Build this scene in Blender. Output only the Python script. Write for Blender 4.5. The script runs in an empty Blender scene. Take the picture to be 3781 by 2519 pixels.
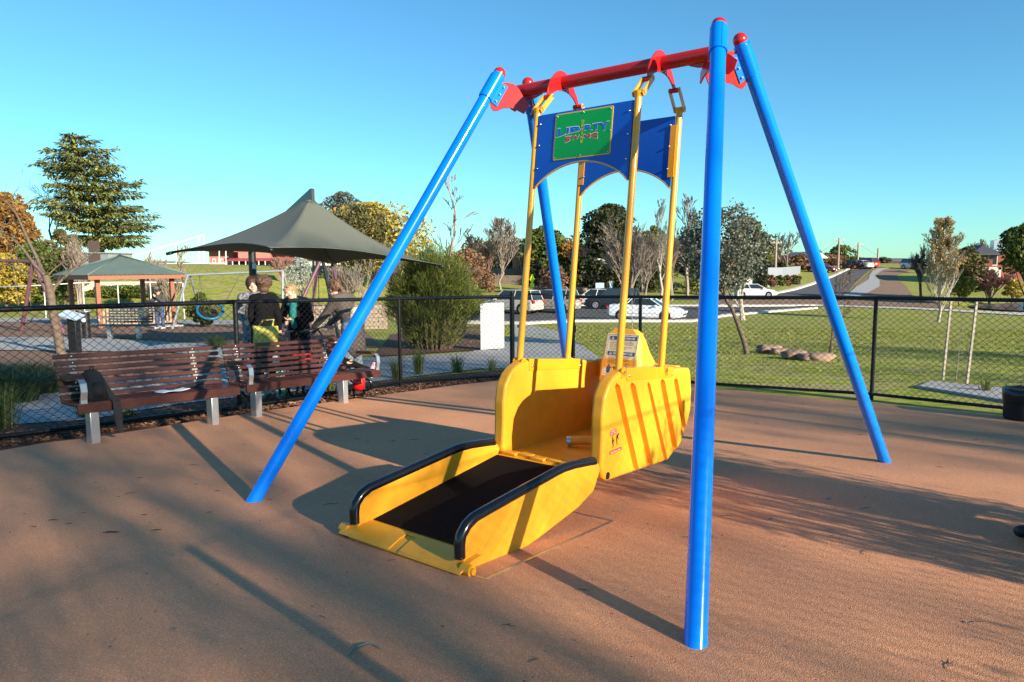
import bpy, bmesh, math, random
from math import sin, cos, pi, radians, sqrt, atan2, hypot
from mathutils import Matrix, Vector, noise

SC = bpy.context.scene
COL = SC.collection
rnd = random.Random(7)

# ------------------------------------------------------------------ camera
CAMH = 1.6
FPX, PITCH, ROLL = 2594.3, radians(6.03), radians(-0.352)
PW, PH = 3781.0, 2519.0
cam_data = bpy.data.cameras.new("camera")
cam_data.sensor_width = 36.0
cam_data.sensor_fit = 'HORIZONTAL'
cam_data.lens = FPX / PW * 36.0
cam_data.clip_start = 0.05
cam_data.clip_end = 4000
cam = bpy.data.objects.new("camera", cam_data)
COL.objects.link(cam)
cam.matrix_world = Matrix.Translation((0, 0, CAMH)) @ Matrix.Rotation(pi / 2 - PITCH, 4, 'X') @ Matrix.Rotation(ROLL, 4, 'Z')
SC.camera = cam

# ------------------------------------------------------------------ sky and sun
SUN_EL = radians(19.0)
SUN_DIR = Vector((-0.714, 0.700, 0)).normalized() * cos(SUN_EL) - Vector((0, 0, sin(SUN_EL)))   # the way the light travels
world = bpy.data.worlds.new("World")
SC.world = world
world.use_nodes = True
nt = world.node_tree
bg = nt.nodes["Background"]
sky = nt.nodes.new("ShaderNodeTexSky")
sky.sky_type = 'NISHITA'
sky.sun_disc = False
sky.sun_elevation = SUN_EL
sky.sun_rotation = atan2(-SUN_DIR.x, -SUN_DIR.y)
sky.air_density = 1.0
sky.dust_density = 0.1
sky.ozone_density = 2.0
tint = nt.nodes.new("ShaderNodeMix")
tint.data_type = 'RGBA'
tint.blend_type = 'MULTIPLY'
tint.inputs[0].default_value = 1.0
tint.inputs[7].default_value = (0.47, 0.93, 1.10, 1)
nt.links.new(sky.outputs[0], tint.inputs[6])
nt.links.new(tint.outputs[2], bg.inputs[0])
bg.inputs[1].default_value = 0.082
sl = bpy.data.lights.new("sun", 'SUN')
sl.energy = 5.0
sl.angle = radians(0.53)
sl.color = (1.0, 0.86, 0.68)
sun = bpy.data.objects.new("sun", sl)
COL.objects.link(sun)
sun.rotation_euler = SUN_DIR.to_track_quat('-Z', 'Y').to_euler()
SC.view_settings.view_transform = 'Standard'
SC.view_settings.look = 'None'
SC.view_settings.exposure = 1.15
SC.view_settings.gamma = 1
SC.cycles.max_bounces = 6
SC.cycles.transparent_max_bounces = 8

# ------------------------------------------------------------------ measuring helpers
VS = 3781 / 2354.0


def ray(vx, vy):
    """direction of the sight line through a point measured on the photograph (2354 wide)"""
    a, b = vx * VS - PW / 2, vy * VS - PH / 2
    c, s = cos(ROLL), sin(ROLL)
    X, Yp = (c * a + s * b) / FPX, (-s * a + c * b) / FPX
    up = -Yp
    return Vector((X, cos(PITCH) + up * sin(PITCH), -sin(PITCH) + up * cos(PITCH)))


def smooth(t):
    t = max(0.0, min(1.0, t))
    return t * t * (3 - 2 * t)


def pad_z(x, y):
    """the rubber pad: one gently falling plane"""
    return -0.0145 * (x - 0.714) - 0.0418 * (y - 5.18)


def gz(x, y):
    """height of the natural ground"""
    yy = min(y, 48.0)
    xx = max(-40.0, min(40.0, x))
    z = pad_z(xx, yy) - 0.10
    if y > 11:
        pass
    if y > 60:
        z += (1 - smooth((-x - 4) / 14.0)) * 4.3 * smooth((y - 62) / 82.0) * (1 - smooth((y - 170) / 120.0)) - 6 * smooth((y - 175) / 150.0)
    # grassy bank of the school grounds
    s = smooth((-x - 7 - 0.0 * y) / 12.0)
    if s > 0 and y > 38:
        z += s * (3.45 * smooth((y - 40) / 27.0)) * (1 - smooth((y - 160) / 100.0))
    # pond bowl
    d = hypot((x - 62) / 17.0, (y - 66) / 11.0)
    if d < 1.3:
        z -= 0.7 * (1 - smooth((d - 0.75) / 0.55))
    return z


def P(vx, vy, Y):
    r = ray(vx, vy)
    return Vector((r.x * Y / r.y, Y, CAMH + r.z * Y / r.y))


def G(vx, vy, f=gz):
    r = ray(vx, vy)
    t, st = 1.0, 0.25
    while t < 900:
        q = r * t
        if CAMH + q.z < f(q.x, q.y):
            lo, hi = t - st, t
            for _ in range(30):
                m = (lo + hi) / 2
                q = r * m
                if CAMH + q.z < f(q.x, q.y):
                    hi = m
                else:
                    lo = m
            q = r * hi
            return Vector((q.x, q.y, f(q.x, q.y)))
        t += st
        if t > 30:
            st = 1.0
    q = r * 300
    return Vector((q.x, q.y, f(q.x, q.y)))


def B(vx, Y, f=gz):
    """ground point under photo column vx at distance Y"""
    x = (vx * VS - PW / 2) / FPX * Y
    return Vector((x, Y, f(x, Y)))


def ztop(vy, Y):
    return P(1177, vy, Y).z


# ------------------------------------------------------------------ materials
MATS = {}


def rgb(c):
    return (c[0], c[1], c[2], 1)


def mat(name, col, rough=0.6, metal=0.0, spec=0.5, var=0.0, scale=8.0, bump=0.0, bscale=None, coat=0.0, trans=0.0, sub=None, alpha=1.0, col2=None, stretch=None, hi=0.72, lo=0.3):
    """principled material whose colour is broken up by object space noise"""
    if name in MATS:
        return MATS[name]
    m = bpy.data.materials.new(name)
    m.use_nodes = True
    t = m.node_tree
    p = t.nodes["Principled BSDF"]
    p.inputs["Base Color"].default_value = rgb(col)
    p.inputs["Roughness"].default_value = rough
    p.inputs["Metallic"].default_value = metal
    p.inputs["Specular IOR Level"].default_value = spec
    if coat:
        p.inputs["Coat Weight"].default_value = coat
        p.inputs["Coat Roughness"].default_value = 0.08
    if trans:
        p.inputs["Transmission Weight"].default_value = trans
    tc = t.nodes.new("ShaderNodeTexCoord")
    mp = t.nodes.new("ShaderNodeMapping")
    t.links.new(tc.outputs["Object"], mp.inputs[0])
    if stretch:
        mp.inputs["Scale"].default_value = stretch
    if var or col2:
        n = t.nodes.new("ShaderNodeTexNoise")
        n.inputs["Scale"].default_value = scale
        n.inputs["Detail"].default_value = 6
        n.inputs["Roughness"].default_value = 0.65
        t.links.new(mp.outputs[0], n.inputs["Vector"])
        r = t.nodes.new("ShaderNodeValToRGB")
        c2 = col2 if col2 else tuple(max(0, c * (1 - var)) for c in col)
        c1 = col if col2 else tuple(min(1, c * (1 + var)) for c in col)
        r.color_ramp.elements[0].position = lo
        r.color_ramp.elements[0].color = rgb(c2)
        r.color_ramp.elements[1].position = hi
        r.color_ramp.elements[1].color = rgb(c1)
        t.links.new(n.outputs["Fac"], r.inputs[0])
        t.links.new(r.outputs[0], p.inputs["Base Color"])
    if bump:
        n2 = t.nodes.new("ShaderNodeTexNoise")
        n2.inputs["Scale"].default_value = bscale or scale * 4
        n2.inputs["Detail"].default_value = 5
        t.links.new(mp.outputs[0], n2.inputs["Vector"])
        b = t.nodes.new("ShaderNodeBump")
        b.inputs["Strength"].default_value = bump
        b.inputs["Distance"].default_value = 0.02
        t.links.new(n2.outputs["Fac"], b.inputs["Height"])
        t.links.new(b.outputs[0], p.inputs["Normal"])
    MATS[name] = m
    return m


def leafmat(name, cols, rough=0.6, transl=0.25):
    """colour picked per leaf (random per island), some light let through"""
    if name in MATS:
        return MATS[name]
    m = bpy.data.materials.new(name)
    m.use_nodes = True
    t = m.node_tree
    p = t.nodes["Principled BSDF"]
    g = t.nodes.new("ShaderNodeNewGeometry")
    r = t.nodes.new("ShaderNodeValToRGB")
    while len(r.color_ramp.elements) < len(cols):
        r.color_ramp.elements.new(0.5)
    for i, c in enumerate(cols):
        r.color_ramp.elements[i].position = i / max(1, len(cols) - 1)
        r.color_ramp.elements[i].color = rgb(c)
    t.links.new(g.outputs["Random Per Island"], r.inputs[0])
    t.links.new(r.outputs[0], p.inputs["Base Color"])
    p.inputs["Roughness"].default_value = rough
    p.inputs["Specular IOR Level"].default_value = 0.3
    if transl:
        tr = t.nodes.new("ShaderNodeBsdfTranslucent")
        t.links.new(r.outputs[0], tr.inputs[0])
        mx = t.nodes.new("ShaderNodeMixShader")
        mx.inputs[0].default_value = transl
        t.links.new(p.outputs[0], mx.inputs[1])
        t.links.new(tr.outputs[0], mx.inputs[2])
        t.links.new(mx.outputs[0], t.nodes["Material Output"].inputs[0])
    MATS[name] = m
    return m


# ------------------------------------------------------------------ mesh building
class MB:
    """collects shapes in world coordinates (or in the frame T) and links them as ONE mesh"""

    def __init__(s, T=None):
        s.v, s.f, s.T, s.mi, s.cur = [], [], T, [], 0

    def add(s, vs, fs):
        o = len(s.v)
        for q in vs:
            q = Vector(q)
            s.v.append(s.T @ q if s.T is not None else q)
        for f in fs:
            s.f.append(tuple(i + o for i in f))
            s.mi.append(s.cur)
        return s

    def box(s, c, size, R=None):
        hx, hy, hz = size[0] / 2, size[1] / 2, size[2] / 2
        vs = [Vector((a * hx, b * hy, d * hz)) for d in (-1, 1) for b in (-1, 1) for a in (-1, 1)]
        if R is not None:
            vs = [R @ q for q in vs]
        c = Vector(c)
        return s.add([c + q for q in vs], [(0, 2, 3, 1), (4, 5, 7, 6), (0, 1, 5, 4), (2, 6, 7, 3), (0, 4, 6, 2), (1, 3, 7, 5)])

    def tube(s, pts, r, n=10, caps=True, flat=None):
        """sweep a circle along points; r may be a list"""
        pts = [Vector(p) for p in pts]
        rs = r if isinstance(r, (list, tuple)) else [r] * len(pts)
        vs, fs = [], []
        prev = None
        for i, p in enumerate(pts):
            if i == 0:
                d = pts[1] - pts[0]
            elif i == len(pts) - 1:
                d = pts[-1] - pts[-2]
            else:
                d = (pts[i] - pts[i - 1]).normalized() + (pts[i + 1] - pts[i]).normalized()
            if d.length < 1e-9:
                d = Vector((0, 0, 1))
            d.normalize()
            if prev is None:
                a = d.orthogonal().normalized()
            else:
                a = prev - d * prev.dot(d)
                a = a.normalized() if a.length > 1e-6 else d.orthogonal().normalized()
            prev = a
            b = d.cross(a)
            for k in range(n):
                t = 2 * pi * k / n
                q = a * cos(t) * rs[i] + b * sin(t) * rs[i]
                if flat:
                    q = q - flat[0] * q.dot(flat[0]) * (1 - flat[1])
                vs.append(p + q)
        for i in range(len(pts) - 1):
            for k in range(n):
                k2 = (k + 1) % n
                fs.append((i * n + k, i * n + k2, (i + 1) * n + k2, (i + 1) * n + k))
        if caps:
            fs.append(tuple(range(n - 1, -1, -1)))
            fs.append(tuple((len(pts) - 1) * n + k for k in range(n)))
        return s.add(vs, fs)

    def ball(s, c, r, n=12, m=8, sc=(1, 1, 1), R=None):
        c = Vector(c)
        vs = [Vector((0, 0, r * sc[2]))]
        for j in range(1, m):
            ph = pi * j / m
            for k in range(n):
                t = 2 * pi * k / n
                vs.append(Vector((r * sin(ph) * cos(t) * sc[0], r * sin(ph) * sin(t) * sc[1], r * cos(ph) * sc[2])))
        vs.append(Vector((0, 0, -r * sc[2])))
        fs = [(0, 1 + k, 1 + (k + 1) % n) for k in range(n)]
        for j in range(m - 2):
            for k in range(n):
                a = 1 + j * n + k
                b = 1 + j * n + (k + 1) % n
                fs.append((a, a + n, b + n, b))
        e = len(vs) - 1
        o = 1 + (m - 2) * n
        fs += [(o + k, e, o + (k + 1) % n) for k in range(n)]
        if R is not None:
            vs = [R @ q for q in vs]
        return s.add([c + q for q in vs], fs)

    def prism(s, outline, f, a, b):
        """outline: list of 2D points; f(p, t) -> 3D for side t; t runs a to b"""
        n = len(outline)
        vs = [f(p, a) for p in outline] + [f(p, b) for p in outline]
        fs = [tuple(range(n - 1, -1, -1)), tuple(range(n, 2 * n))]
        for i in range(n):
            j = (i + 1) % n
            fs.append((i, j, n + j, n + i))
        return s.add(vs, fs)

    def ring(s, c, ax, r, t, n=24, m=8):
        """torus"""
        c = Vector(c)
        ax = Vector(ax).normalized()
        a = ax.orthogonal().normalized()
        b = ax.cross(a)
        pts = []
        vs, fs = [], []
        for i in range(n):
            th = 2 * pi * i / n
            d = a * cos(th) + b * sin(th)
            for k in range(m):
                ph = 2 * pi * k / m
                vs.append(c + d * (r + t * cos(ph)) + ax * t * sin(ph))
        for i in range(n):
            for k in range(m):
                i2, k2 = (i + 1) % n, (k + 1) % m
                fs.append((i * m + k, i2 * m + k, i2 * m + k2, i * m + k2))
        return s.add(vs, fs)

    def build(s, name, m, parent=None, smooth=False, bevel=0, seg=2, label=None, cat=None, group=None, kind=None, origin=None, weld=False, auto=None):
        if parent is not None:
            inv = WM[parent.name].inverted()
            vs = [inv @ q for q in s.v]
        else:
            org = Vector(origin) if origin is not None else Vector((0, 0, 0))
            vs = [q - org for q in s.v]
        me = bpy.data.meshes.new(name)
        me.from_pydata([tuple(q) for q in vs], [], s.f)
        ms = m if isinstance(m, (list, tuple)) else [m]
        for q in ms:
            me.materials.append(q)
        if len(ms) > 1:
            me.polygons.foreach_set("material_index", s.mi)
        if smooth or auto:
            me.polygons.foreach_set("use_smooth", [True] * len(me.polygons))
            if auto:
                me.set_sharp_from_angle(angle=radians(auto))
        me.validate()
        me.update()
        o = bpy.data.objects.new(name, me)
        COL.objects.link(o)
        if parent is not None:
            o.parent = parent
            WM[o.name] = WM[parent.name]
        else:
            o.location = org
            WM[o.name] = Matrix.Translation(org)
        if bevel:
            b = o.modifiers.new("bevel", 'BEVEL')
            b.width = bevel
            b.segments = seg
            b.limit_method = 'ANGLE'
            b.angle_limit = radians(35)
            me.polygons.foreach_set("use_smooth", [True] * len(me.polygons))
            me.set_sharp_from_angle(angle=radians(40))
        tag(o, label, cat, group, kind)
        return o


WM = {}


def tag(o, label=None, cat=None, group=None, kind=None):
    if label:
        o["label"] = label
    if cat:
        o["category"] = cat
    if group:
        o["group"] = group
    if kind:
        o["kind"] = kind
    return o


def thing(name, label, cat, T, group=None):
    if not isinstance(T, Matrix):
        T = Matrix.Translation(Vector(T))
    o = bpy.data.objects.new(name, None)
    o.empty_display_size = 0.2
    COL.objects.link(o)
    T = Matrix.Translation(T.translation) @ T.to_quaternion().to_matrix().to_4x4()
    o.matrix_world = T
    WM[o.name] = T.copy()
    tag(o, label, cat, group)
    return o


def copy_thing(root, T, label=None, group=None):
    """a copy of a thing with copies of its parts and their sub-parts"""
    r = root.copy()
    COL.objects.link(r)
    if not isinstance(T, Matrix):
        T = Matrix.Translation(Vector(T))
    r.matrix_world = T
    WM[r.name] = T.copy()
    if label:
        r["label"] = label
    if group:
        r["group"] = group
    for ch in list(root.children):
        c = ch.copy()
        COL.objects.link(c)
        c.parent = r
        for g in list(ch.children):
            d = g.copy()
            COL.objects.link(d)
            d.parent = c
    return r


def text_mesh(body, bold=0.0, extrude=0.0):
    cu = bpy.data.curves.new("writing", 'FONT')
    cu.body = body
    cu.offset = bold
    cu.extrude = extrude
    cu.resolution_u = 3
    ob = bpy.data.objects.new("writing", cu)
    COL.objects.link(ob)
    dg = bpy.context.evaluated_depsgraph_get()
    dg.update()
    me = bpy.data.meshes.new_from_object(ob.evaluated_get(dg))
    vs = [v.co.copy() for v in me.vertices]
    fs = [tuple(p.vertices) for p in me.polygons]
    bpy.data.objects.remove(ob)
    bpy.data.curves.remove(cu)
    bpy.data.meshes.remove(me)
    return vs, fs


def write(mb, body, f, x0, x1, y0, y1, bold=0.0, grow=0.0):
    """lettering fitted into a box; y0,y1 may be functions of x; f maps (x,y) to 3D"""
    vs, fs = text_mesh(body, bold)
    if not vs:
        return
    ax, bx = min(v.x for v in vs), max(v.x for v in vs)
    ay, by = min(v.y for v in vs), max(v.y for v in vs)
    out = []
    for v in vs:
        x = x0 - grow + (v.x - ax) / (bx - ax) * (x1 - x0 + 2 * grow)
        a = y0(x) if callable(y0) else y0
        b = y1(x) if callable(y1) else y1
        y = a - grow + (v.y - ay) / (by - ay) * (b - a + 2 * grow)
        out.append(f(x, y))
    mb.add(out, fs)


def Rz(a):
    return Matrix.Rotation(a, 4, 'Z')


def frame(loc, ang=0.0):
    return Matrix.Translation(Vector(loc)) @ Rz(ang)
# ------------------------------------------------------------------ the paints and stuffs
M_BLUE = mat("blue_gloss_paint", (0.0, 0.205, 0.92), 0.2, spec=0.4, coat=0.3, var=0.05, scale=3)
M_RED = mat("red_gloss_paint", (0.46, 0.012, 0.012), 0.26, spec=0.5, coat=0.15, var=0.06, scale=3)
M_YELP = mat("yellow_powder_coat", (0.78, 0.335, 0.012), 0.24, coat=0.2, var=0.06, scale=4)
M_YEL = mat("yellow_moulded_plastic", (0.83, 0.36, 0.022), 0.38, spec=0.4, var=0.10, scale=7, bump=0.08, bscale=120)
M_YELTIE = mat("yellow_edge_trim", (0.72, 0.42, 0.05), 0.4)
M_PANEL = mat("blue_panel_sheet", (0.004, 0.09, 0.50), 0.32, coat=0.15, var=0.04, scale=6)
M_GREENS = mat("green_sign_sheet", (0.0, 0.35, 0.06), 0.35, var=0.04, scale=6)
M_BLACKT = mat("black_rubber_tube", (0.006, 0.007, 0.010), 0.22, spec=0.5, coat=0.2)
M_MAT = mat("black_rubber_mat", (0.004, 0.004, 0.0045), 0.9, spec=0.15, var=0.4, scale=260, bump=0.5, bscale=300)
M_STEEL = mat("galvanised_steel", (0.45, 0.47, 0.50), 0.38, metal=0.9, var=0.12, scale=20)
M_BOLT = mat("bright_bolt_steel", (0.65, 0.66, 0.68), 0.22, metal=1.0)
M_RUSTCH = mat("tarnished_chain", (0.07, 0.045, 0.03), 0.5, metal=0.8, var=0.3, scale=60)
M_WHITE = mat("white_lettering", (0.82, 0.82, 0.80), 0.5)
M_INK = mat("black_ink", (0.012, 0.012, 0.014), 0.5)
M_LBLUE = mat("blue_lettering", (0.005, 0.13, 0.62), 0.4)
M_LRED = mat("red_lettering", (0.60, 0.02, 0.04), 0.4)
M_LYEL = mat("yellow_lettering", (0.75, 0.55, 0.03), 0.4)
M_BOARD = mat("cream_instruction_sheet", (0.76, 0.66, 0.42), 0.35, var=0.05, scale=12)
M_NAVY = mat("navy_print", (0.02, 0.07, 0.20), 0.4)
M_FENCE = mat("black_powder_coated_pipe", (0.006, 0.007, 0.009), 0.4, spec=0.4, var=0.3, scale=30)
M_WIRE = mat("black_coated_wire", (0.006, 0.006, 0.007), 0.45, spec=0.4)
M_TIMBER = mat("oiled_dark_red_timber", (0.085, 0.026, 0.018), 0.42, spec=0.4, col2=(0.04, 0.012, 0.010), scale=5, stretch=(1, 1, 9), bump=0.12, bscale=30)
M_ALU = mat("brushed_aluminium", (0.55, 0.57, 0.60), 0.35, metal=0.8, var=0.1, scale=14)
M_FAB = mat("black_nylon_fabric", (0.010, 0.010, 0.012), 0.8, var=0.3, scale=60, bump=0.3, bscale=90)
M_PAPER = mat("white_paper", (0.80, 0.82, 0.86), 0.6)


def ground_mats():
    # rubber granules
    m = bpy.data.materials.new("terracotta_rubber_granules")
    m.use_nodes = True
    t = m.node_tree
    p = t.nodes["Principled BSDF"]
    tc = t.nodes.new("ShaderNodeTexCoord")
    vo = t.nodes.new("ShaderNodeTexVoronoi")
    vo.inputs["Scale"].default_value = 240
    t.links.new(tc.outputs["Object"], vo.inputs["Vector"])
    sep = t.nodes.new("ShaderNodeSeparateColor")
    t.links.new(vo.outputs["Color"], sep.inputs[0])
    r = t.nodes.new("ShaderNodeValToRGB")
    cols = [(0.0, (0.42, 0.18, 0.09)), (0.12, (0.51, 0.22, 0.105)), (0.5, (0.56, 0.24, 0.105)), (0.85, (0.62, 0.29, 0.14)), (1.0, (0.68, 0.40, 0.24))]
    while len(r.color_ramp.elements) < 5:
        r.color_ramp.elements.new(0.5)
    for e, (a, c) in zip(r.color_ramp.elements, cols):
        e.position = a
        e.color = rgb(c)
    t.links.new(sep.outputs[0], r.inputs[0])
    n = t.nodes.new("ShaderNodeTexNoise")
    n.inputs["Scale"].default_value = 0.9
    n.inputs["Detail"].default_value = 5
    t.links.new(tc.outputs["Object"], n.inputs["Vector"])
    mr = t.nodes.new("ShaderNodeMapRange")
    mr.inputs[1].default_value = 0.3
    mr.inputs[2].default_value = 0.7
    mr.inputs[3].default_value = 0.84
    mr.inputs[4].default_value = 1.1
    t.links.new(n.outputs["Fac"], mr.inputs[0])
    mx = t.nodes.new("ShaderNodeMix")
    mx.data_type = 'RGBA'
    mx.blend_type = 'MULTIPLY'
    mx.inputs[0].default_value = 1
    t.links.new(r.outputs[0], mx.inputs[6])
    t.links.new(mr.outputs[0], mx.inputs[7])
    t.links.new(mx.outputs[2], p.inputs["Base Color"])
    p.inputs["Roughness"].default_value = 0.82
    n3 = t.nodes.new("ShaderNodeTexNoise")
    n3.inputs["Scale"].default_value = 70
    n3.inputs["Detail"].default_value = 4
    t.links.new(tc.outputs["Object"], n3.inputs["Vector"])
    ad = t.nodes.new("ShaderNodeMath")
    ad.operation = 'ADD'
    t.links.new(vo.outputs["Distance"], ad.inputs[0])
    t.links.new(n3.outputs["Fac"], ad.inputs[1])
    b = t.nodes.new("ShaderNodeBump")
    b.inputs["Strength"].default_value = 0.45
    b.inputs["Distance"].default_value = 0.006
    t.links.new(ad.outputs[0], b.inputs["Height"])
    t.links.new(b.outputs[0], p.inputs["Normal"])
    MATS["rubber"] = m
    # lawn
    m = bpy.data.materials.new("park_lawn")
    m.use_nodes = True
    t = m.node_tree
    p = t.nodes["Principled BSDF"]
    tc = t.nodes.new("ShaderNodeTexCoord")

    def noi(sc, det=6, sx=1, sy=1):
        mp = t.nodes.new("ShaderNodeMapping")
        mp.inputs["Scale"].default_value = (sx, sy, 1)
        t.links.new(tc.outputs["Object"], mp.inputs[0])
        n = t.nodes.new("ShaderNodeTexNoise")
        n.inputs["Scale"].default_value = sc
        n.inputs["Detail"].default_value = det
        n.inputs["Roughness"].default_value = 0.7
        t.links.new(mp.outputs[0], n.inputs["Vector"])
        return n
    a = noi(5, 12, 0.5, 1.2)
    r1 = t.nodes.new("ShaderNodeValToRGB")
    r1.color_ramp.elements[0].position = 0.40
    r1.color_ramp.elements[0].color = rgb((0.095, 0.14, 0.016))
    r1.color_ramp.elements[1].position = 0.60
    r1.color_ramp.elements[1].color = rgb((0.34, 0.38, 0.045))
    t.links.new(a.outputs["Fac"], r1.inputs[0])
    b2 = noi(1.5, 9, 0.45, 1.5)
    r2 = t.nodes.new("ShaderNodeValToRGB")
    r2.color_ramp.elements[0].position = 0.46
    r2.color_ramp.elements[0].color = rgb((0, 0, 0))
    r2.color_ramp.elements[1].position = 0.60
    r2.color_ramp.elements[1].color = rgb((1, 1, 1))
    t.links.new(b2.outputs["Fac"], r2.inputs[0])
    dry = t.nodes.new("ShaderNodeMix")
    dry.data_type = 'RGBA'
    dry.inputs[7].default_value = rgb((0.36, 0.28, 0.15))
    mm = t.nodes.new("ShaderNodeMath")
    mm.operation = 'MULTIPLY'
    mm.inputs[1].default_value = 0.8
    t.links.new(r2.outputs[0], mm.inputs[0])
    t.links.new(mm.outputs[0], dry.inputs[0])
    t.links.new(r1.outputs[0], dry.inputs[6])
    t.links.new(dry.outputs[2], p.inputs["Base Color"])
    p.inputs["Roughness"].default_value = 0.9
    p.inputs["Specular IOR Level"].default_value = 0.15
    c = noi(30, 6)
    bb = t.nodes.new("ShaderNodeBump")
    bb.inputs["Strength"].default_value = 0.5
    bb.inputs["Distance"].default_value = 0.035
    t.links.new(c.outputs["Fac"], bb.inputs["Height"])
    t.links.new(bb.outputs[0], p.inputs["Normal"])
    MATS["lawn"] = m


ground_mats()
M_CONC = mat("grey_concrete", (0.36, 0.36, 0.35), 0.85, col2=(0.26, 0.265, 0.26), scale=6, bump=0.25, bscale=80)
M_ASPH = mat("dark_asphalt", (0.085, 0.085, 0.088), 0.85, col2=(0.05, 0.05, 0.052), scale=3, bump=0.3, bscale=60)
M_KERB = mat("pale_concrete_kerb", (0.52, 0.49, 0.44), 0.85, var=0.15, scale=3)
M_SOIL = mat("bare_brown_soil", (0.26, 0.16, 0.095), 0.95, col2=(0.14, 0.085, 0.05), scale=2.2, bump=0.6, bscale=16)
M_MULCH = mat("bark_mulch", (0.14, 0.055, 0.028), 0.95, col2=(0.035, 0.014, 0.009), scale=26, bump=1.0, bscale=45)
M_MULCHP = mat("playground_bark", (0.27, 0.15, 0.09), 0.95, col2=(0.10, 0.055, 0.035), scale=18, bump=0.9, bscale=36)
M_BARK = mat("grey_brown_bark", (0.17, 0.125, 0.09), 0.85, col2=(0.075, 0.055, 0.04), scale=14, bump=0.6, bscale=40)
M_BARKW = mat("pale_white_bark", (0.50, 0.47, 0.40), 0.8, col2=(0.26, 0.22, 0.17), scale=9, bump=0.4, bscale=30)
M_TWIG = mat("bare_grey_twigs", (0.36, 0.30, 0.24), 0.85, col2=(0.20, 0.16, 0.125), scale=3)
M_TWIGD = mat("bare_dark_twigs", (0.10, 0.085, 0.075), 0.85, col2=(0.05, 0.04, 0.035), scale=3)
M_TWIGP = mat("pinkish_twigs", (0.33, 0.20, 0.155), 0.85, col2=(0.19, 0.11, 0.09), scale=3)
# ------------------------------------------------------------------ the swing: local frame, u along the top beam, v the way it swings
SWO = Vector((0.714, 5.179, 0.0))
ST = frame(SWO, radians(-37.6))


def sg(u, v):
    """pad height in the swing's own frame"""
    q = ST @ Vector((u, v, 0))
    return pad_z(q.x, q.y)


sw = thing("wheelchair_swing", "tall blue and red steel swing frame with four slanting legs standing on the rubber", "swing frame", ST)
TOP = {(-1, -1): (-0.867, -0.190), (1, -1): (0.867, -0.190), (1, 1): (0.867, 0.190), (-1, 1): (-0.867, 0.190)}
FOOT = (1.546, 1.99)
ZT = 3.06
LR = 0.047
for (sx, sy), (tu, tv) in TOP.items():
    t = Vector((tu, tv, ZT))
    zf = sg(sx * FOOT[0], sy * FOOT[1])
    f = Vector((sx * FOOT[0], sy * FOOT[1], zf))
    d = (f - t).normalized()
    f2 = f + d * 0.15
    leg = MB(ST).tube([t, f2], LR, 28).build("leg", M_BLUE, sw, auto=40)
    # collar sleeve with clamp ears
    c = MB(ST)
    c.tube([t + d * 0.02, t + d * 0.225], LR + 0.008, 28)
    inward = (Vector((0, 0, 2.95)) - t)
    inward = inward - d * inward.dot(d)
    inward = Vector((-sx * 0.62, -sy * 0.78, 0)).normalized()
    inward = (inward - d * inward.dot(d)).normalized()
    nn = d.cross(inward).normalized()
    for sgn in (-1, 1):
        o = t + nn * sgn * 0.0095
        pts = [o + d * 0.05 + inward * 0.03, o + d * 0.05 + inward * 0.105, o + d * 0.235 + inward * 0.105, o + d * 0.225 + inward * 0.03]
        q = nn * 0.003
        c.add([p_ - q for p_ in pts] + [p_ + q for p_ in pts], [(3, 2, 1, 0), (4, 5, 6, 7), (0, 1, 5, 4), (1, 2, 6, 5), (2, 3, 7, 6), (3, 0, 4, 7)])
    out = -inward
    o = t + out * (LR + 0.0085)
    col_o = c.build("collar", M_BLUE, leg, auto=40)
    MB(ST).tube([t + out * (LR + 0.0055) + d * 0.02, t + out * (LR + 0.0055) + d * 0.215], 0.004, 4).build("seam", M_INK, leg)
    cap = MB(ST).ball(t - d * 0.012, LR + 0.001, 20, 12).build("cap", M_RED, leg, smooth=True)
    for kk in (0.075, 0.14, 0.205):
        b = MB(ST)
        p0 = t + inward * 0.082 + d * kk
        b.tube([p0 - nn * 0.02, p0 + nn * 0.02], 0.0085, 8)
        b.tube([p0 - nn * 0.028, p0 + nn * 0.028], 0.005, 8)
        b.build("bolt", M_BOLT, leg)
# top beam
ZB = 2.966
MB(ST).tube([(-0.825, 0, ZB), (0.825, 0, ZB)], 0.047, 32).build("beam", M_RED, sw, auto=40)
# end plates: arched yokes that reach from collar to collar


def arch_plate(hw, zbot, ztop_, inner_hw, inner_z, neck=0.05, n=9):
    """outline of an arched yoke (y, z)"""
    pts = []
    pts.append((-hw, zbot))
    pts.append((-hw + 0.004, zbot + 0.05))
    for i in range(4):
        t_ = (i + 1) / 4
        pts.append((-hw + 0.03 + (hw - neck - 0.05) * t_, zbot + 0.06 + (ztop_ - zbot - 0.075) * smooth(t_)))
    for i in range(7):
        a = pi - pi * i / 6
        pts.append((cos(a) * neck * 0.85, ztop_ - 0.022 + sin(a) * 0.026))
    for i in range(4):
        t_ = 1 - i / 4
        pts.append((hw - 0.03 - (hw - neck - 0.05) * t_, zbot + 0.06 + (ztop_ - zbot - 0.075) * smooth(t_)))
    pts.append((hw - 0.004, zbot + 0.05))
    pts.append((hw, zbot))
    pts.append((hw - 0.028, zbot - 0.012))
    for i in range(n):
        a = pi * (i) / (n - 1)
        pts.append((cos(a) * inner_hw, zbot + 0.0 + sin(a) ** 0.8 * (inner_z - zbot)))
    pts.append((-hw + 0.028, zbot - 0.012))
    return pts


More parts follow.
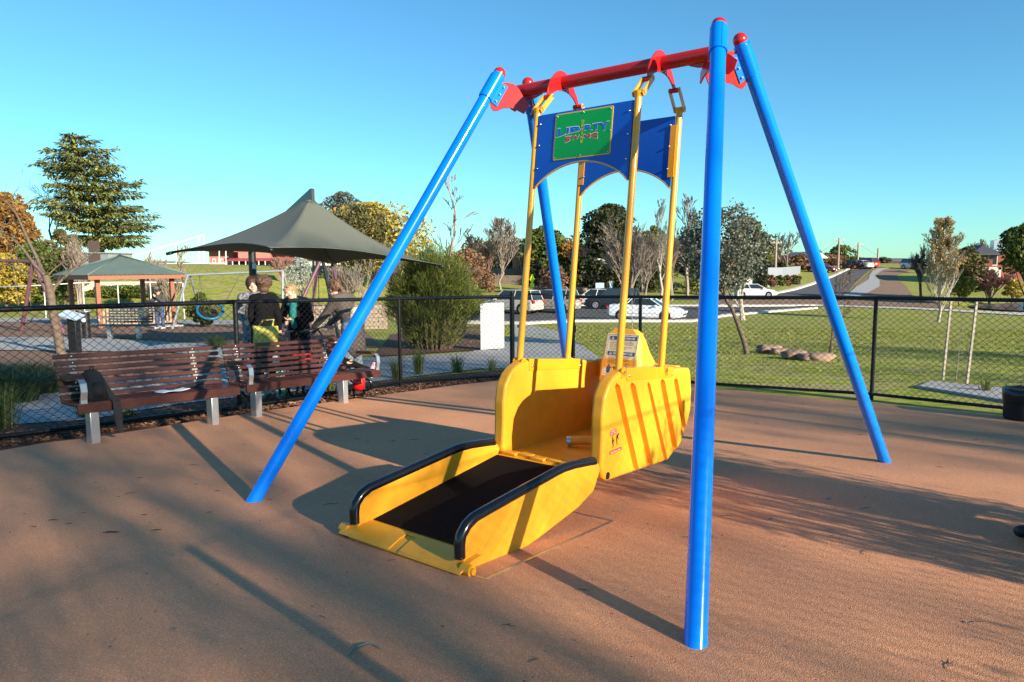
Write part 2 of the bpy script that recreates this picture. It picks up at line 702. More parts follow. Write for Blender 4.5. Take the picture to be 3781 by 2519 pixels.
for (sx, sy), (tu, tv) in TOP.items():
    # one folded plate per leg, from the clamp ears to the end of the beam
    t = Vector((tu, tv, ZT))
    d = (Vector((sx * FOOT[0], sy * FOOT[1], 0)) - t).normalized()
    inw = Vector((-sx * 0.62, -sy * 0.78, 0)).normalized()
    inw = (inw - d * inw.dot(d)).normalized()
    nn = d.cross(inw).normalized()
    outl = [(0.045, 0.05), (0.08, 0.02), (0.13, 0.0), (0.18, 0.008), (0.24, 0.045), (0.31, 0.075), (0.31, 0.165), (0.245, 0.17), (0.19, 0.185), (0.15, 0.215), (0.125, 0.255), (0.10, 0.275), (0.07, 0.265), (0.045, 0.235)]
    MB(ST).prism(outl, lambda q, s_: t + inw * q[0] + d * q[1] + nn * s_, -0.005, 0.005).build("end_plate", M_RED, sw, bevel=0.0015)
for sx in (-1, 1):
    outl = [(0.56, ZB - 0.03), (0.60, ZB - 0.055), (0.66, ZB - 0.075), (0.74, ZB - 0.085), (0.80, ZB - 0.125), (0.86, ZB - 0.15), (0.90, ZB - 0.125), (0.92, ZB - 0.07), (0.86, ZB - 0.02)]
    MB(ST).prism(outl, lambda q, s_: Vector((sx * q[0], s_, q[1])), -0.004, 0.004).build("gusset", M_RED, sw, bevel=0.0015)
# the two hangers
for sx in (-1, 1):
    hp = MB(ST)
    outl = arch_plate(0.205, 2.845, 3.045, 0.14, 2.885)
    outl = [(-0.218, 2.83), (-0.205, 2.90), (-0.175, 2.955), (-0.12, 3.005), (-0.085, 3.03), (-0.05, 3.043), (0.0, 3.046), (0.04, 3.035), (0.07, 3.012), (0.10, 2.985), (0.14, 2.945),
            (0.18, 2.895), (0.218, 2.83), (0.19, 2.818), (0.165, 2.845), (0.135, 2.872), (0.09, 2.893), (0.04, 2.903), (-0.02, 2.903), (-0.08, 2.893), (-0.13, 2.872), (-0.16, 2.85), (-0.19, 2.818)]
    outl = outl[::-1]
    h = hp.prism(outl, lambda q, s_: Vector((sx * 0.4 + s_, q[0], q[1])), -0.005, 0.005).build("hanger", M_RED, sw, bevel=0.0015)
    for sy in (-1, 1):
        MB(ST).tube([(sx * 0.4 - 0.03, sy * 0.204, 2.825), (sx * 0.4 + 0.03, sy * 0.204, 2.825)], 0.017, 16).build("pivot", M_RED, h, auto=40)
    for dv, dz in ((-0.02, -0.058), (0.03, -0.055)):
        MB(ST).ball((sx * 0.4 + 0.008, dv, ZB + dz), 0.007, 8, 6).build("bolt", M_BOLT, h)

# ------------------------------------------------------------------ the hanging wheelchair cabin
cab = thing("wheelchair_cabin", "yellow plastic wheelchair cabin with lowered black ramp hanging in the swing frame", "swing cabin", ST)
RB, RT, TV = 0.912, 2.709, 0.233
RODV = {-1: -0.565, 1: 0.059}
RR = 0.0235


def rodv(s_, z):
    return RODV[s_] + (z - RB) / (RT - RB) * TV


for sx in (-1, 1):
    for sy in (-1, 1):
        u = sx * 0.399
        b0, t0 = Vector((u, rodv(sy, RB), RB + 0.02 - 0.12 * (rodv(sy, RB) + 0.565) * 0.85)), Vector((u, rodv(sy, RT), RT))
        rod = MB(ST).tube([b0, t0], RR, 20).build("rod", M_YELP, cab, auto=40)
        # forked link between rod and pivot
        piv = Vector((u, sy * 0.204, 2.825))
        lk = MB(ST)
        d = (piv - t0)
        dn = d.normalized()
        side = Vector((1, 0, 0))
        up = dn.cross(side).normalized()
        for s_ in (-1, 1):
            outl = []
            L = d.length
            hw_ = 0.0185
            for i in range(9):
                a = -pi / 2 + pi * i / 8
                outl.append((L + cos(a) * hw_, sin(a) * hw_))
            outl += [(0.0, hw_), (-0.02, 0.012), (-0.02, -0.012), (0.0, -hw_)]
            lk.prism(outl, lambda q, k: t0 + dn * q[0] + up * q[1] + side * (s_ * 0.036 + k), -0.0035, 0.0035)
        lk.box(t0 + dn * 0.002, (0.079, 0.04, 0.02), R=Matrix((side, up, dn)).transposed())
        lk.tube([t0 + (t0 - b0).normalized() * -0.03, t0 + (t0 - b0).normalized() * 0.006], [0.023, 0.034], 20)
        link = lk.build("link", M_YELP, rod, auto=35)
        MB(ST).tube([piv - side * 0.046, piv + side * 0.046], 0.0095, 10).build("pin", M_BOLT, rod, auto=35)
        # foot lug
        lg = MB(ST)
        pf = Vector((u, rodv(sy, RB), RB + 0.012 - 0.12 * (rodv(sy, RB) + 0.565) * 0.85))
        lg.tube([pf + Vector((-0.028, 0, 0)), pf + Vector((0.028, 0, 0))], 0.026, 18)
        for s_ in (-1, 1):
            lg.tube([pf + Vector((s_ * 0.036 - 0.004, 0, 0)), pf + Vector((s_ * 0.036 + 0.004, 0, 0))], 0.030, 18)
            lg.box(pf + Vector((s_ * 0.036, 0, -0.02)), (0.008, 0.058, 0.045))
        lug = lg.build("lug", M_YELP, rod, auto=40)
        MB(ST).tube([pf - Vector((0.048, 0, 0)), pf + Vector((0.048, 0, 0))], 0.010, 10).build("pin", M_BOLT, rod, auto=35)

# moulded side walls: a slab with rounded edges and (outside) sloping grooves
FRONT = [(0.188, 0.10), (0.206, -0.12), (0.22, -0.33), (0.235, -0.52), (0.25, -0.76), (0.28, -0.81), (0.35, -0.832), (0.45, -0.824), (0.55, -0.818), (0.67, -0.818), (0.79, -0.795), (0.86, -0.745), (0.90, -0.69), (0.925, -0.62), (0.937, -0.535)]
BACK = [(0.188, 0.13), (0.20, 0.165), (0.222, 0.215), (0.238, 0.29), (0.275, 0.362), (0.354, 0.436), (0.50, 0.518), (0.65, 0.530), (0.80, 0.498), (0.83, 0.47), (0.87, 0.08), (0.937, -0.525)]


def interp(tab, z):
    if z <= tab[0][0]:
        return tab[0][1]
    for (a, b), (c, d_) in zip(tab, tab[1:]):
        if z <= c:
            return b + (d_ - b) * (z - a) / (c - a)
    return tab[-1][1]


GRO = [((-0.635, 0.822), (-0.365, 0.20), 0.036), ((-0.43, 0.80), (-0.15, 0.18), 0.038), ((-0.20, 0.785), (0.106, 0.16), 0.021), ((0.02, 0.765), (0.262, 0.20), 0.036), ((0.24, 0.748), (0.43, 0.31), 0.033)]


def seg_d(px, py, a, b):
    ax, ay = a
    bx, by = b
    L2 = (bx - ax) ** 2 + (by - ay) ** 2
    t = max(0, min(1, ((px - ax) * (bx - ax) + (py - ay) * (by - ay)) / L2))
    return hypot(px - ax - t * (bx - ax), py - ay - t * (by - ay)), t


def wall(mb, u0, u1, grooves):
    """u0 inner face, u1 outer face; grid columns follow the groove edges so that they stay crisp"""
    half = abs(u1 - u0) / 2
    uc = (u0 + u1) / 2
    sgn = 1 if u1 > u0 else -1
    poly = [(v, z) for z, v in FRONT] + [(v, z) for z, v in reversed(BACK)]
    r = 0.020
    D, e = 0.036, 0.007
    nz = 76
    zs = [0.188 + (0.937 - 0.188) * (0.5 - 0.5 * cos(pi * (0.02 + 0.96 * i / (nz - 1)))) for i in range(nz)]
    vs = [[], []]
    for z in zs:
        a, b = interp(FRONT, z), interp(BACK, z)
        br = [(a, 0.0)]
        for (ga, gb, hw) in GRO:
            zt_, k = ga[1], (gb[0] - ga[0]) / (gb[1] - ga[1])
            c = ga[0] + k * (z - zt_)
            h_ = hw * (1 + 0.25 * max(0, (zt_ - z)) / 0.6)
            if z > zt_:
                h_ = sqrt(max(0, h_ * h_ - (z - zt_) ** 2))
            dd = D * min(1, h_ / 0.012)
            for q, de in ((c - h_, 0), (c - h_ + min(e, h_), dd), (c + h_ - min(e, h_), dd), (c + h_, 0)):
                br.append((min(b - 0.0005 * (len(GRO) * 4 + 1 - len(br)), max(a + 0.0005 * len(br), q)), de))
        br.append((b, 0.0))
        cols = []
        for n_, ((p0, d0), (p1, d1)) in enumerate(zip(br, br[1:])):
            k = 16 if n_ in (0, len(br) - 2) else (7 if n_ % 4 == 0 else (3 if n_ % 4 == 2 else 1))
            for i in range(k):
                t = i / k
                if n_ == 0:
                    t = 1 - cos(pi / 2 * t)
                elif n_ == len(br) - 2:
                    t = sin(pi / 2 * t)
                cols.append((p0 + (p1 - p0) * t, d0 + (d1 - d0) * t))
        cols.append(br[-1])
        nv = len(cols)
        for j, (v, dep) in enumerate(cols):
            d = 0.0 if (z in (zs[0], zs[-1]) or j in (0, nv - 1)) else min(seg_d(v, z, poly[k], poly[(k + 1) % len(poly)])[0] for k in range(len(poly)))
            q = 1 - min(d, r) / r
            w = half - r + r * sqrt(max(0, 1 - q * q))
            vs[0].append(Vector((uc - sgn * w, v, z)))
            vs[1].append(Vector((uc + sgn * (w - (dep if grooves else 0) * min(1, 0.25 + d / 0.02)), v, z)))
    fs = []
    N = nz * nv
    for side in (0, 1):
        for i in range(nz - 1):
            for j in range(nv - 1):
                a = side * N + i * nv + j
                f_ = (a, a + 1, a + nv + 1, a + nv)
                fs.append(f_ if (side == 1) == (sgn == 1) else f_[::-1])
    ring = [j for j in range(nv)] + [i * nv + nv - 1 for i in range(1, nz)] + [(nz - 1) * nv + j for j in range(nv - 2, -1, -1)] + [i * nv for i in range(nz - 2, 0, -1)]
    for a, b in zip(ring, ring[1:] + ring[:1]):
        f_ = (a, b, b + N, a + N)
        fs.append(f_ if sgn == -1 else f_[::-1])
    mb.add(vs[0] + vs[1], fs)


for sx in (-1, 1):
    m_ = MB(ST)
    wall(m_, sx * 0.345, sx * 0.435, True)
    w = m_.build("side_wall", M_YEL, cab, auto=38)
    # folded steel rail over the top edge
    rl = MB(ST)

    def rt(v):
        return 0.9415 - (v + 0.535) * 0.1066
    for face in (sx * 0.437, sx * 0.343):
        outl = [(-0.528, rt(-0.528) + 0.003), (0.185, rt(0.185) + 0.003), (0.185, rt(0.185) - 0.062), (0.175, rt(0.185) - 0.070), (-0.518, rt(-0.528) - 0.080), (-0.528, rt(-0.528) - 0.072)]
        rl.prism(outl, lambda q, k: Vector((face + k, q[0], q[1])), -0.002, 0.002)
    rl.prism([(-0.528, 0.001), (0.185, 0.001), (0.185, 0.005), (-0.528, 0.005)], lambda q, k: Vector((sx * 0.39 + k, q[0], rt(q[0]) + q[1])), -0.048, 0.048)
    rail = rl.build("top_rail", M_YELP, w, bevel=0.001)
    for v in (-0.49, 0.155):
        bb = MB(ST)
        for face in (0.4405, 0.3395):
            bb.ball((sx * face, v, rt(v) - 0.045), 0.0105, 10, 6, sc=(0.6, 1, 1))
        bb.build("bolt", M_BOLT, w, smooth=True)
    MB(ST).tube([(sx * 0.431, -0.755, 0.287), (sx * 0.4375, -0.755, 0.287)], 0.024, 20).build("hinge_hole_disc", M_INK, w, auto=40)  # black disc stands in for the dark hole at the hinge

# floor with hinge teeth
fl = MB(ST)
outl = [(-0.79, 0.318), (-0.70, 0.322), (0.42, 0.285), (0.47, 0.30), (0.49, 0.27), (0.40, 0.235), (-0.40, 0.222), (-0.74, 0.245), (-0.79, 0.27)]
fl.prism(outl[::-1], lambda q, k: Vector((k, q[0], q[1])), -0.352, 0.352)
floor_o = fl.build("cabin_floor", M_YEL, cab, bevel=0.008)
te = MB(ST)
for i in range(6):
    uu = -0.295 + i * 0.117
    vv = -0.775 if i % 2 else -0.80
    te.box((uu, vv, 0.327), (0.115, 0.07, 0.022), R=Matrix.Rotation(-0.05, 3, 'X'))
te.build("hinge_teeth", M_YEL, floor_o, bevel=0.008)
# back wall: low curved part, cross rail and the instruction pod
bw = MB(ST)
prof = [(0.30, 0.285), (0.36, 0.33), (0.41, 0.40), (0.445, 0.48), (0.455, 0.515), (0.49, 0.505), (0.48, 0.42), (0.44, 0.32), (0.38, 0.25)]
bw.prism(prof[::-1], lambda q, k: Vector((k, q[0], q[1])), -0.352, 0.352)
bw.build("back_wall", M_YEL, cab, bevel=0.01)
cr = MB(ST)
prof = [(0.42, 0.845), (0.50, 0.835), (0.515, 0.80), (0.50, 0.70), (0.46, 0.69), (0.425, 0.75)]
cr.prism(prof, lambda q, k: Vector((k, q[0], q[1])), -0.352, 0.352)
cr.build("cross_rail", M_YEL, cab, bevel=0.01)
pod = MB(ST)
secs = [(0.42, -0.20, 0.16, 0.24, 0.47), (0.60, -0.215, 0.165, 0.21, 0.50), (0.72, -0.212, 0.16, 0.205, 0.52), (0.83, -0.207, 0.15, 0.22, 0.49), (0.93, -0.198, 0.135, 0.243, 0.44), (1.03, -0.186, 0.122, 0.268, 0.39), (1.085, -0.172, 0.108, 0.282, 0.36), (1.113, -0.14, 0.075, 0.292, 0.345)]
for (z, a, b, c, d_) in secs:
    e = 0.028
    fl_ = 0.045 * smooth((0.95 - z) / 0.3)
    pod.v += [ST @ Vector(q) for q in ((a + e, c, z), (b - e * 1.0, c, z), (b, c + e, z), (b + fl_, d_ - e, z), (b + fl_ - e, d_, z), (a - fl_ * 0.4 + e, d_, z), (a - fl_ * 0.4, d_ - e, z), (a, c + e, z))]
n_ = 8
for i in range(len(secs) - 1):
    for k in range(n_):
        k2 = (k + 1) % n_
        pod.f.append((i * n_ + k, i * n_ + k2, (i + 1) * n_ + k2, (i + 1) * n_ + k))
pod.f.append(tuple(range(n_ - 1, -1, -1)))
pod.f.append(tuple((len(secs) - 1) * n_ + k for k in range(n_)))
pod.mi = [0] * len(pod.f)
pd = pod.build("instruction_pod", M_YEL, cab, bevel=0.012, seg=3)
# the instruction sheet on the pod front (x to the side, y up the sloping face)
FO = Vector((-0.04, 0.2055, 0.72))
FU = Vector((0, 0.232 - 0.155, 0.37)).normalized()
FN = Vector((0, -1, 0)) - FU * Vector((0, -1, 0)).dot(FU)
FN.normalize()


def face_pt(x, y, h=0.0):
    # x -0.15..0.15, y 0..0.37 ; follows the slightly slanting front
    return FO + Vector((x + 0.045 * (y / 0.37) * 0.55 - 0.0, 0, 0)) + FU * y + FN * (h + 0.004)


def sheet(x0, x1, y0, y1, h, m, parent, name):
    mb = MB(ST)
    vs = [face_pt(x0, y0, h), face_pt(x1, y0, h), face_pt(x1, y1, h), face_pt(x0, y1, h)]
    vs2 = [q - FN * 0.003 for q in vs]
    mb.add(vs + vs2, [(0, 1, 2, 3), (7, 6, 5, 4), (0, 4, 5, 1), (1, 5, 6, 2), (2, 6, 7, 3), (3, 7, 4, 0)])
    return mb.build(name, m, parent)


bd = sheet(-0.142, 0.132, 0.03, 0.365, 0.003, M_BOARD, pd, "instruction_sheet")
tx = MB(ST)
for (x0, x1, y0, y1) in ((-0.115, 0.118, 0.315, 0.345), (-0.115, 0.118, 0.195, 0.225)):
    vs = [face_pt(x0, y0, .0042), face_pt(x1, y0, .0042), face_pt(x1, y1, .0042), face_pt(x0, y1, .0042)]
    tx.add(vs, [(0, 1, 2, 3)])
sil = [(0.0, 0.0), (0.025, 0.0), (0.03, 0.03), (0.02, 0.065), (0.008, 0.07), (-0.005, 0.04)]
for ox in (-0.10, 0.045):
    tx.add([face_pt(ox + a, 0.055 + b, .0042) for a, b in sil], [tuple(range(6))])
tx.build("print_bar", M_NAVY, pd)
tx = MB(ST)
write(tx, "WHEELCHAIR USE", lambda x, y: face_pt(x, y, .0050), -0.055, 0.10, 0.322, 0.338, bold=0.02)
write(tx, "CAPSULE SEAT USE", lambda x, y: face_pt(x, y, .0050), -0.070, 0.10, 0.202, 0.218, bold=0.02)
for oy in (0.320, 0.200):
    a = [face_pt(-0.102, oy, .0050), face_pt(-0.078, oy, .0050), face_pt(-0.090, oy + 0.021, .0050)]
    b_ = [face_pt(-0.097, oy + 0.003, .0050), face_pt(-0.083, oy + 0.003, .0050), face_pt(-0.090, oy + 0.015, .0050)]
    tx.add(a + b_, [(0, 1, 4, 3), (1, 2, 5, 4), (2, 0, 3, 5)])
tx.build("heading_lettering", M_WHITE, pd)
tx = MB(ST)
for y, s_ in ((0.302, "CONTROLS MUST BE USED AT ALL TIMES."), (0.184, "CONTROLS MUST BE USED AT ALL TIMES.")):
    write(tx, s_, lambda x, y_: face_pt(x, y_, .0050), -0.11, 0.085, y, y + 0.007, bold=0.015)
tx.build("red_lettering", M_LRED, pd)
tx = MB(ST)
rows = [(0.290, "CAPSULE MUST BE IN THE DOWN POSITION.", 0.1), (0.278, "PUSH WHEELCHAIR INTO CAPSULE AS FAR", 0.095), (0.268, "BACK AS POSSIBLE", -0.02), (0.256, "APPLY HANDBRAKE AND TURN OFF POWER.", 0.088), (0.244, "APPLY WHEEL LOCKS TO THE DOOR.", 0.035), (0.232, "FIT AND FASTEN BELT", 0.01),
        (0.172, "LIFT SEAT UP OUT OF THE WAY.", 0.078), (0.161, "LIFT SUPPORT LEG TO POSITION.", 0.075), (0.150, "LOWER SEAT ONTO LEG. POSITION OR", 0.085), (0.140, "SUPPORT LEG", -0.04), (0.129, "TEST SEAT BEFORE USE. FOR SEATBELT.", 0.09)]
for y, s_, x1 in rows:
    write(tx, s_, lambda x, y_: face_pt(x, y_, .0050), -0.105, x1, y, y + 0.0065, bold=0.012)
# fine frame line and pictograms
for (x0, y0, x1, y1) in ((-0.128, 0.038, -0.126, 0.355), (0.122, 0.038, 0.124, 0.355), (-0.128, 0.355, 0.124, 0.357), (-0.128, 0.045, 0.124, 0.0465),
                         (0.07, 0.095, 0.10, 0.098), (0.097, 0.06, 0.10, 0.098), (-0.075, 0.095, -0.04, 0.099), (-0.085, 0.06, -0.05, 0.063)):
    tx.add([face_pt(x0, y0, .0050), face_pt(x1, y0, .0050), face_pt(x1, y1, .0050), face_pt(x0, y1, .0050)], [(0, 1, 2, 3)])
tx.build("body_lettering", M_INK, pd)
bb = MB(ST)
for x, y in ((-0.132, 0.352), (-0.06, 0.358), (0.06, 0.358), (0.126, 0.352), (-0.134, 0.27), (0.128, 0.27), (-0.134, 0.18), (0.128, 0.18), (-0.134, 0.09), (0.128, 0.09)):
    bb.ball(face_pt(x, y, 0.005), 0.0035, 8, 5)
bb.build("screw", M_BOLT, pd)

# warning decal on the near side wall
dc = MB(ST)
UF = 0.4376


def dpt(v, z):
    return Vector((UF, v, z))


wl = [o for o in cab.children if o.name.startswith("side_wall")][1]
MB(ST).prism([(-0.733, 0.537), (-0.645, 0.537), (-0.656, 0.570), (-0.723, 0.570)], lambda q, k: Vector((0.4358 + k, q[0], q[1])), 0, 0.0012).build("red_decal", M_LRED, wl)
MB(ST).prism([(-0.735, 0.417), (-0.582, 0.419), (-0.585, 0.438), (-0.735, 0.437)], lambda q, k: Vector((0.4358 + k, q[0], q[1])), 0, 0.0012).build("red_decal", M_LRED, wl)
dt = MB(ST)
write(dt, "PREVENT", lambda x, y: dpt(x, y), -0.715, -0.662, 0.556, 0.566, bold=0.01)
write(dt, "INJURY TO BACK", lambda x, y: dpt(x, y), -0.728, -0.652, 0.541, 0.551, bold=0.01)
write(dt, "Bend Knees to Lift", lambda x, y: dpt(x, y), -0.722, -0.60, 0.422, 0.433, bold=0.01)
dt.build("decal_lettering", M_WHITE, wl)
dt = MB(ST)
man1 = [(-0.700, 0.532), (-0.694, 0.534), (-0.692, 0.515), (-0.684, 0.50), (-0.676, 0.487), (-0.680, 0.487), (-0.692, 0.497), (-0.694, 0.488), (-0.684, 0.478), (-0.690, 0.462), (-0.690, 0.452), (-0.698, 0.452), (-0.697, 0.465), (-0.694, 0.477), (-0.706, 0.487), (-0.706, 0.50), (-0.702, 0.515)]
man2 = [(-0.650, 0.522), (-0.642, 0.531), (-0.630, 0.529), (-0.622, 0.531), (-0.621, 0.537), (-0.615, 0.535), (-0.617, 0.526), (-0.626, 0.520), (-0.627, 0.510), (-0.620, 0.495), (-0.626, 0.495), (-0.633, 0.508), (-0.640, 0.505), (-0.640, 0.470), (-0.636, 0.463), (-0.647, 0.463), (-0.649, 0.490), (-0.652, 0.508)]
for mm in (man1, man2):
    dt.add([dpt(a, b) for a, b in mm], [tuple(range(len(mm)))])
dt.build("pictogram", M_INK, wl)

# restraint bar and its chain
MB(ST).tube([(-0.085, -0.365, 0.355), (-0.02, -0.33, 0.362), (0.12, -0.27, 0.365), (0.30, -0.20, 0.365)], 0.032, 14).build("restraint_bar", M_YEL, cab, auto=50)
MB(ST).tube([(-0.115, -0.38, 0.352), (-0.085, -0.365, 0.355)], 0.034, 14).build("bar_collar", M_ALU, cab, auto=50)
ch = MB(ST)
cp = [(-0.17, -0.29, 0.335), (-0.13, -0.27, 0.33), (-0.09, -0.22, 0.33), (-0.08, -0.15, 0.33), (-0.05, -0.10, 0.345), (-0.06, 0.0, 0.42), (-0.12, 0.2, 0.46), (-0.18, 0.38, 0.505)]
k = 0
for a, b in zip(cp, cp[1:]):
    a, b = Vector(a), Vector(b)
    n_l = max(1, int((b - a).length / 0.02))
    for i in range(n_l):
        q = a.lerp(b, (i + 0.5) / n_l)
        dd = (b - a).normalized()
        ax = dd.orthogonal().normalized()
        if k % 2:
            ax = dd.cross(ax)
        ch.ring(q, ax, 0.0095, 0.003, 8, 5)
        k += 1
ch.build("restraint_chain", M_RUSTCH, cab, smooth=True)

# head panels between the front and the back rods
for sy in (-1, 1):
    pn = MB(ST)
    vo = 0.026 if sy < 0 else -0.026   # bolted to the inner face of the rods

    def pp(u, z, h=0.0):
        return Vector((u, rodv(sy, z) + (-0.012 if sy < 0 else -0.014) + h, z))
    zt_, zb_, zm = 2.665, 2.155, 2.305
    if sy > 0:
        zt_, zb_, zm = 2.665, 2.155, 2.31
    outl = [(-0.375, zt_), (-0.375, zb_ + 0.0)]
    nA = 22
    for i in range(nA + 1):
        a = i / nA
        u = -0.365 + 0.73 * a
        outl.append((u, zb_ + 0.004 + (zm - zb_) * (1 - (2 * a - 1) ** 2) ** 0.85))
    outl += [(0.375, zb_), (0.375, zt_)]
    pan = pn.prism(outl, lambda q, k: pp(q[0], q[1], k), -0.006, 0.006).build("head_panel", M_PANEL, cab)
    ed = MB(ST)
    pts = [pp(a, b, 0.0) for a, b in outl[1:-1]]
    ed.tube(pts, 0.0075, 6)
    ed.build("edge_trim", M_YELTIE, pan, smooth=True)
    for s_ in (-1, 1):
        st = MB(ST)
        zz = [2.23, 2.60] if sy > 0 else [2.24, 2.60]
        st.prism([(s_ * 0.353, zz[0]), (s_ * 0.399, zz[0]), (s_ * 0.399, zz[1]), (s_ * 0.353, zz[1])], lambda q, k: pp(q[0], q[1], k + (0.011 if sy < 0 else -0.011)), -0.003, 0.003)
        st.build("fixing_strip", M_YELP, pan)
        for z in (2.60, 2.45, 2.29):
            MB(ST).ball(pp(s_ * 0.352, z, -0.008 if sy < 0 else -0.016), 0.008, 8, 6).build("bolt", M_BOLT, pan, smooth=True)
    if sy < 0:
        sg_ = MB(ST)

        def qq(u, z, h=0.0):
            return pp(u, z, -0.008 - h)
        u0, u1, z0, z1 = -0.224, 0.232, 2.333, 2.652

        def rr(x0, x1, y0, y1, r_):
            out = []
            for cx_, cy_, a0 in ((x1 - r_, y1 - r_, 0), (x0 + r_, y1 - r_, pi / 2), (x0 + r_, y0 + r_, pi), (x1 - r_, y0 + r_, 1.5 * pi)):
                for i in range(4):
                    a = a0 + pi / 2 * i / 3
                    out.append((cx_ + cos(a) * r_, cy_ + sin(a) * r_))
            return out
        b1 = MB(ST).prism(rr(u0, u1, z0, z1, 0.012), lambda q, k: qq(q[0], q[1], k), -0.002, 0.002).build("sign_border", M_YELTIE, pan)
        b2 = MB(ST).prism(rr(u0 + .008, u1 - .008, z0 + .008, z1 - .008, 0.008), lambda q, k: qq(q[0], q[1], k), -0.001, 0.003).build("sign_sheet", M_GREENS, pan)

        def UX(x):
            return -0.208 + (x - 415) * 0.000815

        up_t, up_b = (lambda x: 2.546 + 0.06 * 0), (lambda x: 2.514 - 0.42 * x * x * 1.35)
        lt_t = lambda x: 2.548 + 0.5 * x * x * 0.1
        sw_t = lambda x: 2.485 + 0.25 * x * x
        sw_b = lambda x: 2.464 - 1.15 * x * x
        let = [("L", 430, 507), ("I", 517, 543), ("B", 556, 655), ("R", 695, 772), ("T", 772, 842), ("Y", 833, 928)]
        swg = [("S", 508, 562), ("W", 566, 652), ("N", 692, 757), ("G", 762, 826)]
        o1, o2, i1, i2, yl = MB(ST), MB(ST), MB(ST), MB(ST), MB(ST)
        for ch_, a, b in let:
            write(o1, ch_, lambda x, y: qq(x, y, .0036), UX(a), UX(b), up_b, lt_t, bold=0.03, grow=0.0035)
            write(i1, ch_, lambda x, y: qq(x, y, .0044), UX(a), UX(b), up_b, lt_t, bold=0.025)
        for ch_, a, b in swg:
            write(o1, ch_, lambda x, y: qq(x, y, .0036), UX(a), UX(b), sw_b, sw_t, bold=0.03, grow=0.003)
            write(i2, ch_, lambda x, y: qq(x, y, .0044), UX(a), UX(b), sw_b, sw_t, bold=0.025)
        for i, ch_ in enumerate("DEVINE"):
            zc = 2.576 - i * 0.0268
            w_ = 0.0035 if ch_ == "I" else 0.0105
            write(yl, ch_, lambda x, y: qq(x, y, .0044), 0.004 - w_, 0.004 + w_, zc - 0.0095, zc + 0.0095, bold=0.02)
        o1.build("letter_outline", M_WHITE, pan)
        i1.build("blue_lettering", M_LBLUE, pan)
        i2.build("red_letters_word", M_LRED, pan)
        yl.build("yellow_lettering", M_LYEL, pan)
        bb = MB(ST)
        for u, z in ((u0 + .018, z1 - .018), (0.004, z1 - .014), (u1 - .018, z1 - .018), (u0 + .012, 2.49), (u1 - .012, 2.49), (u0 + .016, z0 + .016), (0.0, z0 + .014), (u1 - .018, z0 + .018)):
            bb.ball(qq(u, z, 0.004), 0.004, 8, 5)
        bb.build("sign_screw", M_BOLT, pan)

# ------------------------------------------------------------------ the ramp (part of the cabin)


def ru(u, v):
    """the ramp lies slightly askew"""
    return u + 0.07 * (v + 0.85)


def RP(u, v, z):
    return Vector((ru(u, v), v, z))


def deck(v):
    return 0.135 + (v + 2.0) * 0.155


dk = MB(ST)
outl = [(-0.80, deck(-0.80)), (-0.80, deck(-0.80) - 0.05), (-1.2, 0.14), (-2.0, 0.075), (-2.075, 0.083), (-2.085, 0.10), (-2.0, deck(-2.0))]
dk.prism(outl, lambda q, k: RP(k, q[0], q[1]), -0.385, 0.385)
dko = dk.build("ramp_deck", M_YEL, cab, bevel=0.004)
mtm = MB(ST)
mtm.add([RP(-0.375, -0.86, deck(-0.86) + .004), RP(0.375, -0.86, deck(-0.86) + .004), RP(0.375, -1.915, deck(-1.915) + .004), RP(-0.375, -1.915, deck(-1.915) + .004)], [(0, 3, 2, 1)])
mtm.build("ramp_mat", M_MAT, dko)
lip = MB(ST)
for a, b in ((-0.462, -0.05), (0.02, 0.462)):
    lip.prism([(-1.93, deck(-1.93) + .002), (-1.93, deck(-1.93) + .009), (-2.0, deck(-2.0) + .010), (-2.082, 0.112), (-2.088, 0.098), (-2.0, deck(-2.0) + 0.001)][::-1], lambda q, k: RP(k, q[0], q[1]), a, b)
lip.prism([(-1.93, deck(-1.93) + .002), (-1.93, deck(-1.93) + .009), (-1.955, deck(-1.955) + .010), (-1.955, deck(-1.955) + 0.001)][::-1], lambda q, k: RP(k, q[0], q[1]), -0.05, 0.02)
lip.build("ramp_lip", M_YEL, dko, bevel=0.003)
for sx in (-1, 1):
    bb = MB(ST)
    c0 = RP(sx * 0.462, -2.035, 0.112)
    bb.tube([c0 - Vector((0.03, 0, 0)), c0 + Vector((0.03, 0, 0))], 0.030, 16)
    bb.tube([c0 + Vector((sx * 0.03, 0, 0)), c0 + Vector((sx * 0.042, 0, 0))], 0.018, 10)
    bb.build("end_roller", M_YELP, dko, auto=40)
    a, b = sx * 0.375, sx * 0.425
    sp = MB(ST)
    outl = [(-0.825, 0.345), (-0.846, 0.385), (-0.90, 0.398), (-1.095, 0.412), (-1.242, 0.412), (-1.40, 0.395), (-1.628, 0.364), (-1.901, 0.331), (-1.965, 0.306), (-2.005, 0.267), (-2.02, 0.19), (-2.02, 0.112), (-1.95, 0.078), (-1.80, 0.062), (-1.631, 0.045), (-1.415, 0.083), (-1.056, 0.158), (-0.899, 0.222)]
    for c_ in (0,):
        sp.prism(outl if sx > 0 else outl, lambda q, k: RP(k, q[0], q[1]), a, b)
    sp_o = sp.build("ramp_side", M_YEL, dko, bevel=0.010, seg=3)
    rb = MB(ST)
    pts = [(-0.87, 0.394), (-0.95, 0.404), (-1.095, 0.418), (-1.19, 0.420), (-1.27, 0.412), (-1.628, 0.366), (-1.84, 0.339), (-1.92, 0.328), (-1.975, 0.302), (-2.012, 0.262), (-2.022, 0.22), (-2.022, 0.15)]
    rb.tube([RP(sx * 0.400, v_, z_ + 0.004) for v_, z_ in pts], 0.0295, 16)
    rb.build("grip_tube", M_BLACKT, dko, auto=50)

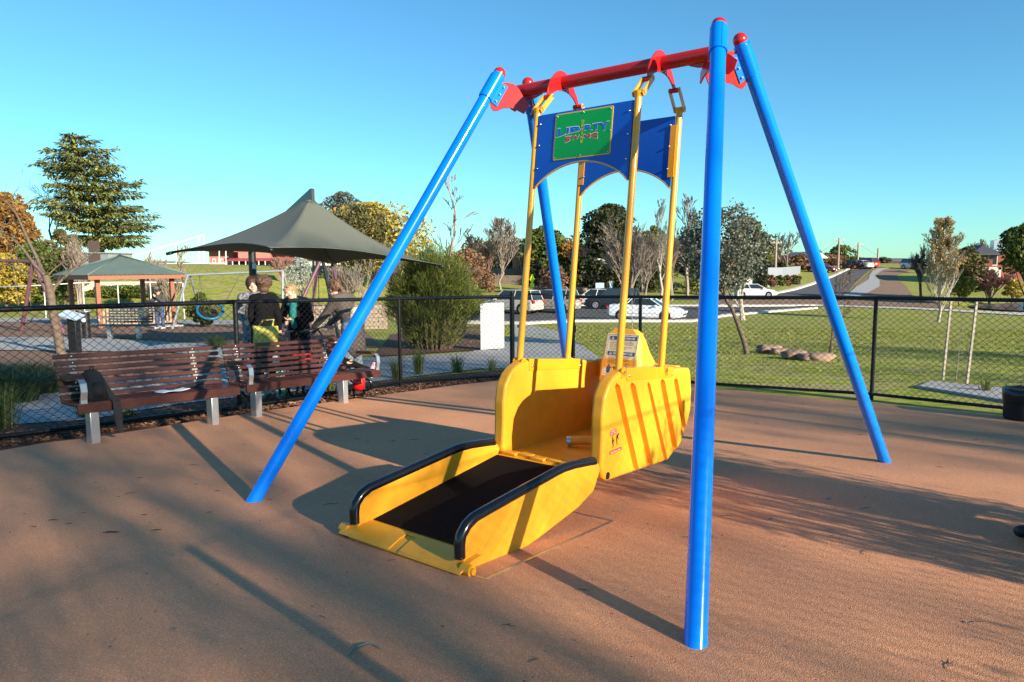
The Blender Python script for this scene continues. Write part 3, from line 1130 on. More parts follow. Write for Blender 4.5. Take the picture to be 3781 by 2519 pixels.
# steel frame let into the rubber round the ramp
fr = MB(ST)
cs = [(-0.52, -2.07), (0.49, -2.03), (0.535, -0.86), (-0.49, -0.86)]
for (a, b), (c, d_) in zip(cs, cs[1:] + cs[:1]):
    L = hypot(c - a, d_ - b)
    nx, ny = -(d_ - b) / L * 0.009, (c - a) / L * 0.009
    q = [(a + nx, b + ny), (c + nx, d_ + ny), (c - nx, d_ - ny), (a - nx, b - ny)]
    vs = [Vector((x, y, sg(x, y) + 0.003)) for x, y in q] + [Vector((x, y, sg(x, y) - 0.03)) for x, y in q]
    fr.add(vs, [(0, 3, 2, 1), (4, 5, 6, 7), (0, 1, 5, 4), (1, 2, 6, 5), (2, 3, 7, 6), (3, 0, 4, 7)])
fr.build("edging_frame", M_STEEL, label="thin rectangular steel edging set flush in the rubber under the ramp", cat="edging", origin=ST @ Vector((0, -1.4, sg(0, -1.4))))
# ------------------------------------------------------------------ ground


def axis(segs):
    out = []
    for a, b, st in segs:
        n = max(1, int(round((b - a) / st)))
        out += [a + (b - a) * i / n for i in range(n)]
    out.append(segs[-1][1])
    return out


XS = axis([(-1600, -300, 130), (-300, -120, 12), (-120, -30, 3), (-30, 70, 2), (70, 150, 4), (150, 300, 12), (300, 1600, 130)])
YS = axis([(-300, -30, 30), (-30, 10, 4), (10, 110, 2), (110, 200, 3), (200, 330, 10), (330, 1600, 110)])
g = MB()
for y in YS:
    for x in XS:
        z = gz(x, y)
        g.v.append(Vector((x, y, z)))
NX = len(XS)
for j in range(len(YS) - 1):
    for i in range(NX - 1):
        g.f.append((j * NX + i, j * NX + i + 1, (j + 1) * NX + i + 1, (j + 1) * NX + i))
        g.mi.append(0)
g.build("ground", MATS["lawn"], smooth=True, kind="structure", label="uneven green park lawn with dry patches", cat="lawn")

# rubber pad: a low slab with an irregular rim along the fences
RIM = []
for p in [(-60, 1052), (0, 1036), (110, 1017), (230, 1003), (420, 973), (640, 940), (925, 902), (1060, 884), (1188, 871), (1330, 872), (1500, 880), (1640, 892), (1806, 909), (2000, 926), (2200, 945), (2420, 968)]:
    q = G(p[0], p[1], pad_z)
    RIM.append((q.x, q.y))
RIM += [(6.9, 7.2), (6.2, 5.4), (4.4, 2.1), (2.6, -1.2), (1.4, -3.6), (-5.5, -3.6), (-7.4, 0.5), (-6.0, 4.0)]
rp = MB()
n_ = len(RIM)
top = [Vector((x, y, pad_z(x, y))) for x, y in RIM]
bot = [Vector((x, y, pad_z(x, y) - 0.13)) for x, y in RIM]
rp.add(top + bot, [tuple(range(n_))[::-1]] + [(i, (i + 1) % n_, n_ + (i + 1) % n_, n_ + i) for i in range(n_)])
rub = rp.build("rubber_surface", MATS["rubber"], kind="structure", label="terracotta coloured rubber safety surface", cat="ground")


def strip(name, pairs, m, eps=0.02, nx=6, ny=6, label=None, world_pts=False, side=0.0, f=gz):
    """a ribbon draped on the ground between two lines of points"""
    Ls = [(G(*a, f) if not world_pts else Vector((a[0], a[1], 0))) for a, b in pairs]
    Rs = [(G(*b, f) if not world_pts else Vector((b[0], b[1], 0))) for a, b in pairs]
    mb = MB()
    rows = []
    for i in range(len(pairs) - 1):
        seg_len = max((Ls[i + 1] - Ls[i]).length, (Rs[i + 1] - Rs[i]).length)
        k = max(1, min(60, int(seg_len / 1.0)))
        for t in range(k):
            rows.append((Ls[i].lerp(Ls[i + 1], t / k), Rs[i].lerp(Rs[i + 1], t / k)))
    rows.append((Ls[-1], Rs[-1]))
    wmax = max((a - b).length for a, b in rows)
    nx = max(1, min(40, int(wmax / 1.0)))
    for a, b in rows:
        for k in range(nx + 1):
            q = a.lerp(b, k / nx)
            mb.v.append(Vector((q.x, q.y, f(q.x, q.y) + eps)))
    for i in range(len(rows) - 1):
        for k in range(nx):
            o = i * (nx + 1) + k
            mb.f.append((o, o + 1, o + nx + 2, o + nx + 1))
            mb.mi.append(0)
    if side:
        # turned down edges give the slab a thickness
        M = len(mb.v)
        for i in range(len(rows)):
            for k in (0, nx):
                q = mb.v[i * (nx + 1) + k]
                mb.v.append(Vector((q.x, q.y, q.z - side)))
        for i in range(len(rows) - 1):
            for e, k in enumerate((0, nx)):
                a_, b_ = i * (nx + 1) + k, (i + 1) * (nx + 1) + k
                mb.f.append((a_, b_, M + (i + 1) * 2 + e, M + i * 2 + e))
                mb.mi.append(0)
    return mb.build(name, m, kind="structure", label=label, cat=None)


# mulch bed along the fence, concrete paths, play area bark
strip("mulch_bed", [((-60, 1075), (-60, 975)), ((300, 1010), (300, 935)), ((700, 945), (700, 895)), ((1188, 880), (1188, 848))], M_MULCH, 0.012)
strip("path", [((-60, 985), (-60, 885)), ((200, 968), (130, 900)), ((420, 930), (420, 862)), ((700, 900), (640, 830)), ((950, 868), (900, 822)), ((1100, 850), (1080, 812)), ((1200, 848), (1190, 768)), ((1420, 852), (1300, 770))], M_CONC, 0.02)
strip("path", [((-60, 806), (-60, 776)), ((200, 809), (200, 778)), ((400, 812), (390, 788)), ((620, 840), (640, 800))], M_CONC, 0.024)
strip("bark_ground", [((-60, 777), (-60, 737)), ((300, 779), (300, 735)), ((620, 800), (560, 740)), ((880, 800), (820, 742))], M_MULCHP, 0.016)
strip("bark_ground", [((-60, 884), (-60, 807)), ((200, 898), (200, 810)), ((420, 860), (420, 814)), ((620, 830), (620, 842))], M_MULCHP, 0.014)
strip("path", [((-60, 740), (-60, 731)), ((200, 742), (200, 731)), ((400, 748), (400, 737)), ((640, 745), (640, 736))], M_CONC, 0.02)
strip("mulch_bed", [((860, 822), (900, 770)), ((1010, 812), (1010, 760)), ((1110, 806), (1120, 745))], M_MULCH, 0.026)
strip("path", [((1185, 775), (1170, 740)), ((1240, 770), (1215, 748)), ((1330, 790), (1300, 765))], M_CONC, 0.028)

# car park with kerbs
strip("car_park", [((1060, 741), (1100, 706)), ((1200, 744), (1200, 705)), ((1320, 738), (1320, 704)), ((1480, 738), (1480, 704)), ((1590, 738), (1590, 705)), ((1660, 726), (1660, 706)), ((1760, 717), (1760, 706)), ((1880, 708), (1880, 704))], M_ASPH, 0.03)
strip("kerb", [((1060, 744), (1060, 741)), ((1200, 747), (1200, 744)), ((1320, 741), (1320, 738)), ((1480, 741), (1480, 738)), ((1590, 741), (1590, 738)), ((1660, 729), (1660, 726)), ((1760, 719.5), (1760, 717)), ((1880, 710), (1880, 708))], M_KERB, 0.12, side=0.2)
strip("kerb", [((1100, 706), (1100, 703.5)), ((1320, 704), (1320, 701.5)), ((1480, 704), (1480, 701.5)), ((1660, 705.5), (1660, 703)), ((1880, 704), (1880, 702))], M_KERB, 0.12, side=0.2)
# the street beyond
strip("road", [((1100, 692), (1100, 683)), ((1400, 690), (1400, 681)), ((1660, 690), (1660, 680)), ((1800, 689), (1780, 678)), ((1940, 682), (1830, 668)), ((1966, 652), (1880, 652)), ((1985, 634), (1920, 636)), ((2003, 620), (1955, 619.5)), ((2010, 613), (1985, 612))], M_ASPH, 0.05)
strip("kerb", [((1660, 679.5), (1660, 677.5)), ((1780, 677.5), (1776, 675)), ((1830, 667), (1824, 665)), ((1880, 651), (1874, 649)), ((1920, 635.5), (1914, 634)), ((1955, 619), (1950, 618))], M_KERB, 0.16, side=0.2)
strip("bare_soil", [((1640, 700), (1640, 691)), ((1800, 701), (1800, 690)), ((1960, 703), (1960, 682)), ((2100, 706), (2100, 684)), ((2200, 711), (2150, 690))], M_SOIL, 0.04)
strip("path", [((1640, 703), (1640, 700.5)), ((1900, 705), (1900, 702)), ((2100, 712), (2100, 708)), ((2360, 727), (2360, 721))], M_KERB, 0.06)
strip("bare_soil", [((1945, 683), (2100, 684)), ((1968, 656), (2084, 660)), ((1990, 636), (2058, 636)), ((2008, 619), (2100, 620))], M_SOIL, 0.06)
strip("path", [((1905, 690), (1950, 692)), ((1950, 676), (1992, 676)), ((1968, 661), (2022, 660)), ((1996, 644), (2022, 646)), ((1999, 634), (2012, 634)), ((2006, 624), (2030, 622)), ((2022, 618), (2052, 616))], M_CONC, 0.10)

# pond
wm = mat("pond_water", (0.045, 0.055, 0.06), 0.3, spec=0.25, bump=0.15, bscale=2)
pw = MB()
N = 40
cz = gz(62, 50.0) - 0.12
pw.add([Vector((62 + cos(2 * pi * i / N) * 17.5, 66 + sin(2 * pi * i / N) * 11.3, cz)) for i in range(N)], [tuple(range(N))])
pw.build("pond", wm, kind="structure", label="still grey pond beyond the lawn", cat="pond")

# distant hills
hm = mat("far_blue_green_hills", (0.055, 0.095, 0.085), 0.95, col2=(0.10, 0.12, 0.085), scale=0.02)
hl = MB()
HN = 90
for i in range(HN):
    x = -700 + 1900 * i / (HN - 1)
    hh = 8 + 9 * noise.noise(Vector((x * 0.006, 3.3, 0))) + 3.5 * noise.noise(Vector((x * 0.03, 8.3, 0))) + 1.0 * noise.noise(Vector((x * 0.15, 8.3, 0)))
    for (yy, k) in ((900, -10), (960, hh * 0.45), (1010, hh), (1150, hh * 1.15), (1400, -12)):
        hl.v.append(Vector((x, yy, k)))
for i in range(HN - 1):
    for k in range(4):
        hl.f.append((i * 5 + k, (i + 1) * 5 + k, (i + 1) * 5 + k + 1, i * 5 + k + 1))
        hl.mi.append(0)
hl.build("hills", hm, smooth=True, kind="structure")

# ------------------------------------------------------------------ chain link fences


def mesh_panel(mb, a, b, za, zb, ha, hb, cell=0.085, r=0.0023, off=0.0):
    """diamond wire between ground points a and b (2D), bottoms za/zb, heights ha/hb"""
    a, b = Vector((a[0], a[1], 0)), Vector((b[0], b[1], 0))
    L = (b - a).length
    d = (b - a).normalized()
    nrm = Vector((d.y, -d.x, 0))

    def pt(s, t, o):
        k = s / L
        return a + d * s + nrm * o + Vector((0, 0, za + (zb - za) * k + t * (ha + (hb - ha) * k)))
    Hm = (ha + hb) / 2
    # diamonds a little wider than high
    cw, chh = cell * 1.12, cell * 0.92
    slope = chh / cw
    nlines = int((L + Hm / slope) / cw) + 1
    for i in range(-int(Hm / slope / cw) - 1, nlines):
        for sgn in (1, -1):
            s0 = i * cw if sgn > 0 else i * cw
            # line s = s0 + sgn * t*H/slope
            if sgn > 0:
                sa, sb = s0, s0 + Hm / slope
            else:
                sa, sb = s0 + Hm / slope, s0
            # clip to 0..L
            t0, t1 = 0.0, 1.0
            ds = sb - sa
            lo, hi = (0 - sa) / ds, (L - sa) / ds
            if lo > hi:
                lo, hi = hi, lo
            t0, t1 = max(t0, lo), min(t1, hi)
            if t1 - t0 < 0.01:
                continue
            p0, p1 = pt(sa + ds * t0, t0, sgn * r * 0.9), pt(sa + ds * t1, t1, sgn * r * 0.9)
            dd = (p1 - p0).normalized()
            e1 = nrm * r
            e2 = dd.cross(nrm).normalized() * r
            o = len(mb.v)
            for p_ in (p0, p1):
                mb.v += [p_ + e1, p_ + e2, p_ - e1, p_ - e2]
            for k in range(4):
                k2 = (k + 1) % 4
                mb.f.append((o + k, o + k2, o + 4 + k2, o + 4 + k))
                mb.mi.append(0)
    return mb


class FP:
    """fence post: photo column x, base distance, rail tops taken from the photograph"""

    def __init__(s, vx, vyb, vyt, shift=0.0):
        q = G(vx, vyb)
        s.x, s.y, s.z = q.x, q.y, q.z
        r = ray(vx, vyt)
        s.t = CAMH + r.z * s.y / r.y
        s.h = s.t - s.z


def fence(name, label, pts, n_post_r=0.029, rail_r=0.027, cap_first=False, hidden_posts=(), cell=0.085, wr=0.0023):
    th = thing(name, label, "fence", (pts[0].x, pts[0].y, pts[0].z))
    wires = MB()
    tr, br = [], []
    for i, p in enumerate(pts):
        if i not in hidden_posts:
            MB().tube([(p.x, p.y, p.z - 0.15), (p.x, p.y, p.t - rail_r)], n_post_r, 14).build("post", M_FENCE, th, auto=40)
        tr.append((p.x, p.y, p.t - rail_r))
        br.append((p.x, p.y, p.z + 0.085))
    MB().tube(tr, rail_r, 12).build("top_rail", M_FENCE, th, auto=40)
    MB().tube(br, rail_r * 0.85, 12).build("bottom_rail", M_FENCE, th, auto=40)
    for a, b in zip(pts, pts[1:]):
        d = Vector((b.x - a.x, b.y - a.y, 0)).normalized()
        nr = Vector((d.y, -d.x, 0)) * (rail_r + 0.002)
        if nr.y > 0:
            nr = -nr
        mesh_panel(wires, (a.x + nr.x, a.y + nr.y), (b.x + nr.x, b.y + nr.y), a.z + 0.06, b.z + 0.06, a.h - 0.055, b.h - 0.055, cell=cell, r=wr)
    wires.build("chain_mesh", M_WIRE, th)
    # wire ties wound round the rails
    ties = MB()
    for a, b in zip(pts, pts[1:]):
        L = hypot(b.x - a.x, b.y - a.y)
        n = int(L / 0.063)
        for k in range(n):
            t = (k + 0.5) / n
            x, y = a.x + (b.x - a.x) * t, a.y + (b.y - a.y) * t
            zt_ = a.t + (b.t - a.t) * t - rail_r
            dx, dy = (b.x - a.x) / L, (b.y - a.y) / L
            lp = [Vector((x + dx * 0.006 * sin(q) - dy * cos(q) * (rail_r + 0.0025), y + dy * 0.006 * sin(q) + dx * cos(q) * (rail_r + 0.0025), zt_ + sin(q) * (rail_r + 0.0025))) for q in (pi * -0.1, pi * 0.25, pi * 0.5, pi * 0.75, pi * 1.1)]
            ties.tube(lp, 0.0017, 3, caps=False)
    ties.build("wire_ties", M_WIRE, th)
    return th


def lerp_post(a, b, k):
    c = FP.__new__(FP)
    c.x, c.y, c.z, c.t = (a.x + (b.x - a.x) * k, a.y + (b.y - a.y) * k, a.z + (b.z - a.z) * k, a.t + (b.t - a.t) * k)
    c.h = c.t - c.z
    return c


pc = FP(1178, 872, 678)
f0, f1 = FP(552, 951, 689), FP(921, 890, 683)
fe = lerp_post(f0, f1, -0.9)
f00 = FP(0, 1024, 706)
fm1 = lerp_post(f0, f00, 1.06)
fm2 = lerp_post(f0, f00, 1.5)
fence("chain_link_fence", "long black chain link fence behind the slatted benches", [fm2, fm1, f0, f1, pc], hidden_posts=(4,))
# heavier corner post with a domed cap
cpst = thing("fence_post", "thick black corner post with domed cap between the fence and the gate", "fence post", (pc.x, pc.y, pc.z))
MB().tube([(pc.x, pc.y, pc.z - 0.15), (pc.x, pc.y, pc.t + 0.02)], 0.043, 20).build("shaft", M_FENCE, cpst, auto=40)
cc = MB()
cc.tube([(pc.x, pc.y, pc.t + 0.02), (pc.x, pc.y, pc.t + 0.032), (pc.x, pc.y, pc.t + 0.036), (pc.x, pc.y, pc.t + 0.052)], [0.050, 0.050, 0.030, 0.028], 20)
cc.ball((pc.x, pc.y, pc.t + 0.05), 0.028, 16, 8)
cc.build("cap", M_FENCE, cpst, auto=50)
# gate: a frame with rounded upper corners
g0, g1 = FP(1192, 873, 676), FP(1318, 876, 679)
g2, g3, g4, g5 = FP(1470, 881, 679), FP(1625, 893, 680), FP(2003, 919, 681), FP(2600, 985, 690)
gate = thing("chain_link_gate", "black chain link gate with rounded upper corners next to the thick corner post", "gate", (g0.x, g0.y, g0.z))
dv = Vector((g1.x - g0.x, g1.y - g0.y, 0))
gl = dv.length
dv.normalize()


def gp(s_, z):
    return Vector((g0.x, g0.y, 0)) + dv * s_ + Vector((0, 0, z))


R_ = 0.16
path_ = [gp(0.05, g0.z + 0.08)]
path_ += [gp(0.05, g0.t - R_)]
for i in range(6):
    a = pi - pi / 2 * (i + 1) / 6
    path_.append(gp(0.05 + R_ + cos(a) * R_, g0.t - R_ + sin(a) * R_))
path_.append(gp(gl - 0.03, g1.t))
MB().tube(path_, 0.018, 12).build("gate_frame", M_FENCE, gate, smooth=True)
MB().tube([gp(0.05, g0.z + 0.08), gp(gl - 0.03, g1.z + 0.08)], 0.018, 12).build("lower_bar", M_FENCE, gate, smooth=True)
MB().tube([gp(gl - 0.03, g1.z + 0.05), gp(gl - 0.03, g1.t)], 0.018, 12).build("stile", M_FENCE, gate, smooth=True)
wm_ = MB()
mesh_panel(wm_, gp(0.06, 0)[:2], gp(gl - 0.03, 0)[:2], g0.z + 0.08, g1.z + 0.08, g0.h - 0.14, g1.h - 0.10)
wm_.build("chain_mesh", M_WIRE, gate)
hg = MB()
for z in (0.25, 0.95):
    hg.box(gp(0.03, g0.z + z), (0.09, 0.03, 0.05))
hg.build("hinge", M_FENCE, gate)
lt = MB()
lt.tube([gp(gl - 0.03, g1.z + 0.98), gp(gl + 0.035, g1.z + 0.98), gp(gl + 0.035, g1.z + 0.86)], 0.009, 8)
lt.build("latch", M_FENCE, gate)
fence("chain_link_fence", "black chain link fence facing the open lawn and the car park", [g1, g2, g3, g4, g5], n_post_r=0.028)
# the fence comes back beside the photographer (unseen; made taller and thin railed to shape its mesh shadow)
q0 = FP.__new__(FP)
q0.x, q0.y, q0.z = 7.3, 8.1, gz(7.3, 8.1)
q0.t = q0.z + 1.9
q0.h = 1.9
q1 = FP.__new__(FP)
q1.x, q1.y = 2.6, -0.6
q1.z = gz(q1.x, q1.y)
q1.t, q1.h = q1.z + 2.1, 2.1
q2 = FP.__new__(FP)
q2.x, q2.y = 1.2, -3.3
q2.z = gz(q2.x, q2.y)
q2.t, q2.h = q2.z + 2.1, 2.1
fence("chain_link_fence", "taller black chain link fence closing the side of the playground near the bin", [q0, lerp_post(q0, q1, 0.33), lerp_post(q0, q1, 0.66), q1, q2], rail_r=0.005, wr=0.0014)

# ------------------------------------------------------------------ slatted benches


def bench(label, p0, p1, ext0, ext1, arms, trim=0.0, group="slatted timber benches along the fence"):
    """p0, p1: feet of the two legs (front faces) on the pad"""
    d = Vector((p1.x - p0.x, p1.y - p0.y, 0))
    L = d.length
    ang = atan2(d.y, d.x)
    # local frame: x along the bench, y towards the back (fence), z up
    T = frame((p0.x, p0.y, p0.z), ang)
    slope = (p1.z - p0.z) / L
    sh = Matrix.Identity(4)
    sh[2][0] = slope
    T2 = T @ sh
    th = thing("park_bench", label, "bench", T, group)
    x0, x1 = -ext0, L + ext1
    SH = 0.36
    for lx in (0.0, L):
        m_ = MB(T2)
        m_.box((lx, 0.05, SH / 2 - 0.062), (0.08, 0.10, SH - 0.02))
        lg = m_.build("leg", M_ALU, th, bevel=0.006)
        m_ = MB(T2)
        m_.box((lx, 0.15, SH - 0.075), (0.05, 0.32, 0.035))
        m_.build("seat_bracket", M_ALU, lg)
        m_ = MB(T2)
        m_.prism([(0.29, SH - 0.07), (0.35, SH - 0.07), (0.425, SH + 0.40), (0.395, SH + 0.40)], lambda q, k: Vector((lx + k, q[0], q[1])), -0.03, 0.03)
        m_.build("back_bracket", mat("weathered_grey_casting", (0.24, 0.235, 0.21), 0.7, var=0.2, scale=20), lg)
    # seat slats: deep front board, then five boards
    for i, yy in enumerate([0.0, 0.062, 0.118, 0.174, 0.230, 0.284]):
        m_ = MB(T2)
        if i == 0:
            m_.box(((x0 + x1) / 2, yy, SH - 0.028), (x1 - x0, 0.034, 0.088))
        else:
            m_.box(((x0 + x1) / 2, yy, SH - 0.0 + 0.006 * (i == 5)), (x1 - x0 + 0.004 * i, 0.048, 0.032))
        m_.build("seat_slat", M_TIMBER, th, bevel=0.004)
    for k in range(7):
        z = SH + 0.045 + k * 0.0615
        y = 0.315 + 0.085 * (z - SH) / 0.42
        m_ = MB(T2)
        Rm = Matrix.Rotation(-0.2, 3, 'X')
        m_.box(((x0 + x1 - trim) / 2, y, z), (x1 - x0 - trim + 0.003 * k, 0.030, 0.041), R=Rm)
        m_.build("back_slat", M_TIMBER, th, bevel=0.004)
        if k > 0:
            for lx in (0.0, L):
                MB(T2).ball((lx, y - 0.018, z), 0.010, 8, 5, sc=(1, 0.5, 1)).build("bolt", M_BOLT, th, smooth=True)
    for lx in (0.0, L):
        for yy in (0.062, 0.118, 0.174, 0.230):
            MB(T2).ball((lx, yy, SH + 0.017), 0.007, 8, 5, sc=(1, 1, 0.5)).build("bolt", M_BOLT, th, smooth=True)
    for ax in arms:
        xx = x0 + 0.055 if ax == 0 else x1 - 0.055
        m_ = MB(T2)
        m_.prism([(0.355, SH + 0.215), (0.355, SH + 0.255), (0.08, SH + 0.265), (0.05, SH + 0.245), (0.05, SH + 0.225)], lambda q, k: Vector((xx + k, q[0], q[1])), -0.045, 0.045)
        am = m_.build("armrest", M_TIMBER, th, bevel=0.004)
        m_ = MB(T2)
        pr = [(0.09, SH + 0.222), (0.02, SH + 0.235), (-0.02, SH + 0.20), (-0.03, SH + 0.12), (-0.01, SH + 0.05), (-0.012, SH - 0.01), (0.04, SH - 0.02)]
        inner = [(a + 0.006, b - 0.003) for a, b in pr]
        m_.prism(pr + inner[::-1], lambda q, k: Vector((xx + k, q[0], q[1])), -0.028, 0.028)
        m_.build("arm_hoop", M_ALU, am)
    return th


L1, L2 = G(222, 1019, pad_z), G(497, 976, pad_z)
L3, L4 = G(597, 958, pad_z), G(796, 926, pad_z)
bench("dark red slatted bench with a black backpack on one end", L1, L2, 0.14, 0.29, (0,))
bench("dark red slatted bench whose end runs behind the slanting blue swing leg", L3, L4, 0.155, 0.62, (0, 1), 0.30)

bd_ = Vector((L2.x - L1.x, L2.y - L1.y, 0)).normalized()
bn = Vector((-bd_.y, bd_.x, 0))
bang = atan2(bd_.y, bd_.x)


def on_bench(s_, b_, h=0.376):
    q = Vector((L1.x, L1.y, L1.z)) + bd_ * s_ + bn * b_
    q.z = L1.z + (L2.z - L1.z) * s_ / (L2 - L1).length + h
    return q


# backpack
q = on_bench(0.07, 0.13)
Tb = frame(q, bang) @ Matrix.Diagonal((0.62, 0.8, 0.80, 1))
bp = thing("backpack", "slumped black backpack standing on the end of the slatted bench", "backpack", Tb)
m_ = MB(Tb)
for (z, hw, hd, yy) in ((0.0, 0.15, 0.09, 0.0), (0.06, 0.17, 0.11, 0.0), (0.15, 0.165, 0.115, 0.01), (0.24, 0.145, 0.10, 0.03), (0.31, 0.115, 0.075, 0.05), (0.355, 0.06, 0.035, 0.065)):
    for k in range(14):
        a = 2 * pi * k / 14
        ca, sa = cos(a), sin(a)
        m_.v.append(Tb @ Vector((math.copysign(abs(ca) ** 0.6, ca) * hw, yy + math.copysign(abs(sa) ** 0.6, sa) * hd, z)))
for i in range(5):
    for k in range(14):
        m_.f.append((i * 14 + k, i * 14 + (k + 1) % 14, (i + 1) * 14 + (k + 1) % 14, (i + 1) * 14 + k))
m_.f.append(tuple(range(13, -1, -1)))
m_.f.append(tuple(70 + k for k in range(14)))
m_.mi = [0] * len(m_.f)
m_.build("bag_body", M_FAB, bp, smooth=True)
MB(Tb).tube([(-0.03, 0.04, 0.34), (-0.02, 0.03, 0.39), (0.02, 0.03, 0.39), (0.03, 0.04, 0.34)], 0.010, 8).build("top_handle", M_FAB, bp, smooth=True)
m_ = MB(Tb)
for (z, hw, yy) in ((0.04, 0.10, -0.095), (0.10, 0.11, -0.125), (0.17, 0.105, -0.12), (0.22, 0.085, -0.085)):
    m_.v += [Tb @ Vector((-hw, yy + 0.05, z)), Tb @ Vector((-hw * 0.7, yy - 0.01, z)), Tb @ Vector((hw * 0.7, yy - 0.01, z)), Tb @ Vector((hw, yy + 0.05, z))]
for i in range(3):
    for k in range(3):
        m_.f.append((i * 4 + k, i * 4 + k + 1, i * 4 + k + 5, i * 4 + k + 4))
m_.f += [(3, 2, 1, 0), (12, 13, 14, 15)]
m_.mi = [0] * len(m_.f)
m_.build("front_pocket", M_FAB, bp, smooth=True)
m_ = MB(Tb)
pth = [(0.13, -0.08, 0.16), (0.165, -0.13, 0.05), (0.17, -0.235, -0.015), (0.172, -0.245, -0.12), (0.175, -0.245, -0.24), (0.19, -0.245, -0.33), (0.21, -0.25, -0.38)]
for i, p_ in enumerate(pth):
    w_ = [0.03, 0.045, 0.055, 0.058, 0.055, 0.045, 0.03][i]
    m_.v += [Tb @ (Vector(p_) + Vector((-w_, 0, 0))), Tb @ (Vector(p_) + Vector((w_, 0, 0))), Tb @ (Vector(p_) + Vector((w_, 0.02, 0.006))), Tb @ (Vector(p_) + Vector((-w_, 0.02, 0.006)))]
for i in range(len(pth) - 1):
    for k in range(4):
        m_.f.append((i * 4 + k, i * 4 + (k + 1) % 4, (i + 1) * 4 + (k + 1) % 4, (i + 1) * 4 + k))
m_.f += [(3, 2, 1, 0), tuple((len(pth) - 1) * 4 + k for k in range(4))]
m_.mi = [0] * len(m_.f)
m_.build("shoulder_strap", M_FAB, bp, smooth=True, bevel=0.003)

# paper and a dark folded umbrella-like case on the seat
q = on_bench(0.80, 0.12, 0.382)
Tq = frame(q, bang)
m_ = MB(Tq)
NPX = 8
for i in range(NPX + 1):
    for j in range(5):
        x, y = (i / NPX - 0.5) * 0.29, (j / 4 - 0.5) * 0.20
        m_.v.append(Tq @ Vector((x, y + 0.03 * x, 0.012 + 0.012 * sin(i * 0.9) * (0.5 + 0.1 * j) + 0.004 * cos(j * 1.3))))
for i in range(NPX):
    for j in range(4):
        a = i * 5 + j
        m_.f.append((a, a + 5, a + 6, a + 1))
        m_.mi.append(0)
pa = m_.build("paper", M_PAPER, smooth=True, label="loose white sheet of paper lying on the slatted bench seat", cat="paper", origin=q)
so = pa.modifiers.new("thick", 'SOLIDIFY')
so.thickness = 0.0015
q = on_bench(1.03, 0.20, 0.392)
Tq = frame(q, bang + 0.1)
m_ = MB(Tq)
m_.tube([(-0.14, 0, 0.012), (-0.10, 0, 0.016), (0.08, 0.005, 0.016), (0.12, 0.005, 0.012), (0.17, 0.005, 0.012)], [0.012, 0.022, 0.022, 0.010, 0.008], 10)
m_.build("folded_umbrella", M_FAB, smooth=True, label="short folded dark umbrella lying behind the paper on the bench", cat="umbrella", origin=q)

# ------------------------------------------------------------------ black bin at the rim of the pad
q = G(2352, 970, pad_z)
q = q + Vector((0.10, 0.16, 0))
q.z = pad_z(q.x, q.y)
bt = thing("rubbish_bin", "round black bin with a crumpled black liner standing near the fence", "bin", q)
m_ = MB()
m_.tube([(q.x, q.y, q.z), (q.x, q.y, q.z + 0.03), (q.x, q.y, q.z + 0.34)], [0.17, 0.185, 0.19], 32)
m_.build("bin_body", M_FAB, bt, auto=50)
m_ = MB()
for i, (rr_, zz) in enumerate(((0.195, 0.20), (0.203, 0.28), (0.205, 0.34), (0.19, 0.365), (0.16, 0.35), (0.14, 0.25))):
    for k in range(40):
        a = 2 * pi * k / 40
        n1 = noise.noise(Vector((cos(a) * 3, sin(a) * 3, zz * 9)))
        m_.v.append(Vector((q.x + cos(a) * (rr_ + 0.012 * n1), q.y + sin(a) * (rr_ + 0.012 * n1), q.z + zz + 0.02 * n1)))
for i in range(5):
    for k in range(40):
        m_.f.append((i * 40 + k, i * 40 + (k + 1) % 40, (i + 1) * 40 + (k + 1) % 40, (i + 1) * 40 + k))
        m_.mi.append(0)
m_.build("bin_liner", mat("shiny_black_plastic_film", (0.008, 0.008, 0.01), 0.25), bt, smooth=True)
# ------------------------------------------------------------------ plants


def leaf_quads(mb, c, n, r, size, rn, flat=0.0, droop=0.0, aspect=0.55, shell=0.5):
    """n small rhombic leaves inside an ellipsoid c, r=(rx,ry,rz)"""
    for _ in range(n):
        while True:
            a = Vector((rn.uniform(-1, 1), rn.uniform(-1, 1), rn.uniform(-1, 1)))
            if a.length <= 1 and a.length > 0.01:
                break
        a = a.normalized() * (a.length ** shell)
        p = Vector((c[0] + a.x * r[0], c[1] + a.y * r[1], c[2] + a.z * r[2]))
        d = Vector((rn.gauss(0, 1), rn.gauss(0, 1), rn.gauss(0, 1) * (1 - flat) - droop)).normalized()
        e = Vector((rn.gauss(0, 1), rn.gauss(0, 1), rn.gauss(0, 1) * (1 - flat)))
        e = (e - d * e.dot(d)).normalized()
        s = size * rn.uniform(0.6, 1.35)
        o = len(mb.v)
        mb.v += [p - d * s, p + e * s * aspect, p + d * s, p - e * s * aspect]
        mb.f.append((o, o + 1, o + 2, o + 3))
        mb.mi.append(0)


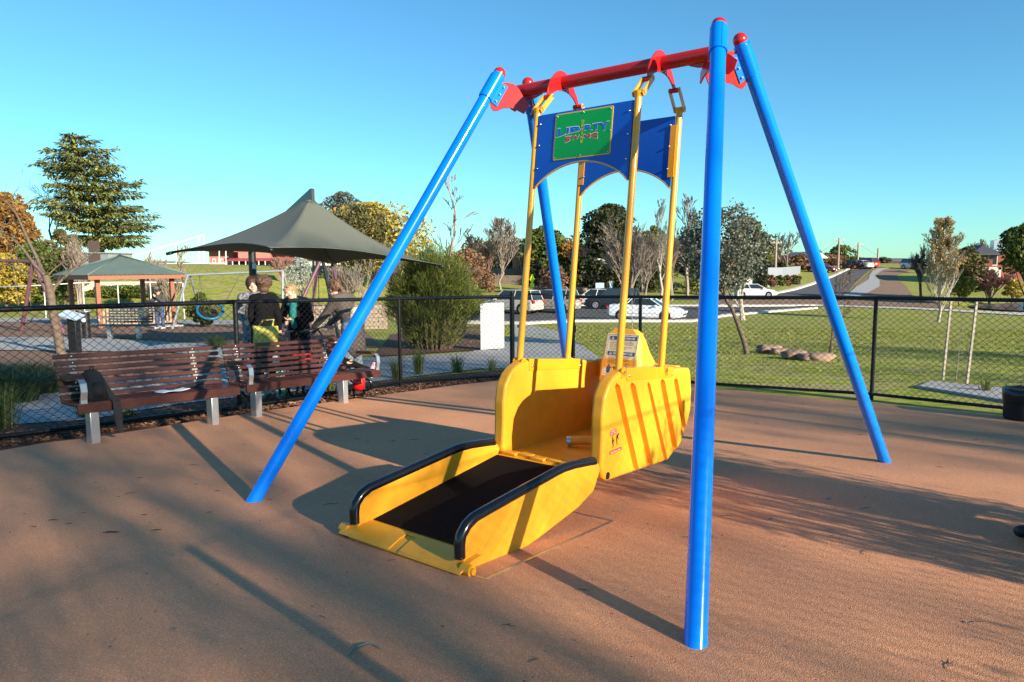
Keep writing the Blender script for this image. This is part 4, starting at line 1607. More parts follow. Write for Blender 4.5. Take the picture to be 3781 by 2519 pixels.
def branch_tree(mb, p, d, length, r, depth, rn, spread=0.5, up=0.15, kids=3, tips=None, shrink=0.68, seg=3, wob=0.12, minr=0.004, sides=4):
    pts = [p.copy()]
    rs = [r]
    q = p.copy()
    dd = d.normalized()
    for i in range(seg):
        dd = (dd + Vector((rn.gauss(0, wob), rn.gauss(0, wob), rn.gauss(0, wob) + up * 0.3))).normalized()
        q = q + dd * length / seg
        pts.append(q.copy())
        rs.append(max(minr, r * (1 - 0.45 * (i + 1) / seg)))
    mb.tube(pts, rs, sides if depth > 1 else 3, caps=False)
    if depth <= 0:
        if tips is not None:
            tips.append(q)
        return
    for k in range(kids):
        t = rn.uniform(0.35, 1.0) if k < kids - 1 else 1.0
        idx = min(seg - 1, int(t * seg))
        base = pts[idx].lerp(pts[idx + 1], t * seg - idx) if t < 1 else pts[-1]
        a = rn.uniform(0, 2 * pi)
        ort = dd.orthogonal().normalized()
        ort = ort * cos(a) + dd.cross(ort) * sin(a)
        nd = (dd + ort * spread * rn.uniform(0.6, 1.4) + Vector((0, 0, up))).normalized()
        branch_tree(mb, base, nd, length * shrink * rn.uniform(0.8, 1.15), max(minr, rs[idx + 1] * 0.72), depth - 1, rn, spread, up, kids, tips, shrink, seg, wob, minr, sides)


def leafy_tree(name, label, vx, Y, vtop, vwidth, lm, bm, seed, n=5000, leaf=0.16, lobes=16, vcrown=None, group=None, cat="tree", cone=0.0, shape=1.0, gaps=0.0, trunk_r=None, base=None, flat=0.0, droop=0.0, shell=0.55, aspect=0.55, fill=0.36, cw=1.0):
    """crown from photo extents: top row vtop, width vwidth, lowest crown row vcrown"""
    rn = random.Random(seed)
    b = base if base is not None else B(vx, Y)
    top_z = ztop(vtop, Y)
    W = vwidth * VS / FPX * Y
    cb = ztop(vcrown, Y) if vcrown else b.z + (top_z - b.z) * 0.3
    cb = max(cb, b.z + 0.1)
    H_ = top_z - cb
    th = thing(name, label, cat, b, group)
    tr = MB()
    tips = []
    tr_r = trunk_r or max(0.06, (top_z - b.z) * 0.022)
    tpts = [Vector(b) + Vector((0, 0, -0.1))]
    hh = top_z - b.z
    wx, wy = rn.uniform(-0.04, 0.04), rn.uniform(-0.04, 0.04)
    for i in range(1, 7):
        tpts.append(Vector((b.x + wx * hh * sin(i), b.y + wy * hh * sin(i * 1.3), b.z + hh * 0.86 * i / 6)))
    tr.tube(tpts, [tr_r * (1 - 0.14 * i) for i in range(7)], 7, caps=False)
    cr = MB()
    C = Vector((b.x, b.y, cb))
    for k in range(lobes):
        t = (k + 0.5) / lobes
        z = cb + H_ * (0.06 + 0.88 * t)
        # envelope
        if cone:
            env = (1 - t) ** 0.8 * cone + (1 - cone) * sqrt(max(0, 1 - (2 * t - 1) ** 2))
        else:
            env = (max(0, 1 - abs(2 * t - 0.85) ** 2.2)) ** 0.5 * shape + (1 - shape)
        a = k * 2.399 + rn.uniform(-0.4, 0.4)
        rr_ = W / 2 * env * rn.uniform(0.45, 0.78)
        lob = W * fill * rn.uniform(0.55, 1.0) * (0.55 + 0.45 * env)
        c = Vector((b.x + cos(a) * rr_, b.y + sin(a) * rr_ * cw, z))
        lz = min(lob * rn.uniform(0.5, 0.8), max(H_ * 0.3, 0.05))
        if c.z + lz > top_z:
            c.z = top_z - lz
        leaf_quads(cr, c, int(n / lobes * rn.uniform(0.7, 1.3)), (lob, lob, lz), leaf, rn, flat, droop, aspect, shell)
        s0 = tpts[min(6, max(1, int((c.z - b.z) / hh * 6 * 0.6)))]
        mid = s0.lerp(c, 0.5) + Vector((0, 0, -0.05 * W))
        tr.tube([s0, mid, c, c + (c - s0).normalized() * lob * 0.6], [tr_r * 0.45, tr_r * 0.28, tr_r * 0.12, tr_r * 0.05], 5, caps=False)
    tr.build("trunk", bm, th, smooth=True)
    cr.build("crown", lm, th)
    return th


def bare_tree(name, label, vx, Y, vtop, vwidth, bm, seed, depth=5, kids=3, spread=0.45, up=0.2, stems=1, group=None, r=None, base=None, fork=0.25, minr=0.012, leaves=None, nleaf=0, leaf=0.08, lean=(0, 0), shrink=0.7, cat="tree", leader=False, bark=None):
    rn = random.Random(seed)
    b = base if base is not None else B(vx, Y)
    hh = ztop(vtop, Y) - b.z
    W = vwidth * VS / FPX * Y
    th = thing(name, label, cat, b, group)
    mb = MB()
    tips = []
    r = r or hh * 0.016
    if Y > 40:
        minr *= 1.35
    if leader:
        # straight leader with side branches that sweep upward
        pts = [Vector(b) + Vector((rn.gauss(0, 0.012) * hh * (i > 0) + lean[0] * i / 8 * hh, rn.gauss(0, 0.01) * hh * (i > 0) + lean[1] * i / 8 * hh, hh * i / 8 - 0.05)) for i in range(9)]
        mb.tube(pts, [max(minr, r * (1 - i / 9)) for i in range(9)], 7, caps=False)
        nb = kids
        for k in range(nb):
            t = fork + (0.95 - fork) * (k / nb) ** 1.0
            i = min(7, int(t * 8))
            p = pts[i].lerp(pts[i + 1], t * 8 - i)
            a = k * 2.399 + rn.uniform(-.5, .5)
            env = (1 - t) ** 0.6
            dirv = Vector((cos(a) * spread, sin(a) * spread, 1.0)).normalized()
            ln = max(0.2, W / 2 * env / max(0.25, spread) * rn.uniform(0.8, 1.2)) * 0.72
            ln = min(ln, hh * (1 - t) + 0.1 * hh)
            branch_tree(mb, p, dirv, ln * 0.6, max(minr, r * 0.45 * (1 - t)), depth, rn, 0.32, up, 3, tips, 0.66, 3, 0.08, minr, 4)
    else:
        for s_ in range(stems):
            d0 = Vector((lean[0] + (rn.uniform(-0.25, 0.25) if stems > 1 else 0), lean[1] + (rn.uniform(-0.2, 0.2) if stems > 1 else 0), 1))
            tot = sum(shrink ** i for i in range(depth + 1))
            branch_tree(mb, Vector(b) + Vector((0, 0, -0.05)), d0, hh / tot * 1.12, r, depth, rn, spread, up, kids, tips, shrink, 3, 0.07, minr, 6)
    # keep the crown inside its measured width and height
    mz = max(v.z for v in mb.v)
    mx = max(abs(v.x - b.x) for v in mb.v)
    fz = hh / max(0.1, (mz - b.z))
    fx = (W / 2) / max(0.05, mx)
    for v in mb.v:
        t = max(0, min(1, (v.z - b.z) / (mz - b.z)))
        v.z = b.z + (v.z - b.z) * fz
        k = fx if not lean[0] else 1
        v.x = b.x + (v.x - b.x) * (1 + (k - 1) * smooth(t * 3))
        v.y = b.y + (v.y - b.y) * (1 + (k - 1) * smooth(t * 3))
    tr = mb.build("branches", bm, th)
    if leaves is not None and nleaf:
        lb = MB()
        for k in range(nleaf):
            v = mb.v[rn.randrange(len(mb.v) // 6, len(mb.v))]
            leaf_quads(lb, v, 1, (leaf * 2, leaf * 2, leaf * 2), leaf, rn)
        lb.build("leaves", leaves, th)
    return th


LM_CEDAR = leafmat("cedar_needles", [(0.07, 0.09, 0.025), (0.16, 0.18, 0.045), (0.27, 0.27, 0.075)], transl=0.1)
LM_ORANGE = leafmat("autumn_orange_leaves", [(0.15, 0.07, 0.02), (0.28, 0.14, 0.03), (0.30, 0.20, 0.05)])
LM_YELLOW = leafmat("autumn_yellow_leaves", [(0.17, 0.14, 0.03), (0.38, 0.28, 0.04), (0.55, 0.42, 0.08)])
LM_GREEN = leafmat("mid_green_leaves", [(0.035, 0.06, 0.012), (0.085, 0.12, 0.02), (0.16, 0.19, 0.035)])
LM_YGREEN = leafmat("yellow_green_leaves", [(0.08, 0.10, 0.015), (0.17, 0.19, 0.025), (0.30, 0.28, 0.05)])
LM_DARK = leafmat("dark_gum_leaves", [(0.022, 0.03, 0.012), (0.05, 0.06, 0.022), (0.10, 0.10, 0.04)])
LM_GUM = leafmat("grey_gum_leaves", [(0.055, 0.065, 0.05), (0.11, 0.125, 0.095), (0.20, 0.22, 0.17)], rough=0.45)
LM_SILVER = leafmat("silver_leaves", [(0.20, 0.24, 0.20), (0.34, 0.38, 0.33), (0.50, 0.53, 0.48)])
LM_OLIVE = leafmat("olive_leaves", [(0.06, 0.065, 0.02), (0.12, 0.115, 0.04), (0.20, 0.17, 0.07)])
LM_BRONZE = leafmat("bronze_leaves", [(0.14, 0.07, 0.035), (0.24, 0.13, 0.07), (0.32, 0.20, 0.12)])
LM_BUSH = leafmat("fine_green_bush_blades", [(0.035, 0.055, 0.012), (0.09, 0.12, 0.02), (0.20, 0.22, 0.035)], transl=0.2)
LM_BRONZE2 = leafmat("thin_autumn_leaves", [(0.30, 0.18, 0.05), (0.42, 0.28, 0.08), (0.42, 0.36, 0.26)])
LM_TUFT = leafmat("grass_blades", [(0.05, 0.08, 0.012), (0.13, 0.18, 0.03), (0.30, 0.30, 0.09)], transl=0.3)
LM_TUFTD = leafmat("dark_strap_leaves", [(0.02, 0.04, 0.012), (0.05, 0.085, 0.025), (0.09, 0.13, 0.05)], transl=0.2)
LM_LAWN = leafmat("lawn_blades", [(0.09, 0.12, 0.02), (0.18, 0.22, 0.03), (0.28, 0.31, 0.05), (0.38, 0.31, 0.16)], transl=0.3)

# --- the cedar on the bank


def cedar():
    rn = random.Random(11)
    Y = 74.0
    b = B(243, Y)
    topz = ztop(302, Y)
    px = VS / FPX * Y
    th = thing("cedar_tree", "tall spreading cedar with layered green boughs on the grassy bank", "tree", b)
    tr, cr = MB(), MB()
    x_top = (190 - 243) * px
    hh = topz - b.z

    def axis_pt(t):
        return Vector((b.x + x_top * t ** 1.3 * 0.9, b.y, b.z + hh * t))
    tr.tube([axis_pt(i / 8) for i in range(9)], [0.42 * (1 - i / 8.6) for i in range(9)], 8, caps=False)
    # silhouette half widths (photo px) to each side by row: (row, left x, right x)
    SIL = [(302, 182, 212), (322, 175, 250), (345, 150, 295), (362, 92, 296), (385, 115, 300), (400, 140, 320), (425, 160, 365), (450, 160, 350), (470, 90, 352), (490, 120, 372), (510, 175, 380), (530, 185, 375), (548, 215, 372), (566, 240, 345)]

    def ext(row):
        for a, c in zip(SIL, SIL[1:]):
            if row <= c[0]:
                k = (row - a[0]) / (c[0] - a[0])
                return a[1] + (c[1] - a[1]) * k, a[2] + (c[2] - a[2]) * k
        return SIL[-1][1], SIL[-1][2]
    layers = 22
    for i in range(layers):
        row = 308 + (560 - 308) * (i + rn.uniform(-.35, .35)) / (layers - 1)
        z = ztop(row, Y)
        t = (z - b.z) / hh
        ax = axis_pt(max(0, min(1, t)))
        xl, xr = ext(row)
        xl, xr = B(xl, Y).x, B(xr, Y).x
        nb = 6 + i // 3
        for k in range(nb):
            a = 2 * pi * (k + rn.uniform(-0.3, 0.3)) / nb + i
            ca, sa = cos(a), sin(a)
            reach = (xr - ax.x) * max(0, ca) + (ax.x - xl) * max(0, -ca)
            avg = (xr - xl) / 2
            reach = (abs(ca) * (reach / max(0.01, abs(ca)) if abs(ca) > 0.01 else 0) * abs(ca) + avg * sa * sa) * rn.uniform(0.72, 1.04)
            end = ax + Vector((ca * reach, sa * reach, 0.05 * reach * rn.uniform(-1, 1.6)))
            start = ax + Vector((0, 0, -0.08 * reach))
            tr.tube([start, start.lerp(end, 0.5) + Vector((0, 0, 0.04 * reach)), end], [0.09, 0.05, 0.015], 4, caps=False)
            # sprays along the bough
            ns = int(5 + reach * 3.6)
            for s_ in range(ns):
                q = 0.2 + 0.8 * (s_ + rn.random()) / ns
                c = start.lerp(end, q)
                w_ = reach * 0.15 * (1.15 - q) + 0.18
                side = Vector((-sa, ca, 0)) * rn.uniform(-1, 1) * w_
                c = c + side + Vector((0, 0, 0.05))
                # each spray: a few pointed drooping fingers
                for f_ in range(5):
                    dr = (Vector((ca, sa, 0)) * rn.uniform(0.2, 1) + side.normalized() * rn.uniform(0, 0.9) + Vector((0, 0, rn.uniform(-0.75, 0.15)))).normalized()
                    ln = rn.uniform(0.35, 0.75)
                    e = dr.cross(Vector((rn.gauss(0, .3), rn.gauss(0, .3), 1))).normalized() * rn.uniform(0.06, 0.12)
                    p0 = c + Vector((rn.gauss(0, .12), rn.gauss(0, .12), rn.gauss(0, .06)))
                    o = len(cr.v)
                    cr.v += [p0, p0 + dr * ln * 0.45 + e, p0 + dr * ln, p0 + dr * ln * 0.45 - e]
                    cr.f.append((o, o + 1, o + 2, o + 3))
                    cr.mi.append(0)
    tr.build("trunk", M_BARK, th, smooth=True)
    cr.build("crown", LM_CEDAR, th)


cedar()

# --- bank top, school side and far trees
leafy_tree("autumn_tree", "large orange leaved autumn tree behind the purple framed swing", 30, 50, 434, 175, LM_ORANGE, M_BARK, 3, n=9000, leaf=0.14, lobes=46, vcrown=585, cone=0.55, fill=0.2)
leafy_tree("shrub", "yellow leaved shrub under the orange autumn tree", 22, 44, 575, 120, LM_YELLOW, M_BARK, 31, n=4000, leaf=0.11, lobes=14, vcrown=690, cat="shrub")
leafy_tree("shrub", "bushy mid green shrub between the orange tree and the pavilion", 95, 46, 545, 120, LM_GREEN, M_BARK, 32, n=6000, leaf=0.12, lobes=20, vcrown=690, cat="shrub")
leafy_tree("shrub", "olive shrub partly hidden by the purple swing post", 150, 48, 515, 90, LM_OLIVE, M_BARK, 33, n=4500, leaf=0.12, lobes=16, vcrown=680, cat="shrub")
bare_tree("bare_tree", "dark leafless tree whose twigs show beside the cedar", 145, 82, 385, 110, M_TWIGD, 5, depth=5, kids=3, spread=0.5)
bare_tree("twiggy_shrub", "brown leafless thicket behind the pavilion roof", 185, 44, 520, 90, M_TWIG, 41, depth=4, kids=4, spread=0.35, stems=5, cat="shrub", leaves=LM_BRONZE, nleaf=500, minr=0.014)
bare_tree("twiggy_shrub", "pale leafless thicket between the pavilion and the steel swing", 352, 44, 570, 90, M_TWIG, 42, depth=4, kids=4, spread=0.4, stems=5, cat="shrub", minr=0.013)
bare_tree("twiggy_shrub", "low tangled leafless bush beyond the steel swing frame", 395, 42, 605, 95, M_TWIG, 43, depth=4, kids=4, spread=0.5, stems=5, cat="shrub", minr=0.012, leaves=LM_OLIVE, nleaf=500)
bare_tree("bare_tree", "slim leafless tree standing before the school building", 420, 55, 555, 60, M_TWIG, 44, depth=4, kids=3, spread=0.35, minr=0.014)
bare_tree("twiggy_shrub", "pinkish leafless shrub beside the shade sail post", 648, 56, 585, 60, M_TWIGP, 45, depth=4, kids=4, spread=0.35, stems=6, cat="shrub", minr=0.016)
leafy_tree("silver_tree", "small silver leaved tree on the grass bank", 692, 48, 585, 58, LM_SILVER, M_BARKW, 46, n=2600, leaf=0.07, lobes=14, vcrown=650)
leafy_tree("shrub", "dark green shrub by the blue ringed nest swing", 462, 31, 668, 60, LM_GREEN, M_BARK, 47, n=2600, leaf=0.07, lobes=12, vcrown=742, cat="shrub")
leafy_tree("wattle_tree", "broad yellow flowering tree behind the shade sail", 860, 62, 462, 245, LM_YELLOW, M_BARK, 48, n=9000, leaf=0.16, lobes=26, vcrown=610)
leafy_tree("gum_tree", "olive gum tree standing among the yellow blossom", 835, 59, 468, 170, LM_OLIVE, M_BARK, 49, n=6000, leaf=0.15, lobes=20, vcrown=600)
leafy_tree("gum_tree", "grey green gum tree rising above the yellow tree", 790, 72, 438, 90, LM_GUM, M_BARK, 50, n=3500, leaf=0.15, lobes=12, vcrown=530)
bare_tree("twiggy_shrub", "sandy leafless shrub on the slope under the shade sail edge", 800, 45, 600, 110, M_TWIG, 51, depth=4, kids=4, spread=0.45, stems=5, cat="shrub", minr=0.012)
bare_tree("bare_tree", "leafless tree with pale trunk beside the ponytailed woman", 838, 40, 585, 80, M_TWIG, 52, depth=4, kids=3, spread=0.4, minr=0.012)
bare_tree("twiggy_shrub", "tall leafless shrub just past the shade sail corner", 905, 42, 590, 80, M_TWIG, 53, depth=4, kids=4, spread=0.4, stems=4, cat="shrub", minr=0.012)


# --- the big fine leaved bush
def big_bush():
    rn = random.Random(5)
    b = G(995, 803)
    th = thing("bottlebrush_bush", "large fine leaved green bush beside the concrete path", "bush", b)
    Yb = b.y
    px = VS / FPX * Yb
    H_ = ztop(560, Yb) - b.z
    W = 245 * px
    st, cr = MB(), MB()
    for k in range(170):
        a = rn.uniform(0, 2 * pi)
        rad = sqrt(rn.random())
        lean_ = rad * 0.9
        foot = Vector((b.x + cos(a) * rad * 0.35 * W / 2, b.y + sin(a) * rad * 0.35 * W / 2, b.z))
        env = sqrt(max(0.05, 1 - (rad * 0.93) ** 2.4))
        tip = Vector((b.x + 0.02 * W + cos(a) * rad * W / 2 * 0.92, b.y + sin(a) * rad * W / 2 * 0.92, b.z + H_ * env * rn.uniform(0.8, 1.0)))
        mid = foot.lerp(tip, 0.55) + Vector((0, 0, 0.1 * H_))
        st.tube([foot, mid, tip], [0.02, 0.010, 0.003], 4, caps=False)
        # blades along the outer two thirds
        for s_ in range(210):
            t = rn.random() ** 0.75
            p0 = foot.lerp(mid, t * 2) if t < 0.5 else mid.lerp(tip, t * 2 - 1)
            p0 = p0 + Vector((rn.gauss(0, 0.10), rn.gauss(0, 0.10), rn.gauss(0, 0.06)))
            if p0.z < b.z + 0.12:
                continue
            out = Vector((cos(a) * rad, sin(a) * rad, 0.0))
            dr = (out * rn.uniform(0.2, 1.2) + Vector((rn.gauss(0, .4), rn.gauss(0, .4), rn.uniform(0.2, 1.3)))).normalized()
            ln = rn.uniform(0.10, 0.25)
            e = dr.cross(Vector((rn.gauss(0, 1), rn.gauss(0, 1), rn.gauss(0, 1)))).normalized() * 0.008
            o = len(cr.v)
            cr.v += [p0 - e, p0 + e, p0 + dr * ln]
            cr.f.append((o, o + 1, o + 2))
            cr.mi.append(0)
    st.build("stems", M_BARK, th)
    cr.build("foliage", LM_BUSH, th)
    # lower skirt of paler dry growth
    return th


big_bush()

# --- middle distance
bare_tree("sapling", "thin leafless sapling with a straight leader behind the fine leaved bush", 1042, 24, 386, 130, M_TWIG, 61, depth=2, kids=14, spread=0.55, up=0.08, leader=True, fork=0.3, r=0.06, minr=0.009)
leafy_tree("autumn_shrub", "orange brown shrub beside the fine leaved bush", 1078, 60, 570, 70, LM_BRONZE, M_BARK, 62, n=2600, leaf=0.13, lobes=12, vcrown=650, cat="shrub")
bare_tree("bare_tree", "dark round headed leafless tree on the skyline beside the sapling", 1095, 100, 528, 60, M_TWIGD, 63, depth=5, kids=3, spread=0.45, minr=0.03)
bare_tree("poplar", "pale twiggy poplar with a dense upright crown by the block wall", 1152, 84, 497, 88, M_TWIG, 64, depth=4, kids=34, spread=0.42, up=0.25, leader=True, fork=0.14, minr=0.019)
leafy_tree("autumn_shrub", "reddish low shrub under the pale poplar", 1118, 80, 620, 50, LM_BRONZE, M_BARK, 65, n=1400, leaf=0.13, lobes=8, vcrown=668, cat="shrub")
leafy_tree("evergreen_tree", "dense dark green tree left of the far blue swing leg".replace("left of", "half behind"), 1252, 92, 517, 100, LM_GREEN, M_BARK, 66, n=7500, leaf=0.26, lobes=26, vcrown=650)
leafy_tree("autumn_tree", "small orange tree showing between the yellow rods", 1306, 90, 558, 50, LM_ORANGE, M_BARK, 67, n=2000, leaf=0.22, lobes=10, vcrown=600)
leafy_tree("bronze_shrub", "coppery leafed shrub on the rocky garden bank", 1272, 76, 605, 60, LM_BRONZE, M_BARK, 68, n=2600, leaf=0.14, lobes=14, vcrown=668, cat="shrub")
leafy_tree("gum_tree", "big dark rounded gum tree behind the parked white sedan", 1400, 100, 470, 128, LM_DARK, M_BARK, 69, n=9000, leaf=0.27, lobes=30, vcrown=600)
leafy_tree("dark_hedge", "dark hedge below the big gum tree", 1350, 84, 590, 110, LM_DARK, M_BARK, 70, n=5000, leaf=0.2, lobes=20, vcrown=672, cat="hedge")
leafy_tree("dark_hedge", "dark mixed hedge below the pale forked willow", 1480, 84, 596, 150, LM_DARK, M_BARK, 71, n=5500, leaf=0.2, lobes=24, vcrown=672, cat="hedge")
leafy_tree("evergreen_tree", "dark conifer beside the coppery shrub", 1236, 82, 592, 34, LM_DARK, M_BARK, 72, n=2200, leaf=0.16, lobes=14, vcrown=660, cone=0.6)
bare_tree("willow", "pale leafless willow with many forked stems behind the white sedan", 1442, 62, 495, 150, M_TWIG, 73, depth=5, kids=4, spread=0.42, up=0.12, stems=3, minr=0.015)
leafy_tree("gum_tree", "olive tree between the two rear yellow rods", 1500, 96, 520, 60, LM_YGREEN, M_BARK, 74, n=3000, leaf=0.22, lobes=12, vcrown=600)
bare_tree("birch", "tall slender birch with white bark nearest the willow", 1518, 70, 457, 70, M_BARKW, 75, depth=3, kids=26, spread=0.35, up=0.25, leader=True, fork=0.2, minr=0.014)
bare_tree("birch", "tall slender birch reaching highest beside the blue leg", 1580, 74, 446, 78, M_TWIG, 76, depth=3, kids=26, spread=0.4, up=0.25, leader=True, fork=0.25, minr=0.016)
leafy_tree("hedge", "bright green clipped shrubs on the garden edge", 1600, 80, 640, 60, LM_YGREEN, M_BARK, 77, n=1800, leaf=0.12, lobes=12, vcrown=672, cat="hedge")
leafy_tree("hedge", "mixed olive garden shrubs behind the silver leaved gum", 1640, 88, 600, 120, LM_OLIVE, M_BARK, 78, n=5000, leaf=0.2, lobes=20, vcrown=660, cat="hedge")
for (vx, w, vt, lb, sd) in ((1705, 24, 492, "golden green columnar poplar touching the silver leaved gum", 79), (1738, 26, 508, "golden green columnar poplar standing free on the skyline", 80), (1762, 20, 575, "short golden green columnar poplar beside the power pole", 81)):
    leafy_tree("columnar_poplar", lb, vx, 104, vt, w, LM_YGREEN, M_BARK, sd, n=2600, leaf=0.22, lobes=18, vcrown=625, group="row of columnar poplars", shape=0.6, fill=0.42)
leafy_tree("pine_tree", "dark bushy pine behind the grey boundary wall", 1745, 96, 598, 60, LM_DARK, M_BARK, 82, n=2600, leaf=0.2, lobes=14, vcrown=640)
bare_tree("white_barked_tree", "leafless tree with a smooth white trunk at the car park kerb", 1709, 47, 600, 95, M_BARKW, 83, depth=4, kids=4, spread=0.55, up=0.1, minr=0.015, r=0.19)
bare_tree("bare_tree", "leafless tree above the grey boundary wall", 1806, 110, 532, 62, M_TWIG, 84, depth=5, kids=3, spread=0.5, minr=0.025)
for (vx, Y, vt, w, lm, lb, sd) in ((1836, 118, 588, 56, LM_BRONZE, "brown garden tree in front of the gabled roofs", 85), (1872, 125, 578, 44, LM_OLIVE, "olive street tree past the gabled roofs", 86), (1925, 135, 568, 56, LM_GREEN, "rounded green street tree under the power lines", 87), (1905, 130, 590, 60, LM_BRONZE, "rust coloured shrub row beside the street", 88), (1960, 150, 595, 36, LM_GREEN, "small dark street tree near the parked cars", 89), (2026, 165, 597, 30, LM_DARK, "round dark bush at the crest of the road", 90), (1795, 112, 605, 50, LM_OLIVE, "dull green garden shrub above the boundary wall", 91)):
    leafy_tree("street_tree", lb, vx, Y, vt, w, lm, M_BARK, sd, n=1500, leaf=0.26, lobes=10, vcrown=622)

# --- by the pond
bare_tree("poplar", "slender poplar with white trunk and last yellow leaves on the lawn edge", 2160, 47, 505, 118, M_BARKW, 95, depth=4, kids=40, spread=0.5, up=0.22, leader=True, fork=0.1, minr=0.011, leaves=LM_BRONZE2, nleaf=6000, leaf=0.07, bark=M_BARKW)
bare_tree("twiggy_shrub", "dark leafless tree crowded behind the white trunked poplar", 2118, 72, 562, 60, M_TWIGD, 96, depth=5, kids=4, spread=0.5, stems=2, minr=0.02)
leafy_tree("gum_tree", "grey green tree before the brick house", 2222, 74, 574, 76, LM_OLIVE, M_BARK, 97, n=4500, leaf=0.16, lobes=20, vcrown=672, cw=0.6)
leafy_tree("shrub", "yellow green willow bush at the pond edge", 2206, 70, 640, 56, LM_YGREEN, M_BARK, 98, n=2500, leaf=0.11, lobes=12, vcrown=685, cat="shrub")
bare_tree("twiggy_shrub", "brown twiggy thicket on the pond bank", 2275, 74, 620, 110, M_TWIGP, 99, depth=4, kids=4, spread=0.55, stems=6, cat="shrub", minr=0.018, leaves=LM_BRONZE, nleaf=600)
leafy_tree("shrub", "golden bush near the brick house", 2328, 72, 648, 44, LM_YELLOW, M_BARK, 100, n=1600, leaf=0.11, lobes=9, vcrown=690, cat="shrub")
leafy_tree("evergreen_tree", "big dark green tree overhanging the brick house", 2356, 66, 514, 110, LM_GREEN, M_BARK, 101, n=8000, leaf=0.17, lobes=28, vcrown=632)
bare_tree("bare_tree", "faint leafless tree on the skyline behind the brick house", 2240, 105, 556, 60, M_TWIG, 102, depth=5, kids=3, spread=0.5, minr=0.025)
bare_tree("bare_tree", "faint leafless tree rising over the brick house roof", 2300, 110, 556, 70, M_TWIG, 103, depth=5, kids=3, spread=0.5, minr=0.025)


# --- the silver leaved gum with leaning trunk
def silver_gum():
    rn = random.Random(21)
    b = G(1719, 815)
    th = thing("silver_dollar_gum", "round leaved silvery gum tree with a leaning brown trunk on the lawn", "tree", b)
    Y = b.y

    def pt(vx, vy, dy=0.0):
        return P(vx, vy, Y + dy)
    tr, cr = MB(), MB()
    tr.tube([Vector(b) - Vector((0, 0, 0.1)), pt(1712, 790), pt(1696, 745), pt(1682, 708), pt(1669, 690)], [0.075, 0.066, 0.055, 0.05, 0.045], 9, caps=False)
    limbs = [[(1669, 690), (1664, 665), (1672, 640), (1680, 610), (1690, 560), (1700, 500)], [(1664, 665), (1655, 640), (1640, 600), (1640, 540), (1650, 480)], [(1668, 680), (1640, 650), (1610, 620), (1585, 590)], [(1680, 610), (1705, 580), (1735, 555)], [(1640, 600), (1600, 560), (1580, 540)]]
    lp = []
    for k, l in enumerate(limbs):
        pts = [pt(a, c, (k - 2) * 0.12 * i) for i, (a, c) in enumerate(l)]
        tr.tube(pts, [max(0.006, 0.036 - 0.007 * i) for i in range(len(pts))], 6, caps=False)
        lp += pts
    centers = []
    for _ in range(300):
        vx, vy = rn.uniform(1560, 1756), rn.uniform(478, 662)
        # outline of the crown in rows
        e = ((vx - 1664) / 96) ** 2 + ((vy - 568) / (98 if vy < 568 else 92)) ** 2
        low = vy > 600 and vx < 1640 and (vx - 1560) < (vy - 600) * 0.5
        if e < 1 and not low:
            centers.append(Vector(pt(vx, vy, rn.uniform(-1, 1) * 1.0 * sqrt(max(0, 1 - e)))))
    for c in centers:
        nb = min(lp, key=lambda q: (q - c).length)
        tr.tube([nb, nb.lerp(c, 0.5) + Vector((0, 0, 0.05)), c], [0.012, 0.007, 0.003], 3, caps=False)
        for _ in range(rn.randint(26, 44)):
            p0 = c + Vector((rn.gauss(0, 0.09), rn.gauss(0, 0.12), rn.gauss(0, 0.09)))
            nn = Vector((rn.gauss(0, 1), rn.gauss(0, 1), rn.gauss(0, 0.6))).normalized()
            a = nn.orthogonal().normalized()
            bb = nn.cross(a)
            s_ = rn.uniform(0.02, 0.036)
            o = len(cr.v)
            cr.v += [p0 + (a * cos(2 * pi * k / 6) + bb * sin(2 * pi * k / 6)) * s_ for k in range(6)]
            cr.f.append(tuple(range(o, o + 6)))
            cr.mi.append(0)
    tr.build("trunk", M_BARK, th, smooth=True)
    cr.build("crown", LM_GUM, th)


silver_gum()
for i, (vx, Yb, vt, w, m_b) in enumerate(((1128, 88, 540, 60, M_TWIGP), (1205, 92, 556, 60, M_TWIG), (1330, 88, 560, 60, M_TWIGD), (1478, 66, 520, 90, M_TWIG), (1545, 72, 500, 70, M_TWIG), (1610, 82, 520, 70, M_TWIG), (1640, 90, 540, 80, M_TWIG), (1680, 86, 560, 60, M_TWIG))):
    bare_tree("bare_tree", ["pinkish leafless tree crowding the pale twiggy poplar", "leafless tree over the dark roofed house", "dark leafless tree before the low flat roofed house", "wide pale leafless tree beside the forked willow", "pale leafless tree between the two slender birches", "leafless tree just behind the silvery gum", "wide leafless tree seen through the silvery gum crown", "leafless tree between the silvery gum and the columnar poplars"][i], vx, Yb, vt, w, m_b, 160 + i, depth=5, kids=4, spread=0.4, up=0.2, stems=2, minr=0.016)
# wooded rise that closes the view between the nearer trees
rn = random.Random(321)
fw = MB()
for _ in range(210):
    vx = rn.uniform(1090, 1770)
    Yf = rn.uniform(112, 150)
    b = B(vx, Yf)
    tz = ztop(rn.uniform(538, 602), Yf)
    hz = max(1.2, (tz - b.z) / 2)
    leaf_quads(fw, (b.x, b.y, tz - hz), 150, (rn.uniform(2.2, 4.5), 2.5, hz), 0.34, rn)
fw.build("far_wood", leafmat("mixed_far_leaves", [(0.035, 0.045, 0.02), (0.09, 0.085, 0.035), (0.16, 0.11, 0.06), (0.22, 0.17, 0.11)]), kind="stuff", label="mixed far off wood closing the view behind the garden trees", cat="wood")
bare_tree("young_tree", "young tree with a few orange leaves behind the far blue swing leg", 1911, 16.8, 575, 110, M_BARK, 110, depth=4, kids=3, spread=0.6, up=0.05, base=G(1909, 815), minr=0.008, leaves=LM_ORANGE, nleaf=150, leaf=0.028, r=0.055)
